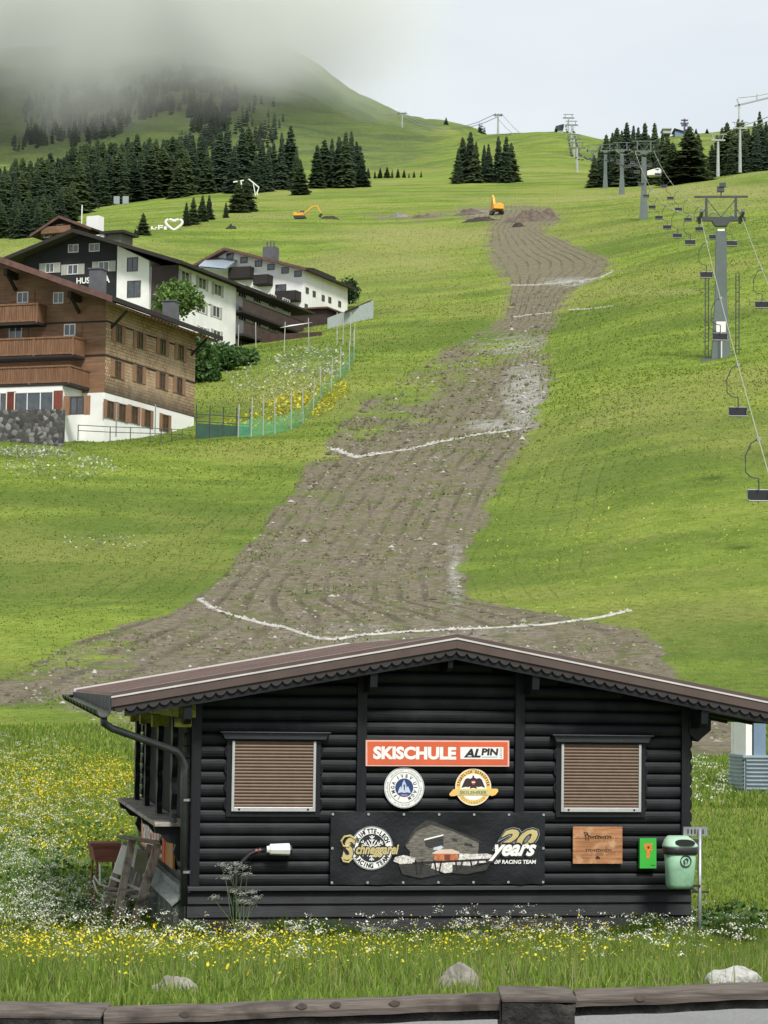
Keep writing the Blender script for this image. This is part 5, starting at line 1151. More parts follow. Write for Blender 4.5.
# ---------------- excavators
def excavator(g, k, az, boom, label, size):
    o = empty('excavator', g, az, label, 'excavator', 'excavators working on the piste'); s = size
    m = MB(); [m.prism([(-2*s, .15*s), (-2.2*s, .5*s), (-1.9*s, .9*s), (1.9*s, .9*s), (2.2*s, .5*s), (2*s, .15*s), (1.6*s, 0), (-1.6*s, 0)], lambda a, b: (a, y0, b), lambda a, b: (a, y0+.6*s, b)) for y0 in (-1.4*s, .8*s)]; m.build('track', M['dark_metal'], o)
    m = MB(); m.box(-2.1*s, 1.4*s, -1.3*s, 1.3*s, 1.0*s, 1.9*s); m.box(-2.3*s, -1.2*s, -1.25*s, 1.25*s, 1.1*s, 2.3*s); m.build('body', M['yellow_machine'], o, bevel=.06)
    m = MB(); m.box(.0, 1.5*s, -1.28*s, -.25*s, 1.9*s, 3.0*s); cb = m.build('cab', M['yellow_machine'], o, bevel=.05); m = MB(); m.box(.15*s, 1.53*s, -1.31*s, -.22*s, 2.1*s, 2.85*s); m.build('glazing', M['glass'], cb)
    for nm, a, b, w in boom: m = MB(); m.bar((a[0]*s, .2*s, a[1]*s), (b[0]*s, .2*s, b[1]*s), w*s, w*1.3*s, up=(0, 1, 0)); m.build(nm, M['yellow_machine'] if nm != 'bucket' else M['dark_metal'], o)
    return o
g = ground_at(300, 219, 100); excavator(g, 0, R(-8), (('boom', (1.2, 1.7), (4.4, 4.4), .42), ('boom', (4.4, 4.4), (6.2, 4.6), .4), ('arm', (6.2, 4.6), (7.6, 1.8), .32), ('bucket', (7.7, 1.8), (6.9, .6), .75)), 'yellow excavator with long bent arm digging left of the centre meadow', g.y/FPX*30/10.5)
g = ground_at(496.5, 215, 100); e2 = excavator(g, 0, R(100), (('boom', (1.2, 1.7), (2.6, 4.6), .42), ('boom', (2.6, 4.6), (3.6, 5.4), .36), ('arm', (3.6, 5.4), (4.6, 2.0), .3), ('bucket', (4.6, 2.0), (4.0, .9), .7)), 'orange yellow excavator seen from behind on the upper dirt heap', g.y/FPX*13/3.1)
# spoil heaps
def heap(px, py, w, h, label, m=None, dd=1.2, seed=0):
    g = ground_at(px, py, 100); k = g.y/FPX; rg = np.random.default_rng(seed); n, mm = 40, 14; vs = []
    for i in range(mm+1):
        for j in range(n):
            a = 2*math.pi*j/n; r = i/mm; bump = float(fbm(np.array([px*3+math.cos(a)*r*3.5]), np.array([py+math.sin(a)*r*3.5]), 3, seed)[0])
            x = math.cos(a)*r*w*k*.5; y = math.sin(a)*r*w*k*.5*dd; vs.append((x, y, (1-r**1.6)*1.5*h*k*(1+1.1*bump)-.25+(gz(g.x+x, g.y+y)-g.z)))
    fs = [(i*n+j, i*n+(j+1) % n, (i+1)*n+(j+1) % n, (i+1)*n+j) for i in range(mm) for j in range(n)]; b = MB().add(vs, fs)
    return tag(b.build('soil_heap', m or simple('moist_brown_soil', (.105, .08, .06), .95, .35, .9, bump=.8, bdist=.2), None, loc=g, smooth=True), label, 'heap', 'heaps of soil by the excavators')
soil = simple('moist_brown_soil', (.12, .095, .072), .95, .4, .9, bump=.8, bdist=.2); dsoil = simple('dark_wet_soil', (.045, .035, .028), .95, .4, .9, bump=.8, bdist=.2)
heap(532, 221, 62, 9, 'broad brown soil heap right of the orange yellow excavator', soil, .5, 1); heap(518, 227, 17, 3.5, 'small dark wet soil mound at the foot of the broad heap', dsoil, .6, 2)
heap(470, 215, 42, 4, 'long low soil heap left of the orange yellow excavator', soil, .4, 3); heap(482, 221, 50, 3, 'dark low soil ridge under the orange yellow excavator', dsoil, .3, 4); heap(424, 218, 34, 3, 'low grey brown soil heap on the centre meadow', soil, .4, 5)
heap(330, 219, 26, 2.5, 'flat dark soil strip beside the long armed excavator', dsoil, .3, 6); heap(400, 217, 20, 3, 'small stone coloured heap between the two digging sites', simple('grey_rubble', (.2, .19, .17), .9, .3, 1), .4, 7)
heap(137, 235, 8, 2, 'tiny dark bushy mound beside the small lone spruce', simple('dark_brush', (.03, .05, .02), .95, .4, 1), .6, 8); heap(231, 229, 14, 3, 'dark brush pile on the meadow left of the long armed excavator', simple('dark_brush', (.02, .03, .018), .95, .4, 1), .5, 9)
# ---------------- skyline things
g = ground(560, 1385); k = g.y/FPX; so_ = empty('mountain_station', g, 0, 'small dark mountain station hut on the central far hilltop', 'building'); q = MB(); q.prism([(-3*k, -3), (3*k, -3), (3*k, 3*k), (-2.4*k, 3*k)], lambda a, b: (a, 0, b), lambda a, b: (a, 8, b)); q.build('base', M['concrete'], so_)
q = MB(); q.prism([(-4.5*k, 3*k), (3.4*k, 3*k), (4.2*k, 8*k), (2*k, 8*k), (-4.5*k, 6*k)], lambda a, b: (a, -1, b), lambda a, b: (a, 9, b)); q.build('cabin', M['dark_metal'], so_)
g = ground(680, 1390); k = g.y/FPX; so_ = empty('mountain_restaurant', g, 0, 'grey blue mountain building with sloping roof on the right hand skyline', 'building')
q = MB(); q.prism([(-5*k, -3), (5*k, -3), (5*k, 4*k), (-5*k, 6*k)], lambda a, b: (a, 0, b), lambda a, b: (a, 12, b)); q.build('wall', M['tin_blue'], so_); q = MB(); q.add([(-6*k, -1, 8*k), (6*k, -1, 4.6*k), (6*k, 13, 4.6*k), (-6*k, 13, 8*k), (-6*k, -1, 7*k), (6*k, -1, 3.8*k), (6*k, 13, 3.8*k), (-6*k, 13, 7*k)], [(0,1,2,3), (7,6,5,4), (0,4,5,1), (1,5,6,2), (3,7,4,0)]); q.build('roof', M['dark_metal'], so_)
q = MB(); q.box(-17*k, -9*k, 0, 10, 3*k, 7*k); q.box(-18*k, -8.5*k, -1, 11, 7*k, 8*k); q.build('annex', M['tower_pale'], so_)
g = ground(684.5, 1380); q = MB(); k = g.y/FPX; q.tube([(0, 0, 0), (0, 0, 17*k)], .6, 8); q.box(-4*k, 4*k, -1, 1, 12*k, 13*k); q.box(-3.4*k, 3.6*k, -1, 1, 15.3*k, 16*k); q.box(-3*k, -1.2*k, -1, 1, 9.6*k, 12*k); q.box(1.2*k, 3*k, -1, 1, 9.6*k, 12*k); tag(q.build('radio_mast', simple('violet_grey_mast', (.11, .11, .19), .6), None, loc=g), 'stout dark violet lift mast beside the building on the right hand skyline', 'mast')
# cable pylons on the far ridge
for (px, D, h, lb) in ((402, 2050, 18, 'slender cable pylon on the mountain ridge left of centre'), (498, 1500, 22, 'slender cable pylon rising above the isolated centre clump')):
    g = ground(px, D); k = D/FPX; o = empty('cable_pylon', g, 0, lb, 'pylon', 'far cable pylons'); q = MB(); q.tube([(0, 0, -3), (0, 0, h*k)], [1.0, .6], 6); q.build('mast', M['tower_pale'], o); q = MB(); q.box(-5*k, 5*k, -.6, .6, (h-2)*k, (h-1)*k); q.box(-3.4*k, -2.6*k, -.6, .6, (h-3)*k, h*k); q.box(2.6*k, 3.4*k, -.6, .6, (h-3)*k, h*k); q.build('crossarm', M['tower'], o)
a = ground(402, 2050)+Vector((0, 0, 17*2050/FPX)); b = ground(498, 1500)+Vector((0, 0, 21*1500/FPX)); c0 = P(330, 84, 2400); d0 = P(600, 150, 1200)
q = MB()
for off in (-1.6, 1.6):
    pts = []
    for (s0, s1) in ((c0, a), (a, b), (b, d0)):
        for i in range(9): t = i/8; p = s0.lerp(s1, t); p.z -= 12*4*t*(1-t); p.x += off*1.6; pts.append(p.copy())
    q.tube(pts, .22, 4)
tag(q.build('ropeway_cable', simple('grey_rope', (.22, .24, .25), .6, bump=0)), 'pair of thin ropeway cables strung along the far ridge', 'cable')
# crane on the right
g = ground(740, 900); k = 900/FPX; o = empty('tower_crane', g, 0, 'pale tower crane jib rising above the wood at the right edge', 'crane')
def kk(px, py, D=900): return P(px, py, D)-g
q = MB(); q.bar(kk(739, 150), kk(739, 104), .6); q.build('mast', M['tower_pale'], o)
q = MB(); q.bar(kk(735, 106), kk(780, 95), .6, .6); q.bar(kk(737, 99), kk(740, 108), .4); q.build('jib', simple('pale_crane_grey', (.3, .32, .34), .6), o); q = MB(); q.tube([kk(738, 98), kk(757, 96), kk(780, 91)], .14, 4); q.bar(kk(757, 94), kk(757, 100), .5); q.build('tie_bar', M['tower_pale'], o)
# ================================================================== low cloud on the mountain
def cloud_obj():
    q = bpy.data.materials.new('cloud_mist'); q.use_nodes = True; t = q.node_tree; t.nodes.clear()
    o = t.nodes.new('ShaderNodeOutputMaterial'); v = t.nodes.new('ShaderNodeVolumePrincipled'); t.links.new(v.outputs[0], o.inputs['Volume'])
    v.inputs['Color'].default_value = (1, 1, 1, 1); v.inputs['Anisotropy'].default_value = -.3
    tc = t.nodes.new('ShaderNodeTexCoord'); sp = t.nodes.new('ShaderNodeSeparateXYZ'); t.links.new(tc.outputs['Object'], sp.inputs[0])
    def mth(op, a, b=None, c=None):
        n = t.nodes.new('ShaderNodeMath'); n.operation = op
        for x, i in ((a, 0), (b, 1), (c, 2)):
            if x is None: continue
            if isinstance(x, (int, float)): n.inputs[i].default_value = x
            else: t.links.new(x, n.inputs[i])
        return n.outputs[0]
    n1 = t.nodes.new('ShaderNodeTexNoise'); n1.inputs['Scale'].default_value = .0055; n1.inputs['Detail'].default_value = 5; n1.inputs['Roughness'].default_value = .58; n1.inputs['Distortion'].default_value = .6
    t.links.new(tc.outputs['Object'], n1.inputs['Vector'])
    # lower boundary of the cloud, height in metres above the camera, sinking towards +x up to the ridge
    bx = t.nodes.new('ShaderNodeMapRange'); bx.inputs[1].default_value = -450; bx.inputs[2].default_value = -60; bx.inputs[3].default_value = .2668; bx.inputs[4].default_value = .2495; t.links.new(sp.outputs[0], bx.inputs[0])
    h = mth('SUBTRACT', sp.outputs[2], mth('MULTIPLY', sp.outputs[1], bx.outputs[0]))
    up = mth('DIVIDE', h, 42.0)
    base = mth('ADD', mth('MULTIPLY', mth('SUBTRACT', n1.outputs[0], .5), 7.5), up)
    d = mth('MULTIPLY', mth('MAXIMUM', base, 0), .006)
    d = mth('MINIMUM', d, .014)
    dx = mth('DIVIDE', mth('SUBTRACT', sp.outputs[0], -560.0), 600.0); dy = mth('DIVIDE', mth('SUBTRACT', sp.outputs[1], 1800.0), 640.0); rr = mth('SQRT', mth('ADD', mth('MULTIPLY', dx, dx), mth('MULTIPLY', dy, dy)))
    fall = mth('MINIMUM', mth('MAXIMUM', mth('MULTIPLY', mth('SUBTRACT', 1.04, rr), 3.0), 0), 1)
    thin = mth('MULTIPLY', mth('MINIMUM', mth('MAXIMUM', mth('ADD', mth('DIVIDE', h, 200.0), 1.0), 0), 1), .0003)
    t.links.new(mth('MULTIPLY', mth('ADD', d, thin), fall), v.inputs['Density'])
    # rounded irregular shell
    mb = MB(); nu, nv = 64, 32; vs = []
    for j in range(nv+1):
        th = math.pi*j/nv
        for i in range(nu):
            ph = 2*math.pi*i/nu; c = (math.sin(th)*math.cos(ph), math.sin(th)*math.sin(ph), math.cos(th))
            e = [math.copysign(abs(k)**.45, k) for k in c]; w = 1+.06*math.sin(ph*3+1)+.05*math.sin(ph*5+th*4)
            vs.append((e[0]*640*w, e[1]*680*w, e[2]*300*w))
    fs = [(j*nu+i, j*nu+(i+1) % nu, (j+1)*nu+(i+1) % nu, (j+1)*nu+i) for j in range(nv) for i in range(nu)]
    mb.add([(x, y, z) for x, y, z in vs], fs)
    vv = [(a-560, b+1800, c+470) for a, b, c in mb.v]; mb.v = vv
    ob = mb.build('low_cloud', q, smooth=True); tag(ob, 'low grey cloud and mist hanging on the mountain top', 'cloud', kind='stuff')
cloud_obj()

# ================================================================== trees
def spruce_mesh(name, seed, H=18.0, Rb=3.6, dens=1.0, col=(.022, .043, .020)):
    rg = np.random.default_rng(seed); vs = []; fs = []; cs = []; n = int(44*dens)
    for i in range(n):
        u = (i+rg.random()*.6)/n; z = H*(.05+.95*u); r = Rb*(1-u)**(.75+.02*seed%.25)*(.72+.42*rg.random()+.12*math.sin(i*.9+seed))+.10
        nb = int(8+9*(1-u)); a0 = rg.random()*6.28
        for k in range(nb):
            a = a0+6.283*k/nb+rg.normal()*.22; L = r*(.68+.5*rg.random()); dr = .28*L+.15*rg.random(); w = (.30+.28*L)*.62*(.8+.4*rg.random())
            c, s = math.cos(a), math.sin(a); lift = rg.normal()*.12
            p0 = np.array([0, 0, z+.25]); p1 = np.array([c*L*.55, s*L*.55, z-dr*.35+lift]); p2 = np.array([c*L, s*L, z-dr*.95+lift+.18*L*.4])
            sd = np.array([-s, c, 0])*w; tw = np.array([0, 0, -.30*w-.12])
            b = len(vs); vs += [p0, p1+sd+tw, p2+sd*.35+tw, p2-sd*.35+tw, p1-sd+tw, p1+np.array([0, 0, .12])]
            fs += [(b, b+1, b+5), (b+1, b+2, b+5), (b+2, b+3, b+5), (b+3, b+4, b+5), (b+4, b, b+5)]
            # hanging twigs
            for q in range(2):
                t = .35+.6*rg.random(); pc = p0*(1-t)+p2*t; hw = .14+.18*rg.random(); hh = .3+.5*rg.random(); b = len(vs); dn = np.array([rg.normal()*.2, rg.normal()*.2, -hh])
                vs += [pc+np.array([c, s, 0])*hw, pc-np.array([c, s, 0])*hw, pc+dn]; fs += [(b, b+1, b+2)]
            sh = np.clip(rg.normal(1, .22), .5, 1.6); cc = np.array(col)*sh; cs += [cc]*(6+6)
    vs += [np.array([0, 0, H*1.02]), np.array([.16, 0, H*.93]), np.array([-.16, .1, H*.93]), np.array([0, -.16, H*.93])]; b = len(vs)-4
    fs += [(b, b+1, b+2), (b, b+2, b+3), (b, b+3, b+1)]; cs += [np.array(col)]*4
    return np.array(vs), np.array(fs), np.array(cs)
def make_tree(name, seed, H, Rb, dens, col, label, cat, group):
    r = empty(name, (0, 0, 0), 0, label, cat, group); v, f, c = spruce_mesh(name, seed, H, Rb, dens, col)
    np_mesh('crown', v, f, M['leaf'], c, r)
    t = MB(); t.tube([(0, 0, -1.2), (0, 0, H*.5), (0, 0, H*.97)], [H*.019, H*.013, H*.003], 7); t.build('trunk', M['bark'], r); return r
PROT = []
for i, (Rb, col) in enumerate(((3.2, (.058, .088, .042)), (3.8, (.068, .100, .042)), (2.8, (.056, .084, .048)), (4.2, (.076, .108, .042)), (3.4, (.050, .080, .044)))):
    PROT.append([make_tree('spruce_tree', 40+i, 18.0, Rb, 1.0, col, 'x', 'tree', 'g'), False])
def place_tree(px, D, hpx, label, group, var=None, wid=1.0, tilt=0, py=None):
    k = random.randrange(5) if var is None else var; g = ground(px, D) if py is None else ground_at(px, py)
    if py is not None: D = g.y
    pr = PROT[k]
    if not pr[1]: o = pr[0]; pr[1] = True
    else: o = copy_tree(pr[0])
    s = hpx*D/FPX/18.0; o.location = g-Vector((0, 0, .3)); o.rotation_euler = (random.gauss(0, .012), random.gauss(0, .012), random.random()*6.28); wj = 1.22*random.uniform(.85, 1.2); o.scale = (s*wid*wj, s*wid*wj*random.uniform(.9, 1.1), s*random.uniform(.93, 1.05))
    o['label'] = label; o['group'] = group; o['category'] = 'tree'
    return o
random.seed(11)
# big forest on the left: front edge follows rows of the meadow border
LBL = 'dark green spruce packed into the dense forest below the misty mountain'; GRP = 'spruces of the dense left forest'
def edge_row(px): return float(np.interp(px, [-40, 0, 40, 62, 80, 110, 140, 165, 182, 215, 260, 300], [240, 240, 238, 226, 214, 205, 201, 197, 196, 189, 184, 182]))
def Dfor(px, row, lo=200, hi=1200):
    D = np.linspace(lo, hi, 500); x = (px-CX)/FPX*D; p = project(x, D, height(x, D))[1]; return float(D[np.argmax(p <= row)]) if (p <= row).any() else hi
for layer, (off, n) in enumerate(((0, 30), (6, 34), (13, 38), (22, 38), (32, 32))):
    for i in range(n):
        px = -45+(228*(i+random.random()*.9)/n); row = edge_row(px)-off-random.random()*4; D = Dfor(px, max(row, 186))+layer*14
        top = np.interp(px, [-45, 0, 40, 80, 130, 180], [168, 162, 158, 148, 139, 139]); h = random.uniform(30, 42) if layer < 2 and px < 75 else random.uniform(42, 58)
        pyg = project(*ground(px, D))[1]; h = min(h, max(24, pyg-top+random.uniform(-4, 9)))
        place_tree(px, D, h, LBL+', layer %d' % layer, GRP, wid=random.uniform(1.0, 1.35))
G2 = 'spruces in the tall stand behind the lift station'
for (px, hp, D, w) in ((186, 52, 700, .9), (193, 60, 720, .95), (201, 62, 735, .9), (207, 50, 705, .9), (213, 58, 760, .9), (219, 70, 720, .95), (226, 68, 735, .95), (233, 52, 700, .9), (241, 68, 715, 1.1), (248, 66, 735, 1.1), (255, 44, 700, .9), (261, 56, 720, .95), (267, 48, 705, .9), (273, 50, 740, .9), (281, 60, 720, .95), (289, 66, 735, 1.25), (296, 48, 710, .8), (190, 40, 760, 1), (229, 55, 760, 1), (270, 44, 760, 1), (178, 44, 690, .9)):
    place_tree(px, D, hp, 'tall dark spruce in the stand between the dense forest and the lone spruce', G2, wid=w)
G3 = 'spruces of the clump left of centre'
for (px, hp, D, w) in ((317, 46, 735, 1.0), (324, 52, 745, 1.05), (331, 52, 760, 1.0), (338, 56, 740, .95), (345, 58, 735, .95), (350, 62, 750, .95), (356, 50, 760, 1.), (362, 34, 740, 1.05), (359, 44, 770, 1.), (341, 46, 770, 1.)):
    place_tree(px, D, hp, 'tall dark spruce in the clump between the lone spruce and the three trees at centre', G3, wid=w)
G4 = 'spruces of the isolated centre clump'
for (px, hp, D, w) in ((458, 40, 760, .9), (463.5, 50, 775, 1.1), (470, 52, 770, 1.1), (475, 42, 760, .9), (484, 40, 770, .9), (489, 44, 765, .95), (499, 48, 770, 1.05), (505, 48, 760, 1.0), (511, 42, 770, .95)):
    place_tree(px, D, hp, 'dark spruce in the small isolated clump on the crest at picture centre', G4, wid=w)
place_tree(300, 600, 36, 'lone bushy spruce standing out on the meadow in front of the tall stand', 'single spruces on the meadow', 1, 1.25, py=195)
place_tree(143, 500, 26, 'small lone spruce just left of the white heart sculpture', 'single spruces on the meadow', 3, 1.25, py=235)
for (px, py, h, w, k) in ((186, 226, 26, 1.15, 0), (193, 225, 30, 1.2, 3), (202, 222, 29, 1.2, 1), (209, 220, 27, 1.15, 2), (226, 218, 18, 1.15, 0), (238, 213, 36, 1.25, 3), (246, 212, 38, 1.25, 1)):
    place_tree(px, 500, h, 'bushy spruce in the loose row right behind the heart sculpture' if px < 230 else 'bushy spruce of the dense pair beside the bent white lift frame', 'spruces behind the heart sculpture' if px < 230 else 'pair of spruces by the lift frame', k, w, py=py)
place_tree(135, 500, 9, 'tiny young spruce beside the small lone spruce', 'single spruces on the meadow', 0, 1.3, py=236)
G5 = 'spruces of the wood behind the chairlift pylons'
for i, (px, hp, D, w) in enumerate(((594, 36, 690, .9), (600, 42, 720, .9), (606, 54, 735, .9), (611, 56, 720, .9), (616, 62, 730, .9), (621, 58, 745, .9), (627, 68, 725, .9), (632, 60, 740, .9), (637, 60, 760, .9), (643, 66, 735, .9), (649, 54, 745, .9), (655, 62, 740, .9), (661, 52, 735, 1.), (667, 52, 720, 1.1), (609, 40, 690, .9), (619, 44, 690, .9), (633, 44, 690, .9), (645, 46, 690, .9), (657, 44, 690, .9), (602, 30, 690, 1.))):
    place_tree(px, D, hp, 'dark spruce in the wood behind the row of chairlift pylons', G5, wid=w)
place_tree(689, 640, 64, 'broad tall spruce at the right end of the pylon wood', 'large spruces at the wood edge', 3, 1.5)
place_tree(697, 655, 52, 'broad spruce leaning against the tallest one at the wood edge', 'large spruces at the wood edge', 3, 1.3)
o = place_tree(673, 640, 44, 'lighter olive green bushy tree between the wood and the broad spruce', 'large spruces at the wood edge', 1, 1.6)
for px, h in ((703, 16), (707, 15)): place_tree(px, 690, h, 'small spruce in the gap beside the pale lift towers', 'small spruces at the gap')
G6 = 'spruces of the wood at the right edge'
for (px, hp, D, w) in ((712, 34, 680, 1.), (717, 44, 690, .95), (722, 52, 700, .95), (727, 60, 690, .95), (733, 48, 680, .95), (738, 58, 715, .9), (743, 54, 720, .9), (748, 50, 700, .95), (754, 56, 700, .9), (760, 62, 690, .9), (766, 52, 700, .9), (772, 60, 690, .9), (779, 56, 700, .9), (786, 58, 690, .9), (745, 40, 670, .9), (731, 36, 670, .9), (757, 44, 670, .9), (769, 42, 670, .9), (795, 56, 690, .9)):
    place_tree(px, D, hp, 'dark spruce in the wood behind the pale lift towers at the right edge', G6, wid=w)
for (px, D, h, w) in ((368, 900, 12, 1.2), (375, 905, 9, 1.2), (380, 905, 12, 1.1), (387, 905, 13, 1.1), (392, 900, 10, 1.1), (398, 900, 11, 1.1), (404, 905, 10, 1.2), (414, 905, 8, 1.2), (421, 905, 8, 1.2), (409, 905, 6, 1.2)):
    place_tree(px, D, h, 'small dark spruce in the row on the far crest right of the clump', 'small spruces on the far crest', wid=w)
for (px, h, w) in ((446, 8, 1.5), (707, 6, 1.8), (696, 7, 1.6)):
    place_tree(px, 1390 if px > 500 else 2150, h, {446: 'tiny round tree alone on the far skyline', 707: 'tiny tree on the right hand skyline', 696: 'dark tree beside the mountain station'}[px], 'lone skyline trees', wid=w)
# every tree gets its own place in its group
_gr = {}
for o in list(COL.objects):
    if o.get('category') == 'tree' and o.get('group'): _gr.setdefault((o['group'], o['label']), []).append(o)
_rows = ['front', 'second', 'third', 'fourth', 'rearmost']
for (g_, l_), os_ in _gr.items():
    if len(os_) < 2: continue
    os_.sort(key=lambda o: project(o.location.x, o.location.y, o.location.z)[0])
    sh = {GRP: 'row', G2: 'the tall stand behind the lift hut', G3: 'the clump left of centre', G4: 'the isolated centre clump', G5: 'the wood behind the chairlift pylons', G6: 'the wood at the right edge',
          'small spruces on the far crest': 'the row on the far crest', 'spruces behind the heart sculpture': 'the row behind the heart sculpture', 'pair of spruces by the lift frame': 'the pair by the bent gantry', 'small spruces at the gap': 'the gap by the pale towers'}.get(g_, g_)
    for i, o in enumerate(os_):
        if sh == 'row': o['label'] = '%s spruce from the left in the %s row of the dense left forest' % (ordinal(i+1), _rows[int(l_[-1])])
        else: o['label'] = '%s dark spruce from the left in %s' % (ordinal(i+1), sh)
# far woods on the mountain side: one mass
rg = np.random.default_rng(5); pv, pf, pc = spruce_mesh('f', 3, 12, 3.0, .22, (.045, .065, .045)); AV = []; AF = []; AC = []; nb_ = 0
spots = []
for (cx, cy, rx, ry, n) in ((100, 118, 55, 22, 420), (205, 110, 26, 28, 420), (60, 105, 40, 22, 200), (150, 95, 50, 22, 330), (30, 142, 26, 9, 90), (255, 130, 30, 25, 110), (70, 140, 16, 20, 60), (200, 150, 30, 14, 160), (480, 132, 16, 3, 40)):
    for i in range(int(n*1.5)):
        a = rg.random()*6.28; r = rg.random()**.6; spots.append((cx+rx*r*math.cos(a)+8*math.sin(cy), cy+ry*r*math.sin(a)-.25*rx*r*math.cos(a)))
Dg = np.linspace(1000, 2900, 400)
for (px, py) in spots:
    if float(fbm(np.array([px/9.]), np.array([py/6.]), 3, 55)[0]) < -.02: continue
    x = (px-CX)/FPX*Dg; pr = project(x, Dg, height(x, Dg))[1]; ok = pr <= py
    if not ok.any(): continue
    D = float(Dg[np.argmax(ok)]); X = (px-CX)/FPX*D; s = rg.uniform(.45, .95); a = rg.random()*6.28; c, sn_ = math.cos(a), math.sin(a)
    v = pv*s; v = np.c_[v[:, 0]*c-v[:, 1]*sn_, v[:, 0]*sn_+v[:, 1]*c, v[:, 2]]+np.array([X, D, gz(X, D)-1])
    AV.append(v); AF.append(pf+nb_); AC.append(pc*rg.uniform(.8, 1.2)); nb_ += len(v)
fw = np_mesh('distant_forest', np.concatenate(AV), np.concatenate(AF), M['leaf'], np.concatenate(AC)); tag(fw, 'dark mountain scrub and forest patches half lost in mist', 'forest', kind='stuff')

# ================================================================== chairlift
def lift_tower(name, base, k, H, G, label, group, big=False, mt='tower'):
    """base point, metres; H height to the sheaves, G half gauge"""
    o = empty(name, base, LAZ, label, 'pylon', group); m = M[mt]
    q = MB(); q.add([(sx*w, sy*w, z) for (w, z) in ((.85, -1), (.8, .3), (.50, H*.45), (.44, H*.92)) for sx, sy in ((-1, -1), (1, -1), (1, 1), (-1, 1))], [(i*4+j, i*4+(j+1) % 4, i*4+4+(j+1) % 4, i*4+4+j) for i in range(3) for j in range(4)]+[(12, 13, 14, 15)]); q.build('mast', m, o)
    q = MB(); q.box(-G-.35, G+.35, -.2, .2, H-.05, H+.3); q.bar((-G-.1, 0, H+.3), (-G*.72, 0, H+1.1), .08); q.bar((G+.1, 0, H+.3), (G*.72, 0, H+1.1), .08); q.bar((0, 0, H+.3), (-G*.72, 0, H+1.9), .07); q.bar((0, 0, H+.3), (G*.72, 0, H+1.9), .07); q.prism([(-.8, H-.05), (.8, H-.05), (.5, H-.5), (-.5, H-.5)], lambda a, b: (a, -.35, b), lambda a, b: (a, .35, b)); q.build('crossarm', M['lift_dark'] if big else m, o)
    q = MB()
    for sx in (-G*.72, G*.72): q.box(sx-.11, sx+.11, -.11, .11, H+.3, H+2.0)
    q.box(-G-.55, G+.55, -.10, .10, H+2.0, H+2.16); q.build('service_frame', m if not big else M['lift_dark'], o)
    for sx in (-G, G):
        q = MB(); q.box(sx-.1, sx+.1, -2.0, 2.0, H+.10, H+.34)
        s_ = q.build('sheave_train', M['lift_dark'], o); q = MB()
        for j in range(6): y = -1.9+j*.76; q.tube([(sx-.12, y, H+.36), (sx+.12, y, H+.36)], .24, 10)
        q.build('sheave', M['lift_dark'], s_)
    if big:
        q = MB(); q.box(-.3, .3, -.36, -.30, H-2.0, H-.8); q.build('sign_plate', M['white'], o)
        for sx in (-1.35, 1.25):
            q = MB(); q.tube([(sx, -.5, 0), (sx, -.5, H*.62)], .05, 6); q.tube([(sx+.28, -.5, 0), (sx+.28, -.5, H*.62)], .05, 6); z = .3
            while z < H*.6: q.tube([(sx, -.5, z), (sx+.28, -.5, z)], .02, 4); z += .35
            q.build('ladder', M['lift_dark'], o)
        q = MB(); q.box(-1.7, 1.7, -1.1, 1.1, -1.2, .15); q.build('footing', M['tower'], o)
        q = MB(); q.box(-.45, .35, -1.3, -1.22, 2.4, 3.3); q.tube([(0, -1.25, .2), (0, -1.25, 2.5)], .05, 6); q.build('notice_board', M['white'], o)
        q = MB(); q.tube([(0, 0, H+2.1), (0, 0, H+2.8)], .06, 6); q.box(-.35, .25, -.2, .2, H+2.5, H+2.95); q.box(-.15, .4, -.3, .1, H+2.9, H+3.25); q.build('loudspeaker', M['lift_dark'], o)
    return o
# rope line
def up(px, py, D): return P(px, py, D)
T = []   # (left rope point, right rope point, base)
spec = [(721, 362, 216, 200), (644, 219, 150, 437), (622, 196, 149, 600), (605.5, 193, 150, 680), (593, 181, 150, 800)]
LAZ = -math.atan2(up(645, 0, 437).x-up(726, 0, 200).x, 237)
GA = 1.75
for i, (px, pb, pr, D) in enumerate(spec):
    c = P(px, pr, D); b = Vector((c.x, c.y, P(px, pb, D).z)); T.append((c, b))
lbl = ['nearest tall grey chairlift pylon with ladders and loudspeaker on the right slope', 'second grey chairlift pylon up the line, standing free before the wood', 'third grey chairlift pylon up the line, with dark masts beside it', 'fourth grey chairlift pylon up the line, slimmer than the third', 'fifth and last grey chairlift pylon before the crest']
for i, ((c, b), l) in enumerate(zip(T, lbl)):
    D = c.y; lift_tower('chairlift_pylon', b, D/FPX, c.z-b.z-.4, GA if i < 4 else GA*1.1, l, 'chairlift pylons', big=(i == 0))
# the far run up the central hill
far = [(577, 178, 148, 930), (574, 160, 140, 1120), (571.5, 142, 127, 1250), (568.5, 127, 118, 1380)]
for i, (px, pb, pr, D) in enumerate(far):
    c = P(px, pr, D); b = ground(px, D); T.append((c, b)); H = max(9, c.z-b.z); o = empty('chairlift_pylon', b, 0, ['small far chairlift pylon in the dip', 'small far chairlift pylon low on the hill', 'small far chairlift pylon high on the hill', 'topmost chairlift pylon on the central hilltop'][i], 'pylon', 'far chairlift pylons')
    q = MB(); q.tube([(0, 0, -2), (0, 0, H)], [.6, .4], 6); q.build('mast', M['tower_pale'], o); q = MB(); q.box(-3.4, 3.4, -.3, .3, H-.3, H+.3); q.box(-2.2, -1.9, -.2, .2, H+.3, H+2); q.box(1.9, 2.2, -.2, .2, H+.3, H+2); q.box(-3, 3, -.2, .2, H+2, H+2.3); q.build('crossarm', M['tower'], o)
low = P(770, 452, 98.5); low_l = low; xdir = Vector((math.cos(LAZ), math.sin(LAZ), 0))
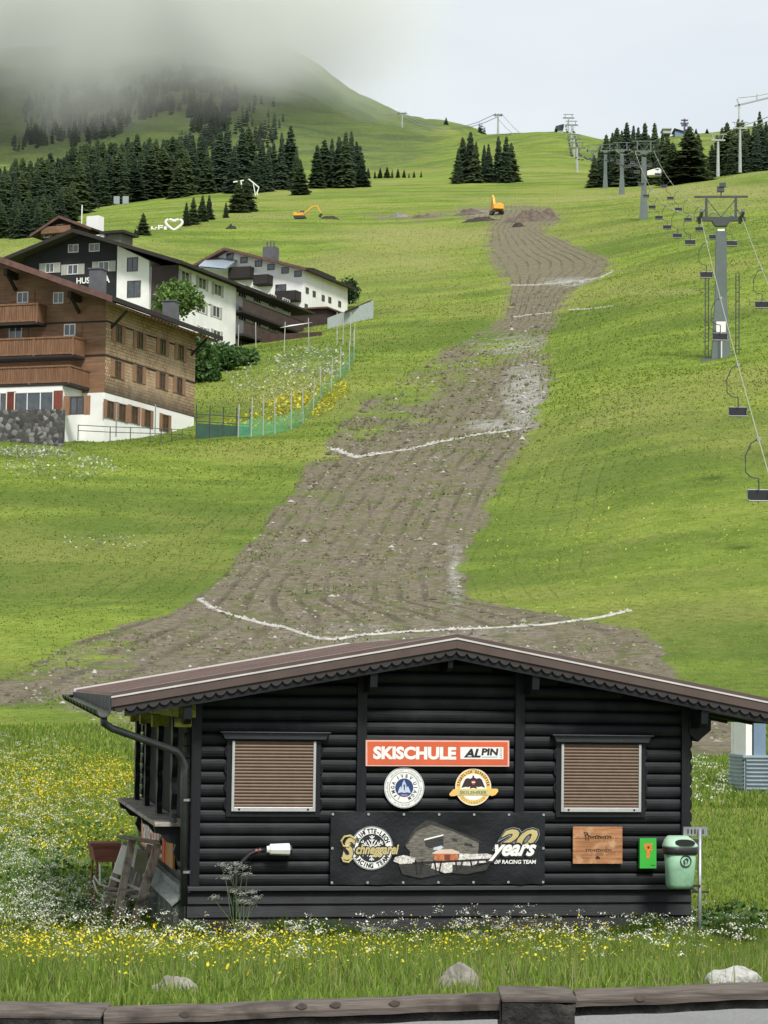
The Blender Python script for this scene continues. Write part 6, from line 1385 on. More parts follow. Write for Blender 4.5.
def rope(side, a, b, sag, n=14):
    r = []
    for i in range(n+1): t = i/n; p = a.lerp(b, t)+xdir*side*GA; p.z -= sag*4*t*(1-t); r.append(p)
    return r
lowc = P(770, 452, 98.5)+xdir*GA; ext = lowc+(lowc-T[0][0])*.6
spans = [(ext, T[0][0], 1.2)]+[(T[i][0], T[i+1][0], s) for i, s in enumerate((3.2, 1.2, .5, .8, 1.5, 2, 2, 2))]
for side, lb in ((-1, 'left'), (1, 'right')):
    q = MB()
    for a, b, s in spans:
        a2 = a.copy(); b2 = b.copy()
        rr0 = .026 if b.y < 250 else (.032 if b.y < 500 else .06)
        q.tube(rope(side, a, b, s), rr0, 5)
    tag(q.build('haul_rope', M['cable']), 'steel haul rope on the %s side of the chairlift line' % lb, 'rope', 'two haul ropes of the chairlift')
# chair prototype
def make_chair(w=.95):
    r = empty('lift_chair', (0, 0, 0), 0, 'x', 'chair', 'g')
    q = MB(); q.tube([(0, 0, .05), (-.35, 0, -.15), (-.62, 0, -.75), (-.60, 0, -1.5), (-.35, 0, -1.72), (0, 0, -1.78), (0, 0, -2.3)], .035, 6); q.build('hanger', M['lift_dark'], r)
    q = MB(); q.box(-.09, .09, -.14, .14, -.06, .1); q.build('grip', M['galv'], r)
    q = MB(); q.box(-w/2, w/2, -.35, .12, -2.82, -2.74); q.build('seat', M['rubber'], r)
    q = MB(); q.box(-w/2, w/2, .13, .19, -2.70, -2.30); q.build('backrest', M['rubber'], r)
    q = MB()
    for s in (-1, 1): q.tube([(s*w/2, -.36, -2.80), (s*w/2, .16, -2.80), (s*(w/2+.03), .2, -2.28), (s*(w/2+.03), -.3, -2.34)], .028, 5)
    q.tube([(-w/2-.03, .2, -2.29), (w/2+.03, .2, -2.29)], .028, 5); q.tube([(-w/2, -.38, -2.84), (w/2, -.38, -2.84)], .03, 5); q.tube([(0, .16, -2.3), (0, .16, -2.9)], .03, 5); q.build('frame', M['galv'], r)
    return r
proto = make_chair(); used = False
def hang(p, label, group, s=1.0):
    global used
    o = proto if not used else copy_tree(proto); used = True; o.location = p; o.rotation_euler = (0, 0, LAZ+random.gauss(0, .06)); o.scale = (s,)*3; o['label'] = label; o['group'] = group
def at_y(side, a, b, sag, Y):
    t = (Y-a.y)/(b.y-a.y); p = a.lerp(b, t)+xdir*side*GA; p.z -= sag*4*t*(1-t); return p
nm = ['first', 'second', 'third', 'fourth', 'fifth', 'sixth', 'seventh', 'eighth', 'ninth', 'tenth']
for i, Y in enumerate((107, 128, 154, 183)): hang(at_y(-1, *spans[0], Y), '%s empty lift chair on the left rope, counting down the slope from the nearest pylon' % nm[3-i], 'lift chairs below the nearest pylon')
for i, Y in enumerate((134, 168)): hang(at_y(1, *spans[0], Y), '%s empty lift chair on the right rope below the nearest pylon' % nm[1-i], 'lift chairs below the nearest pylon')
ys = [212+28.5*i for i in range(8)]
for i, Y in enumerate(ys):
    hang(at_y(-1, *spans[1], Y+6), '%s lift chair above the nearest pylon, left rope' % nm[i], 'lift chairs between the first two pylons'); hang(at_y(1, *spans[1], Y), '%s lift chair above the nearest pylon, right rope' % nm[i], 'lift chairs between the first two pylons')
for k, (a, b, s) in enumerate(spans[2:6]):
    n = int((b.y-a.y)/28)
    for i in range(n):
        for sd in (-1, 1): hang(at_y(sd, a, b, s, a.y+14+28*i+(5 if sd > 0 else 0)), '%s small lift chair on the %s rope in the run behind the %s pylon' % (ordinal(i+1), 'left' if sd < 0 else 'right', ordinal(k+2)), 'lift chairs behind the second pylon')
for k, (a, b, s) in enumerate(spans[6:]):
    n = int((b.y-a.y)/24)
    for i in range(n):
        for sd in (-1, 1): hang(at_y(sd, a, b, s, a.y+10+24*i), '%s tiny lift chair on the %s rope, %s span up the central hill' % (ordinal(i+1), 'left' if sd < 0 else 'right', ordinal(k+1)), 'lift chairs up the far hill', 1.15)
# maintenance masts around the third pylon
for (px, pb, D) in ((616.5, 195, 585), (611, 194, 640)):
    pass
# pale T shaped towers of the second lift
pt = [(740, 165.5, 129, 640), (718, 169.5, 141, 620)]
for i, (px, pb, pr, D) in enumerate(pt):
    b = P(px, pb, D); c = P(px, pr, D); k = D/FPX; H = c.z-b.z; o = empty('pale_lift_tower', b, 0, ('taller pale T shaped lift tower in front of the wood at the right edge', 'shorter pale T shaped lift tower left of the taller one')[i], 'pylon', 'pale towers of the second lift')
    q = MB(); q.tube([(0, 0, -2), (0, 0, H)], [1.7*k*1.1, 1.1*k], 8); q.build('mast', M['tower_pale'], o)
    q = MB(); q.box(-7*k, 7*k, -.4, .4, H, H+1.4*k); q.bar((-4*k, 0, H+1*k), (-6*k, 0, H+7*k), .6*k); q.bar((4*k, 0, H+1*k), (6*k, 0, H+7*k), .6*k); q.box(-8*k, 9*k, -.2, .2, H+6.6*k, H+7.2*k); q.build('crossarm', M['tower_pale'], o)
b = P(702, 173, 700); q = MB(); q.tube([(0, 0, -2), (0, 0, 2.6)], .45, 8); tag(q.build('pale_stub_post', M['tower_pale'], None, loc=b), 'short pale post at the foot of the broad spruce', 'post')
q = MB()
for dx in (-7, 7):
    q.tube([P(718+dx, 141, 700), P(740+dx, 129.5, 640), P(768+dx*.8, 119, 560), P(830+dx, 96, 420)], .11, 4)
tag(q.build('haul_rope', M['cable']), 'pair of steel ropes on the pale towers of the second lift', 'rope')
# parked pale vehicle roof below the wood
g = P(655, 172.5, 640); k = 640/FPX; cr_ = empty('snow_machine', g, R(-20), 'pale parked machine half hidden behind the crest under the wood', 'vehicle'); q = MB(); q.prism([(-7*k, -1), (7*k, -1), (7*k, 2.2*k), (4*k, 3.4*k), (-2*k, 2.2*k), (-7*k, 1.0*k)], lambda a, b: (a, -1.5, b), lambda a, b: (a, 1.5, b)); q.build('body', M['white'], cr_, bevel=.1)
q = MB(); q.box(2*k, 5.5*k, -1.56, 1.56, 1.4*k, 2.4*k); q.build('window', M['glass'], cr_)
# ================================================================== gravel drains, stones
rockm = simple('light_gravel', (.40, .385, .35), .95, .35, 3, bump=.6, bdist=.02)
def gravel_strip(pts, wid, label, dens=26, size=.07):
    P3 = [ground_at(*p, 40) for p in pts]; rg = np.random.default_rng(len(pts)*7+int(pts[0][0])); segs = []
    vs = []; fs = []; cur = []
    for a, b in zip(P3, P3[1:]):
        n = max(2, int((b-a).length/.5))
        for i in range(n): cur.append(a.lerp(b, i/n))
    cur.append(P3[-1]); L = sum((q-p).length for p, q in zip(cur, cur[1:])); X = np.array([c.x for c in cur]); Y = np.array([c.y for c in cur])
    dx = np.gradient(X); dy = np.gradient(Y); nl = np.hypot(dx, dy)+1e-6; nx, ny = -dy/nl, dx/nl
    ww = wid*(.5+.25*fbm(np.arange(len(X))*.35, np.arange(len(X))*0.0+pts[0][0], 3, 2)); wg = wid*.15*fbm(np.arange(len(X))*.2, np.arange(len(X))*0.0+3, 3, 4)
    r = np.stack([np.stack([X+nx*(w*s+wg), Y+ny*(w*s+wg)], 1) for s, w in ((-1, ww), (-.4, ww), (.4, ww), (1, ww))], 1).reshape(-1, 2)
    z = height(r[:, 0], r[:, 1])+np.tile([-.03, .05, .05, -.03], len(X)); V = np.c_[r, z]; m = len(X); F = np.array([[i*4+j, i*4+j+1, i*4+j+5, i*4+j+4] for i in range(m-1) for j in range(3)])
    n = int(L*wid*dens); t = rg.uniform(0, m-1.01, n); i = t.astype(int); fr = t-i; off = rg.normal(size=n)*ww[i]*.75; x = X[i]+(X[i+1]-X[i])*fr+nx[i]*off; y = Y[i]+(Y[i+1]-Y[i])*fr+ny[i]*off; zz = height(x, y); s = size*rg.uniform(.5, 1.7, n)
    base = np.array([(1, 0, 0), (0, 1, 0), (-1, 0, 0), (0, -1, 0), (0, 0, .9), (0, 0, -.5)]); jit = rg.uniform(.6, 1.3, (n, 6, 1)); SV = (base[None]*jit*s[:, None, None]+np.stack([x, y, zz+s*.3], 1)[:, None]).reshape(-1, 3)
    bf = np.array([(0, 1, 4), (1, 2, 4), (2, 3, 4), (3, 0, 4)]); SF_ = (bf[None]+(np.arange(n)*6)[:, None, None]).reshape(-1, 3)
    o = np_mesh('gravel_drain', np.concatenate([V, SV]), np.concatenate([np.c_[F[:, :3]], F[:, [0, 2, 3]], SF_+len(V)]), rockm); tag(o, label, 'gravel', kind='stuff')
gravel_strip([(199, 600), (215, 611), (240, 618), (262, 624), (290, 630), (318, 639), (335, 640), (360, 636), (410, 632), (455, 630), (500, 628), (545, 625), (590, 620), (630, 611)], .26, 'pale gravel drain crossing the dirt just above the hut roof', 34, .06)
gravel_strip([(331, 449), (345, 454), (357, 458), (375, 455), (410, 450), (440, 442), (480, 435), (522, 429)], .42, 'pale gravel drain crossing the dirt at mid slope', 18, .09)
gravel_strip([(512, 285.5), (540, 285), (570, 282), (600, 278), (612, 272)], .7, 'thin pale gravel drain high on the piste', 6, .12)
gravel_strip([(514, 317.5), (535, 314.5), (552, 313)], .5, 'faint short gravel line on the upper dirt', 6, .1); gravel_strip([(569, 310), (590, 309), (614, 306)], .35, 'faint short gravel line on the grass right of the dirt', 6, .1)

# clods and stones lying on the bare soil
rgc = np.random.default_rng(321); n = 42000; D = (rgc.uniform(62**.9, 330**.9, n))**(1/.9); u = rgc.uniform(-60, 800, n); x = (u-CX)/FPX*D; z = height(x, D); px, py = project(x, D, z); d_, _, sto = masks(px, py)
k = (d_ > .08) & (vnoise(x*.6, D*.5, 15) > .32); x, D, z, sto = x[k], D[k], z[k], sto[k]; n = len(x); s = rgc.gamma(2.0, .022, n)*np.clip(D/110, .7, 1.8)+.02
base = np.array([(1, 0, 0), (0, 1, 0), (-1, 0, 0), (0, -1, 0), (0, 0, .8)]); V = (base[None]*rgc.uniform(.6, 1.4, (n, 5, 1))*s[:, None, None]+np.stack([x, D, z], 1)[:, None]).reshape(-1, 3)
Fq = (np.array([(0, 1, 4), (1, 2, 4), (2, 3, 4), (3, 0, 4)])[None]+(np.arange(n)*5)[:, None, None]).reshape(-1, 3)
cb = np.array([(.12, .098, .072), (.20, .17, .13), (.27, .24, .20), (.09, .073, .053)])[rgc.integers(0, 4, n)]; st2 = (rgc.random(n) < .02+.4*sto)[:, None]; cb = np.where(st2, np.array([(.42, .40, .37)]), cb)
M['clod'] = col_mat('soil_clods', .95, 0); tag(np_mesh('soil_rubble', V, Fq, M['clod'], np.repeat(cb, 5, 0)), 'clods of soil and loose stones strewn over the bare piste', 'rubble', kind='stuff')
# ================================================================== grass
def blades(n, rg, xy, h, w, cols, bend=.35, zoff=0):
    """grass blades: 5 vertices, 3 faces as quads/tris -> use 2 quads (tip degenerate)"""
    x, y = xy; z = height(x, y)-.02+zoff; a = rg.uniform(0, 6.283, n); lean = np.abs(rg.normal(0, bend, n))*h; la = rg.uniform(0, 6.283, n); dx, dy = np.cos(a)*w/2, np.sin(a)*w/2; lx, ly = np.cos(la)*lean, np.sin(la)*lean
    v = np.empty((n, 6, 3)); v[:, 0] = np.stack([x-dx, y-dy, z], 1); v[:, 1] = np.stack([x+dx, y+dy, z], 1)
    v[:, 2] = np.stack([x+dx*.8+lx*.35, y+dy*.8+ly*.35, z+h*.55], 1); v[:, 3] = np.stack([x-dx*.8+lx*.35, y-dy*.8+ly*.35, z+h*.55], 1)
    v[:, 4] = np.stack([x+dx*.12+lx, y+dy*.12+ly, z+h*(1-.25*(lean/h)**1)], 1); v[:, 5] = np.stack([x-dx*.12+lx, y-dy*.12+ly, z+h*(1-.25*(lean/h))], 1)
    f = np.array([(0, 1, 2, 3), (3, 2, 4, 5)]); F = (f[None]+(np.arange(n)*6)[:, None, None]).reshape(-1, 4); C = np.repeat(cols, 6, 0)*np.tile([.75, .75, 1, 1, 1.1, 1.1], n)[:, None]*0+np.repeat(cols, 6, 0)
    return v.reshape(-1, 3), F, C
def in_hut(x, y, mg=0):
    dx = x-HF.o.x; dy = y-HF.o.y; u = dx*math.cos(HA)+dy*math.sin(HA); v = -dx*math.sin(HA)+dy*math.cos(HA); return (u > .03-mg) & (u < WX-.03+mg) & (v > -.04-mg) & (v < LY+mg)
rg = np.random.default_rng(99)
PAL = np.array([(.18, .27, .04), (.24, .34, .055), (.12, .20, .03), (.34, .38, .10), (.20, .30, .045)])
def pick(n, base=PAL, j=.18): return base[rg.integers(0, len(base), n)]*np.clip(rg.normal(1, j, (n, 1)), .5, 1.6)
def field(n, D0, D1, u0, u1, power=1):
    D = np.sqrt(rg.uniform(D0**2, D1**2, n)); u = rg.uniform(u0, u1, n); return (u-CX)/FPX*D, D
allV = []; allF = []; allC = []; off = 0
def push(v, f, c):
    global off; allV.append(v); allF.append(f+off); allC.append(c); off += len(v)
# foreground verge up to and beside the hut
x, y = field(170000, 10.2, 27.0, -140, 910); k = ~in_hut(x, y) & (y > road_edge(x)+.04); x, y = x[k], y[k]
tall = .5+.5*vnoise(x*1.3, y*1.3, 8); right = np.clip((project(x, y, -2.7)[0]-690)/60, 0, 1)*np.clip((y-22)/3, 0, 1)
h = (.09+.23*tall*rg.random(len(x)))*(1-.55*right); near = np.clip((y-road_edge(x))/2.5, .4, 1); h *= near
c = pick(len(x)); lush = np.clip(vnoise(x*.8+4, y*.8, 3)*1.6-.5, 0, 1)[:, None]; c = c*(1-lush*.3)+np.array([.05, .10, .02])*lush*.3
push(*blades(len(x), rg, (x, y), h, .010+.008*rg.random(len(x)), c))
# straw coloured thin stems
x, y = field(4000, 12.3, 26, -140, 910); k = ~in_hut(x, y); x, y = x[k], y[k]; push(*blades(len(x), rg, (x, y), rg.uniform(.16, .32, len(x)), np.full(len(x), .006), pick(len(x), np.array([(.32, .30, .15), (.28, .30, .12)])), .3))
# taller tufts along the front wall
n = 9000; u = rg.uniform(-.3, WX+.5, n); tuft = vnoise(u*2.2, u*0+2, 4); v_ = -rg.uniform(.06, .7, n); x = HF.o.x+u*math.cos(HA)-v_*math.sin(HA); y = HF.o.y+u*math.sin(HA)+v_*math.cos(HA)
push(*blades(n, rg, (x, y), rg.uniform(.10, .22, n)+.42*np.clip(tuft-.45, 0, 1), np.full(n, .012), pick(n, np.array([(.06, .12, .025), (.09, .16, .03), (.12, .18, .04)])), .3))
# strip at the sides and behind the hut
x, y = field(110000, 27, 48, -160, 930); k = ~in_hut(x, y); x, y = x[k], y[k]; px = project(x, y, height(x, y))[0]
lf = np.clip((260-px)/60, 0, 1); h = (.07+.14*rg.random(len(x)))*(.5+1.2*lf); push(*blades(len(x), rg, (x, y), h, .016+.012*rg.random(len(x)), pick(len(x)), .3))
x, y = field(90000, 46, 66, -150, 930); z_ = height(x, y); px, py = project(x, y, z_); d_, _, _ = masks(px, py); k = (d_ < .15); x, y, px = x[k], y[k], px[k]; push(*blades(len(x), rg, (x, y), rg.uniform(.08, .2, len(x)), .03+.02*rg.random(len(x)), pick(len(x)), .35))
grass = np_mesh('meadow_grass', np.concatenate(allV), np.concatenate(allF), M['blade'], np.concatenate(allC)); tag(grass, 'tall fresh green meadow grass around the hut and along the verge', 'grass', kind='stuff')
# slope turf: sparse larger tufts to break up the surface
allV = []; allF = []; allC = []; off = 0
def hill(n, D0, D1, hs, ws, palette, dirt=False, power=2.0):
    D = (rg.uniform(D0**(3-power), D1**(3-power), n))**(1/(3-power)) if power != 3 else D0*np.exp(rg.random(n)*math.log(D1/D0)); u = rg.uniform(-120, 900, n); x = (u-CX)/FPX*D; z = height(x, D); px, py = project(x, D, z); d_, _, _ = masks(px, py)
    e = d_+(fbm(x*.16, D*.16, 5, 12))*1.3; k = (e < .05) if not dirt else ((e > .05) & (fbm(x*.5, D*.5, 3, 31) > .12)); x, D = x[k], D[k]; n = len(x); sc = np.minimum(D/100, 2.3)
    dens = vnoise(x*.5, D*.4, 6); kk_ = rg.random(n) < (.3+.9*dens)*np.clip((650-D)/480, 0, 1); x, D, sc = x[kk_], D[kk_], sc[kk_]; n = len(x)
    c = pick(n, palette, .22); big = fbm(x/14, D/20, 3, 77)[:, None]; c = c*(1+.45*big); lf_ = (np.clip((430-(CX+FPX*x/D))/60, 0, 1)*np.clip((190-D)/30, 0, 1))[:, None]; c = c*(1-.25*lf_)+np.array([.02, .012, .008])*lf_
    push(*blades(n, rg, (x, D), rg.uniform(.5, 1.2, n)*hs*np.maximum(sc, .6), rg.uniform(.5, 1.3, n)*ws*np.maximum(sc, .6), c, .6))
HP = np.array([(.20, .28, .038), (.24, .32, .048), (.175, .245, .036), (.28, .34, .06)])
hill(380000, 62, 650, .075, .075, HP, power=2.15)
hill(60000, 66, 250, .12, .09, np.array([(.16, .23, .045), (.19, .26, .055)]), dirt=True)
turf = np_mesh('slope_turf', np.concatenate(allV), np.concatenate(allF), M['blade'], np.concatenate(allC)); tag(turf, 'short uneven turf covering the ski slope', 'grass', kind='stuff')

# ---------------- flowers
def dots(x, y, z, s, cols, rg, flat=.5):
    n = len(x); a = rg.uniform(0, 6.283, n); t = rg.normal(0, flat, (n, 2)); v = np.empty((n, 6, 3))
    for k in range(6):
        b = a+k*math.pi/3; cx_, cy_ = np.cos(b)*s, np.sin(b)*s; v[:, k, 0] = x+cx_; v[:, k, 1] = y+cy_; v[:, k, 2] = z+cx_*t[:, 0]+cy_*t[:, 1]
    f = np.array([(0, 1, 2, 3), (0, 3, 4, 5)]); return v.reshape(-1, 3), (f[None]+(np.arange(n)*6)[:, None, None]).reshape(-1, 4), np.repeat(cols, 6, 0)
def patch(pxs, n, hlo, hhi, s, colr, D0=12.6, D1=60, clump=0, stem=True, flat=.8):
    """flowers scattered inside pixel ellipses (list of cx, cy, rx, ry, weight)"""
    w = np.array([p[4] for p in pxs], float); w /= w.sum(); ks = rg.choice(len(pxs), n, p=w); A = np.array(pxs)[ks]; r = np.sqrt(rg.random(n)); a = rg.uniform(0, 6.283, n)
    px = A[:, 0]+A[:, 2]*r*np.cos(a); py = A[:, 1]+A[:, 3]*r*np.sin(a); Dg = np.exp(np.linspace(math.log(12.2), math.log(330), 700)); tabu = np.linspace(-200, 1000, 61)
    rows = np.array([project((u-CX)/FPX*Dg, Dg, height((u-CX)/FPX*Dg, Dg))[1] for u in tabu]); ui = np.clip(((px+200)/20).round().astype(int), 0, 60); D = np.array([Dg[np.argmax(rows[i] <= q)] for i, q in zip(ui, py)])
    x = (px-CX)/FPX*D; k = (D > D0) & (D < D1) & ~in_hut(x, D, .05); x, D = x[k], D[k]; return x, D
fv = []; ff = []; fc = []; fo_ = 0
def addf(t):
    global fo_; v, f, c = t; fv.append(v); ff.append(f+fo_); fc.append(c); fo_ += len(v)
YEL = np.array([(.72, .60, .02), (.80, .66, .05), (.62, .55, .04)]); WHI = np.array([(.72, .74, .62), (.62, .66, .50), (.78, .78, .70)])
# buttercups
x, y = patch([(200, 975, 240, 26, 3), (90, 968, 120, 26, 3), (390, 955, 180, 26, 2), (560, 950, 60, 22, 1.2), (20, 960, 60, 24, 1), (250, 965, 60, 12, 1.2), (600, 965, 160, 26, 1.6), (300, 985, 300, 14, 2.2)], 7600, 0, 0, 0, None, D0=12.0, D1=28); z = height(x, y)+rg.uniform(.12, .36, len(x)); addf(dots(x, y, z, rg.uniform(.005, .010, len(x)), pick(len(x), YEL, .08), rg))
x, y = patch([(60, 785, 80, 28, 3), (70, 830, 80, 40, 3), (20, 800, 50, 30, 1), (110, 790, 30, 20, 1)], 6500, 0, 0, 0, None, D1=62); z = height(x, y)+rg.uniform(.15, .38, len(x)); addf(dots(x, y, z, rg.uniform(.009, .02, len(x)), pick(len(x), YEL*.85, .12), rg))
# white umbels: clusters of small florets
def umbels(x, y, hlo, hhi, r, s, per):
    n = len(x); z = height(x, y)+rg.uniform(hlo, hhi, n); X = np.repeat(x, per)+rg.normal(0, r, n*per); Y = np.repeat(y, per)+rg.normal(0, r, n*per); Z = np.repeat(z, per)+rg.normal(0, r*.35, n*per); addf(dots(X, Y, Z, rg.uniform(.6, 1.3, n*per)*s, pick(n*per, WHI, .08), rg)); return x, y, z
x, y = patch([(25, 900, 70, 40, 3), (20, 850, 60, 50, 3), (60, 815, 90, 35, 2), (30, 770, 60, 16, .8), (20, 760, 60, 12, .5), (130, 950, 60, 20, .8), (15, 935, 70, 24, 1.6), (70, 930, 60, 18, 1)], 1250, 0, 0, 0, None, D1=62); umbels(x, y, .16, .5, .036, .0075, 14)
x, y = patch([(480, 945, 70, 18, 2), (150, 960, 150, 26, 1.5), (720, 950, 60, 20, .5), (600, 955, 80, 20, .7), (300, 950, 100, 20, .5), (250, 970, 260, 24, 1.6), (640, 965, 120, 22, 1)], 520, 0, 0, 0, None, D1=27); umbels(x, y, .15, .45, .028, .0065, 16)
x, y = patch([(708, 790, 22, 22, 1), (725, 800, 12, 20, .6), (695, 775, 10, 10, .4)], 80, 0, 0, 0, None, D0=28, D1=62); umbels(x, y, .15, .35, .05, .013, 9)
# slope flowers: pale yellow speckle on the lawn and white patch by the hotel
x, y = patch([(560, 560, 80, 60, 1), (650, 560, 120, 60, 1.5), (640, 440, 130, 80, 1.0), (290, 400, 45, 20, 3.5), (270, 415, 50, 14, 1.5), (60, 470, 70, 18, .3)], 1500, 0, 0, 0, None, D0=62, D1=330); addf(dots(x, y, height(x, y)+.15*y/100, rg.uniform(.022, .04, len(x))*y/100, pick(len(x), np.array([(.50, .50, .06), (.55, .53, .12)]), .1), rg))
x, y = patch([(280, 380, 60, 18, 1), (310, 365, 40, 14, 1), (35, 456, 40, 6, .5), (60, 470, 60, 12, .6), (100, 545, 50, 8, .15), (20, 455, 40, 5, .5)], 1900, 0, 0, 0, None, D0=62, D1=330); addf(dots(x, y, height(x, y)+.15*y/100, rg.uniform(.035, .06, len(x))*y/100, pick(len(x), np.array([(.50, .52, .42), (.42, .45, .33)]), .1), rg))
x, y = patch([(300, 408, 34, 12, 2), (330, 392, 18, 12, 1), (250, 425, 30, 8, .6)], 1300, 0, 0, 0, None, D0=62, D1=330); addf(dots(x, y, height(x, y)+.3, rg.uniform(.04, .07, len(x))*y/100, pick(len(x), np.array([(.62, .56, .05), (.55, .55, .10)]), .1), rg))
fl = np_mesh('meadow_flowers', np.concatenate(fv), np.concatenate(ff), M['petal'], np.concatenate(fc)); tag(fl, 'yellow buttercups and white umbels scattered through the meadow', 'flowers', kind='stuff')
# leafy herbs (dock, nettle) as low leaf clumps
hv = []; hf_ = []; hc = []; ho_ = 0
def herb(cx, cy, n, r, hgt, col, leaf=.06):
    global ho_
    a = rg.uniform(0, 6.283, n); rr = r*np.sqrt(rg.random(n)); x = cx+rr*np.cos(a); y = cy+rr*np.sin(a); z = height(x, y)+hgt*rg.random(n)*(1-.5*rr/r); d = rg.normal(size=(n, 3)); d[:, 2] = np.abs(d[:, 2])*.5; d /= np.linalg.norm(d, axis=1)[:, None]
    s = np.cross(d, rg.normal(size=(n, 3))); s /= np.linalg.norm(s, axis=1)[:, None]; L = leaf*rg.uniform(.6, 1.4, (n, 1)); p = np.stack([x, y, z], 1); v = np.stack([p, p+d*L*.5+s*L*.32, p+d*L, p+d*L*.5-s*L*.32], 1).reshape(-1, 3)
    hv.append(v); hf_.append(np.arange(4*n).reshape(n, 4)+ho_); hc.append(np.repeat(np.array(col)*np.clip(rg.normal(1, .2, (n, 1)), .5, 1.6), 4, 0)); ho_ += 4*n
def hp_(px, py, **k): g = ground_at(px, py); return g.x, g.y
for (px, py, n, r, h) in ((340, 938, 300, .28, .34), (560, 938, 700, .42, .42), (545, 936, 300, .25, .5), (600, 940, 250, .3, .25), (735, 930, 500, .5, .35), (715, 940, 300, .3, .3), (70, 925, 900, .9, .32), (95, 900, 500, .8, .35), (20, 940, 500, .8, .25), (180, 950, 300, .5, .25), (235, 940, 200, .25, .45), (480, 945, 300, .4, .3), (120, 860, 500, 1.2, .35), (40, 870, 600, 1.5, .35), (430, 955, 260, .6, .2), (650, 955, 260, .6, .2), (300, 965, 200, .6, .2), (700, 980, 240, .6, .15), (100, 975, 300, .7, .18), (395, 938, 260, .3, .22), (445, 940, 240, .3, .26), (290, 938, 260, .3, .24), (520, 940, 300, .35, .3), (640, 942, 260, .35, .26), (670, 942, 240, .25, .3), (205, 938, 240, .2, .3), (60, 890, 500, .9, .45), (130, 900, 400, .6, .3), (20, 905, 500, .9, .45), (75, 850, 500, 1.3, .5)):
    cx, cy = hp_(px, py); herb(cx, cy, n, r, h, ((.05, .11, .025), (.08, .145, .035), (.065, .13, .03))[n//10 % 3], .075)
hb_ = np_mesh('leafy_herbs', np.concatenate(hv), np.concatenate(hf_), M['leaf'], np.concatenate(hc)); tag(hb_, 'dark green leafy herbs and nettles growing among the grass', 'herbs', kind='stuff')
# cow parsley in front of the wall
def parsley(px, py, heads, label, hmul=1):
    g = ground_at(px, py, 12.5, 24.4); fr = Frame(g, HA); o = empty('cow_parsley', g, HA, label, 'plant', 'single cow parsley plants'); st = MB(); fvs = []; cf = []
    for i, (hx_, hy_) in enumerate(heads):
        a, b = fr.hy(hx_, hy_); st.tube([(0+.01*i, 0, -.05), (a*.35+.05*math.sin(i*1.7), .04*math.sin(i*2), b*(.45+.1*math.cos(i))), (a, 0, b)], [.0045, .003, .002], 5)
        for k in range(7): t = 6.28*k/7; st.tube([(a, 0, b), (a+.035*math.cos(t), .035*math.sin(t), b+.02)], .0015, 3)
    st.build('stem', simple('green_stem', (.10, .16, .05), .7, bump=0), o)
    V = []; F = []; C = []; nn = 0
    for (hx_, hy_) in heads:
        a, b = fr.hy(hx_, hy_)
        for k in range(60):
            q = rg.normal(0, .032, 2); s = rg.uniform(.006, .011); z = b+.022+rg.normal(0, .012); V += [(a+q[0]-s, q[1], z-s*.4), (a+q[0], q[1]-s, z), (a+q[0]+s, q[1], z+s*.4), (a+q[0], q[1]+s, z)]; F.append((nn, nn+1, nn+2, nn+3)); nn += 4; C += [(.74, .75, .68)]*4
    np_mesh('blossom', np.array(V), np.array(F), M['petal'], np.array(C), o)
parsley(238, 928, [(222, 867), (229, 870), (236, 866), (243, 869), (247, 876), (232, 874), (226, 880), (234, 893), (243, 896), (252, 894), (257, 899), (242, 903), (214, 899), (249, 905)], 'tall white flowering cow parsley in front of the cable by the left window')
parsley(300, 935, [(290, 931), (296, 930), (303, 933)], 'small white cow parsley at the wall right of the tall one'); parsley(372, 935, [(365, 931), (373, 931), (361, 940), (380, 937)], 'low cow parsley under the middle of the banner')
parsley(478, 955, [(470, 938), (476, 934), (484, 938), (468, 944), (482, 945), (490, 941)], 'bushy white cow parsley left of the pale grey rock'); parsley(505, 955, [(498, 930), (507, 936), (500, 942), (512, 945)], 'tall cow parsley right of the pale grey rock'); parsley(610, 955, [(603, 946), (612, 944), (606, 952), (618, 950)], 'small cow parsley beside the drain pipe')
# rocks
def rock(px, py, D, w, h, label, seed, m=None):
    g = P(px, py, D); k = D/FPX; b = bmesh.new(); bmesh.ops.create_icosphere(b, subdivisions=4, radius=1); rg2 = np.random.default_rng(seed); ph = rg2.uniform(0, 10, 3); pl_ = [Vector(rg2.normal(size=3)).normalized() for _ in range(9)]
    for v in b.verts:
        n = v.co.normalized(); r = 1
        for q in pl_: r = min(r, .74/max(.05, n.dot(q))) if n.dot(q) > .74 else r
        v.co = n*r; nn = float(fbm(np.array([v.co.x*2.2+ph[0]+v.co.z]), np.array([v.co.y*2.2+ph[1]+v.co.z*1.7]), 5, seed)[0]); v.co *= 1+.22*nn; v.co.x *= w*k/2; v.co.y *= w*k/2*.8; v.co.z *= h*k
    me = bpy.data.meshes.new('rock'); b.to_mesh(me); b.free(); me.materials.append(m or M['stone_rock']); o = bpy.data.objects.new('rock', me); COL.objects.link(o); o.location = g; tag(o, label, 'rock', 'rocks along the verge')
rock(173, 1001, 13.0, 56, 27, 'grey mossy rock in the grass behind the left rail', 2); rock(459, 991, 13.6, 42, 26, 'pale grey rock in the grass left of the dark fence post', 5); rock(735, 986, 13.6, 56, 20, 'whitish rock in the grass near the right picture edge', 9, simple('whitish_rock', (.42, .42, .39), .9, .25, 5, bump=.8, bdist=.03, var2=(7, (.12, .11, .09))))
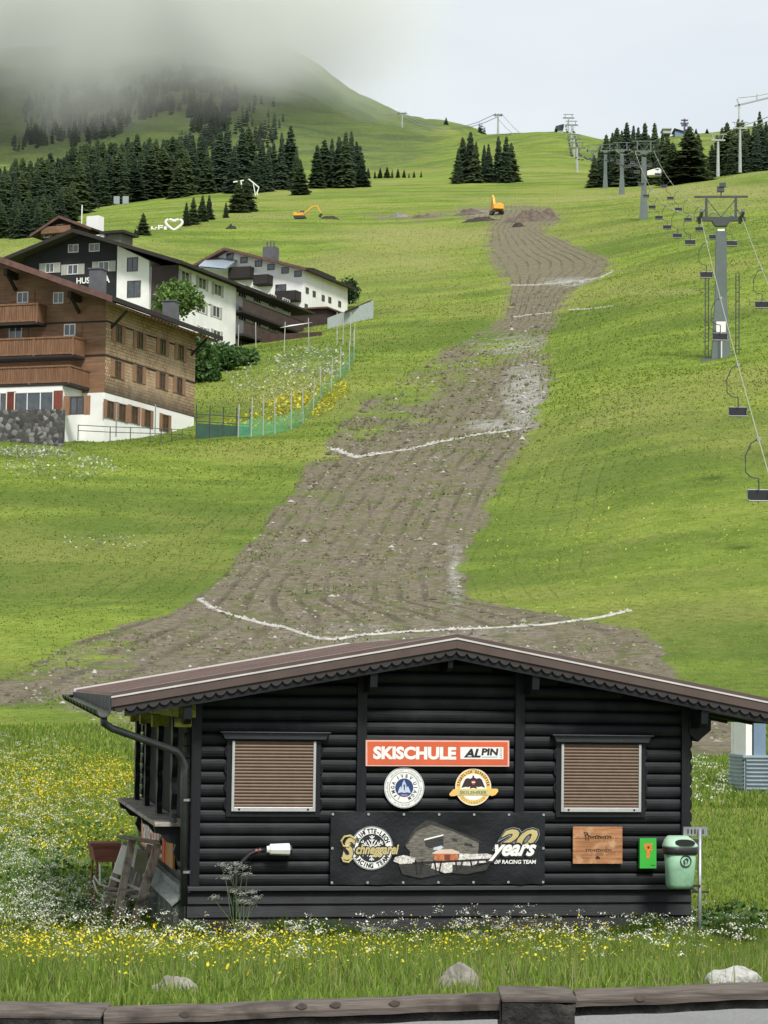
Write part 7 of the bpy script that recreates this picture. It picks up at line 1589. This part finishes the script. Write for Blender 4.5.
# ================================================================== roadside rail fence
blackw = simple('rough_black_wood', (.011, .010, .009), .8, .6, 6, stretch=(3, 3, 3), bump=1, bdist=.02, var2=(11, (.05, .047, .038)))
railw = wood('weathered_rail_wood', (.125, .105, .09), 'x', .85, .5, 5, .2, dirt=(7, (.055, .045, .038)))
fe = empty('wooden_rail_fence', P(384, 1024, 6.5), 0, 'weathered grey wooden rail fence with blackened posts along the road', 'fence'); o = fe.location
def fp(px, py, D=6.5): return P(px, py, D)-o
def rail(pa, pb, name, m, dep, back, hh, knots=()):
    (xa, ya), (xb, yb) = pa, pb; a, b = fp(xa, ya+4), fp(xb, yb+4); n = 40; vs = []
    for i in range(n+1):
        t = i/n; p = a.lerp(b, t); p.z += .0012*math.sin(t*17)+.0008*math.sin(t*41); w = 1+.02*math.sin(t*9)
        sec = [(0+back, -hh*w), (back-.004, -hh*.5*w), (back, -.006), (back+.010, 0), (dep-.01, .002), (dep, -.01), (dep, -hh*w)]
        for (yy, zz) in sec: vs.append((p.x, p.y+yy, p.z+zz))
    m_ = 7; fs = [(i*m_+j, i*m_+(j+1) % m_, (i+1)*m_+(j+1) % m_, (i+1)*m_+j) for i in range(n) for j in range(m_)]+[tuple(range(m_)), tuple(n*m_+j for j in range(m_))]
    r = MB().add(vs, fs).build(name, m, fe); return r
zr_ = 6.5/FPX
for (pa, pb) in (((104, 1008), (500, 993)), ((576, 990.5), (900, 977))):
    rail(pa, pb, 'rail', railw, .10, -.0, 12.5*zr_); rail((pa[0], pa[1]+12.6), (pb[0], pb[1]+12.6), 'lower_rail', blackw, .09, .02, 10*zr_)  # lower rail: narrow near-black bar set back beneath the grey one
for (px, py) in ((302, 1003), (336, 1001.5), (395, 1000), (185, 1011), (640, 995)):
    p = fp(px, py); kn = MB(); kn.prism([(p.x+.014*math.cos(k*.52)*(1+.2*math.sin(k*2.3)), p.z-.008+.008*math.sin(k*.52)) for k in range(12)], lambda a, b: (a, p.y-.0065, b), lambda a, b: (a, p.y+.004, b)); kn.build('knot', simple('dark_knot', (.07, .055, .045), .8, .4, 30), fe)
def post(x0, x1, pt, dep=.24):
    a, b = fp(x0, pt), fp(x1, pt); bm = bmesh.new(); bmesh.ops.create_cube(bm, size=1); bmesh.ops.subdivide_edges(bm, edges=bm.edges[:], cuts=14, use_grid_fill=True); H = 1.0; w = b.x-a.x
    for v in bm.verts:
        s = v.co.copy(); v.co = Vector((s.x*w, s.y*dep, s.z*H)); n1 = float(fbm(np.array([v.co.x*14+x0+v.co.y*9]), np.array([v.co.z*9+v.co.y*7]), 4, 3)[0])
        if s.z < .49: v.co.x += n1*.014*(1 if s.x > 0 else -1)*(abs(s.x) > .49); v.co.y += n1*.02*(abs(s.y) > .49)
        else: v.co.z += n1*.012
    me = bpy.data.meshes.new('post'); bm.to_mesh(me); bm.free(); me.materials.append(blackw); ob = bpy.data.objects.new('post', me); COL.objects.link(ob); ob.parent = fe; ob.location = ((a.x+b.x)/2, a.y+dep/2-.03, (a.z+b.z)/2-H/2)
    c = MB(); c.box(-w/2-.004, w/2+.004, -dep/2-.006, dep/2, H/2, H/2+.014); cp = c.build('post_cap', railw, ob, bevel=.006)
post(502, 575, 1001); post(-30, 101, 1017)
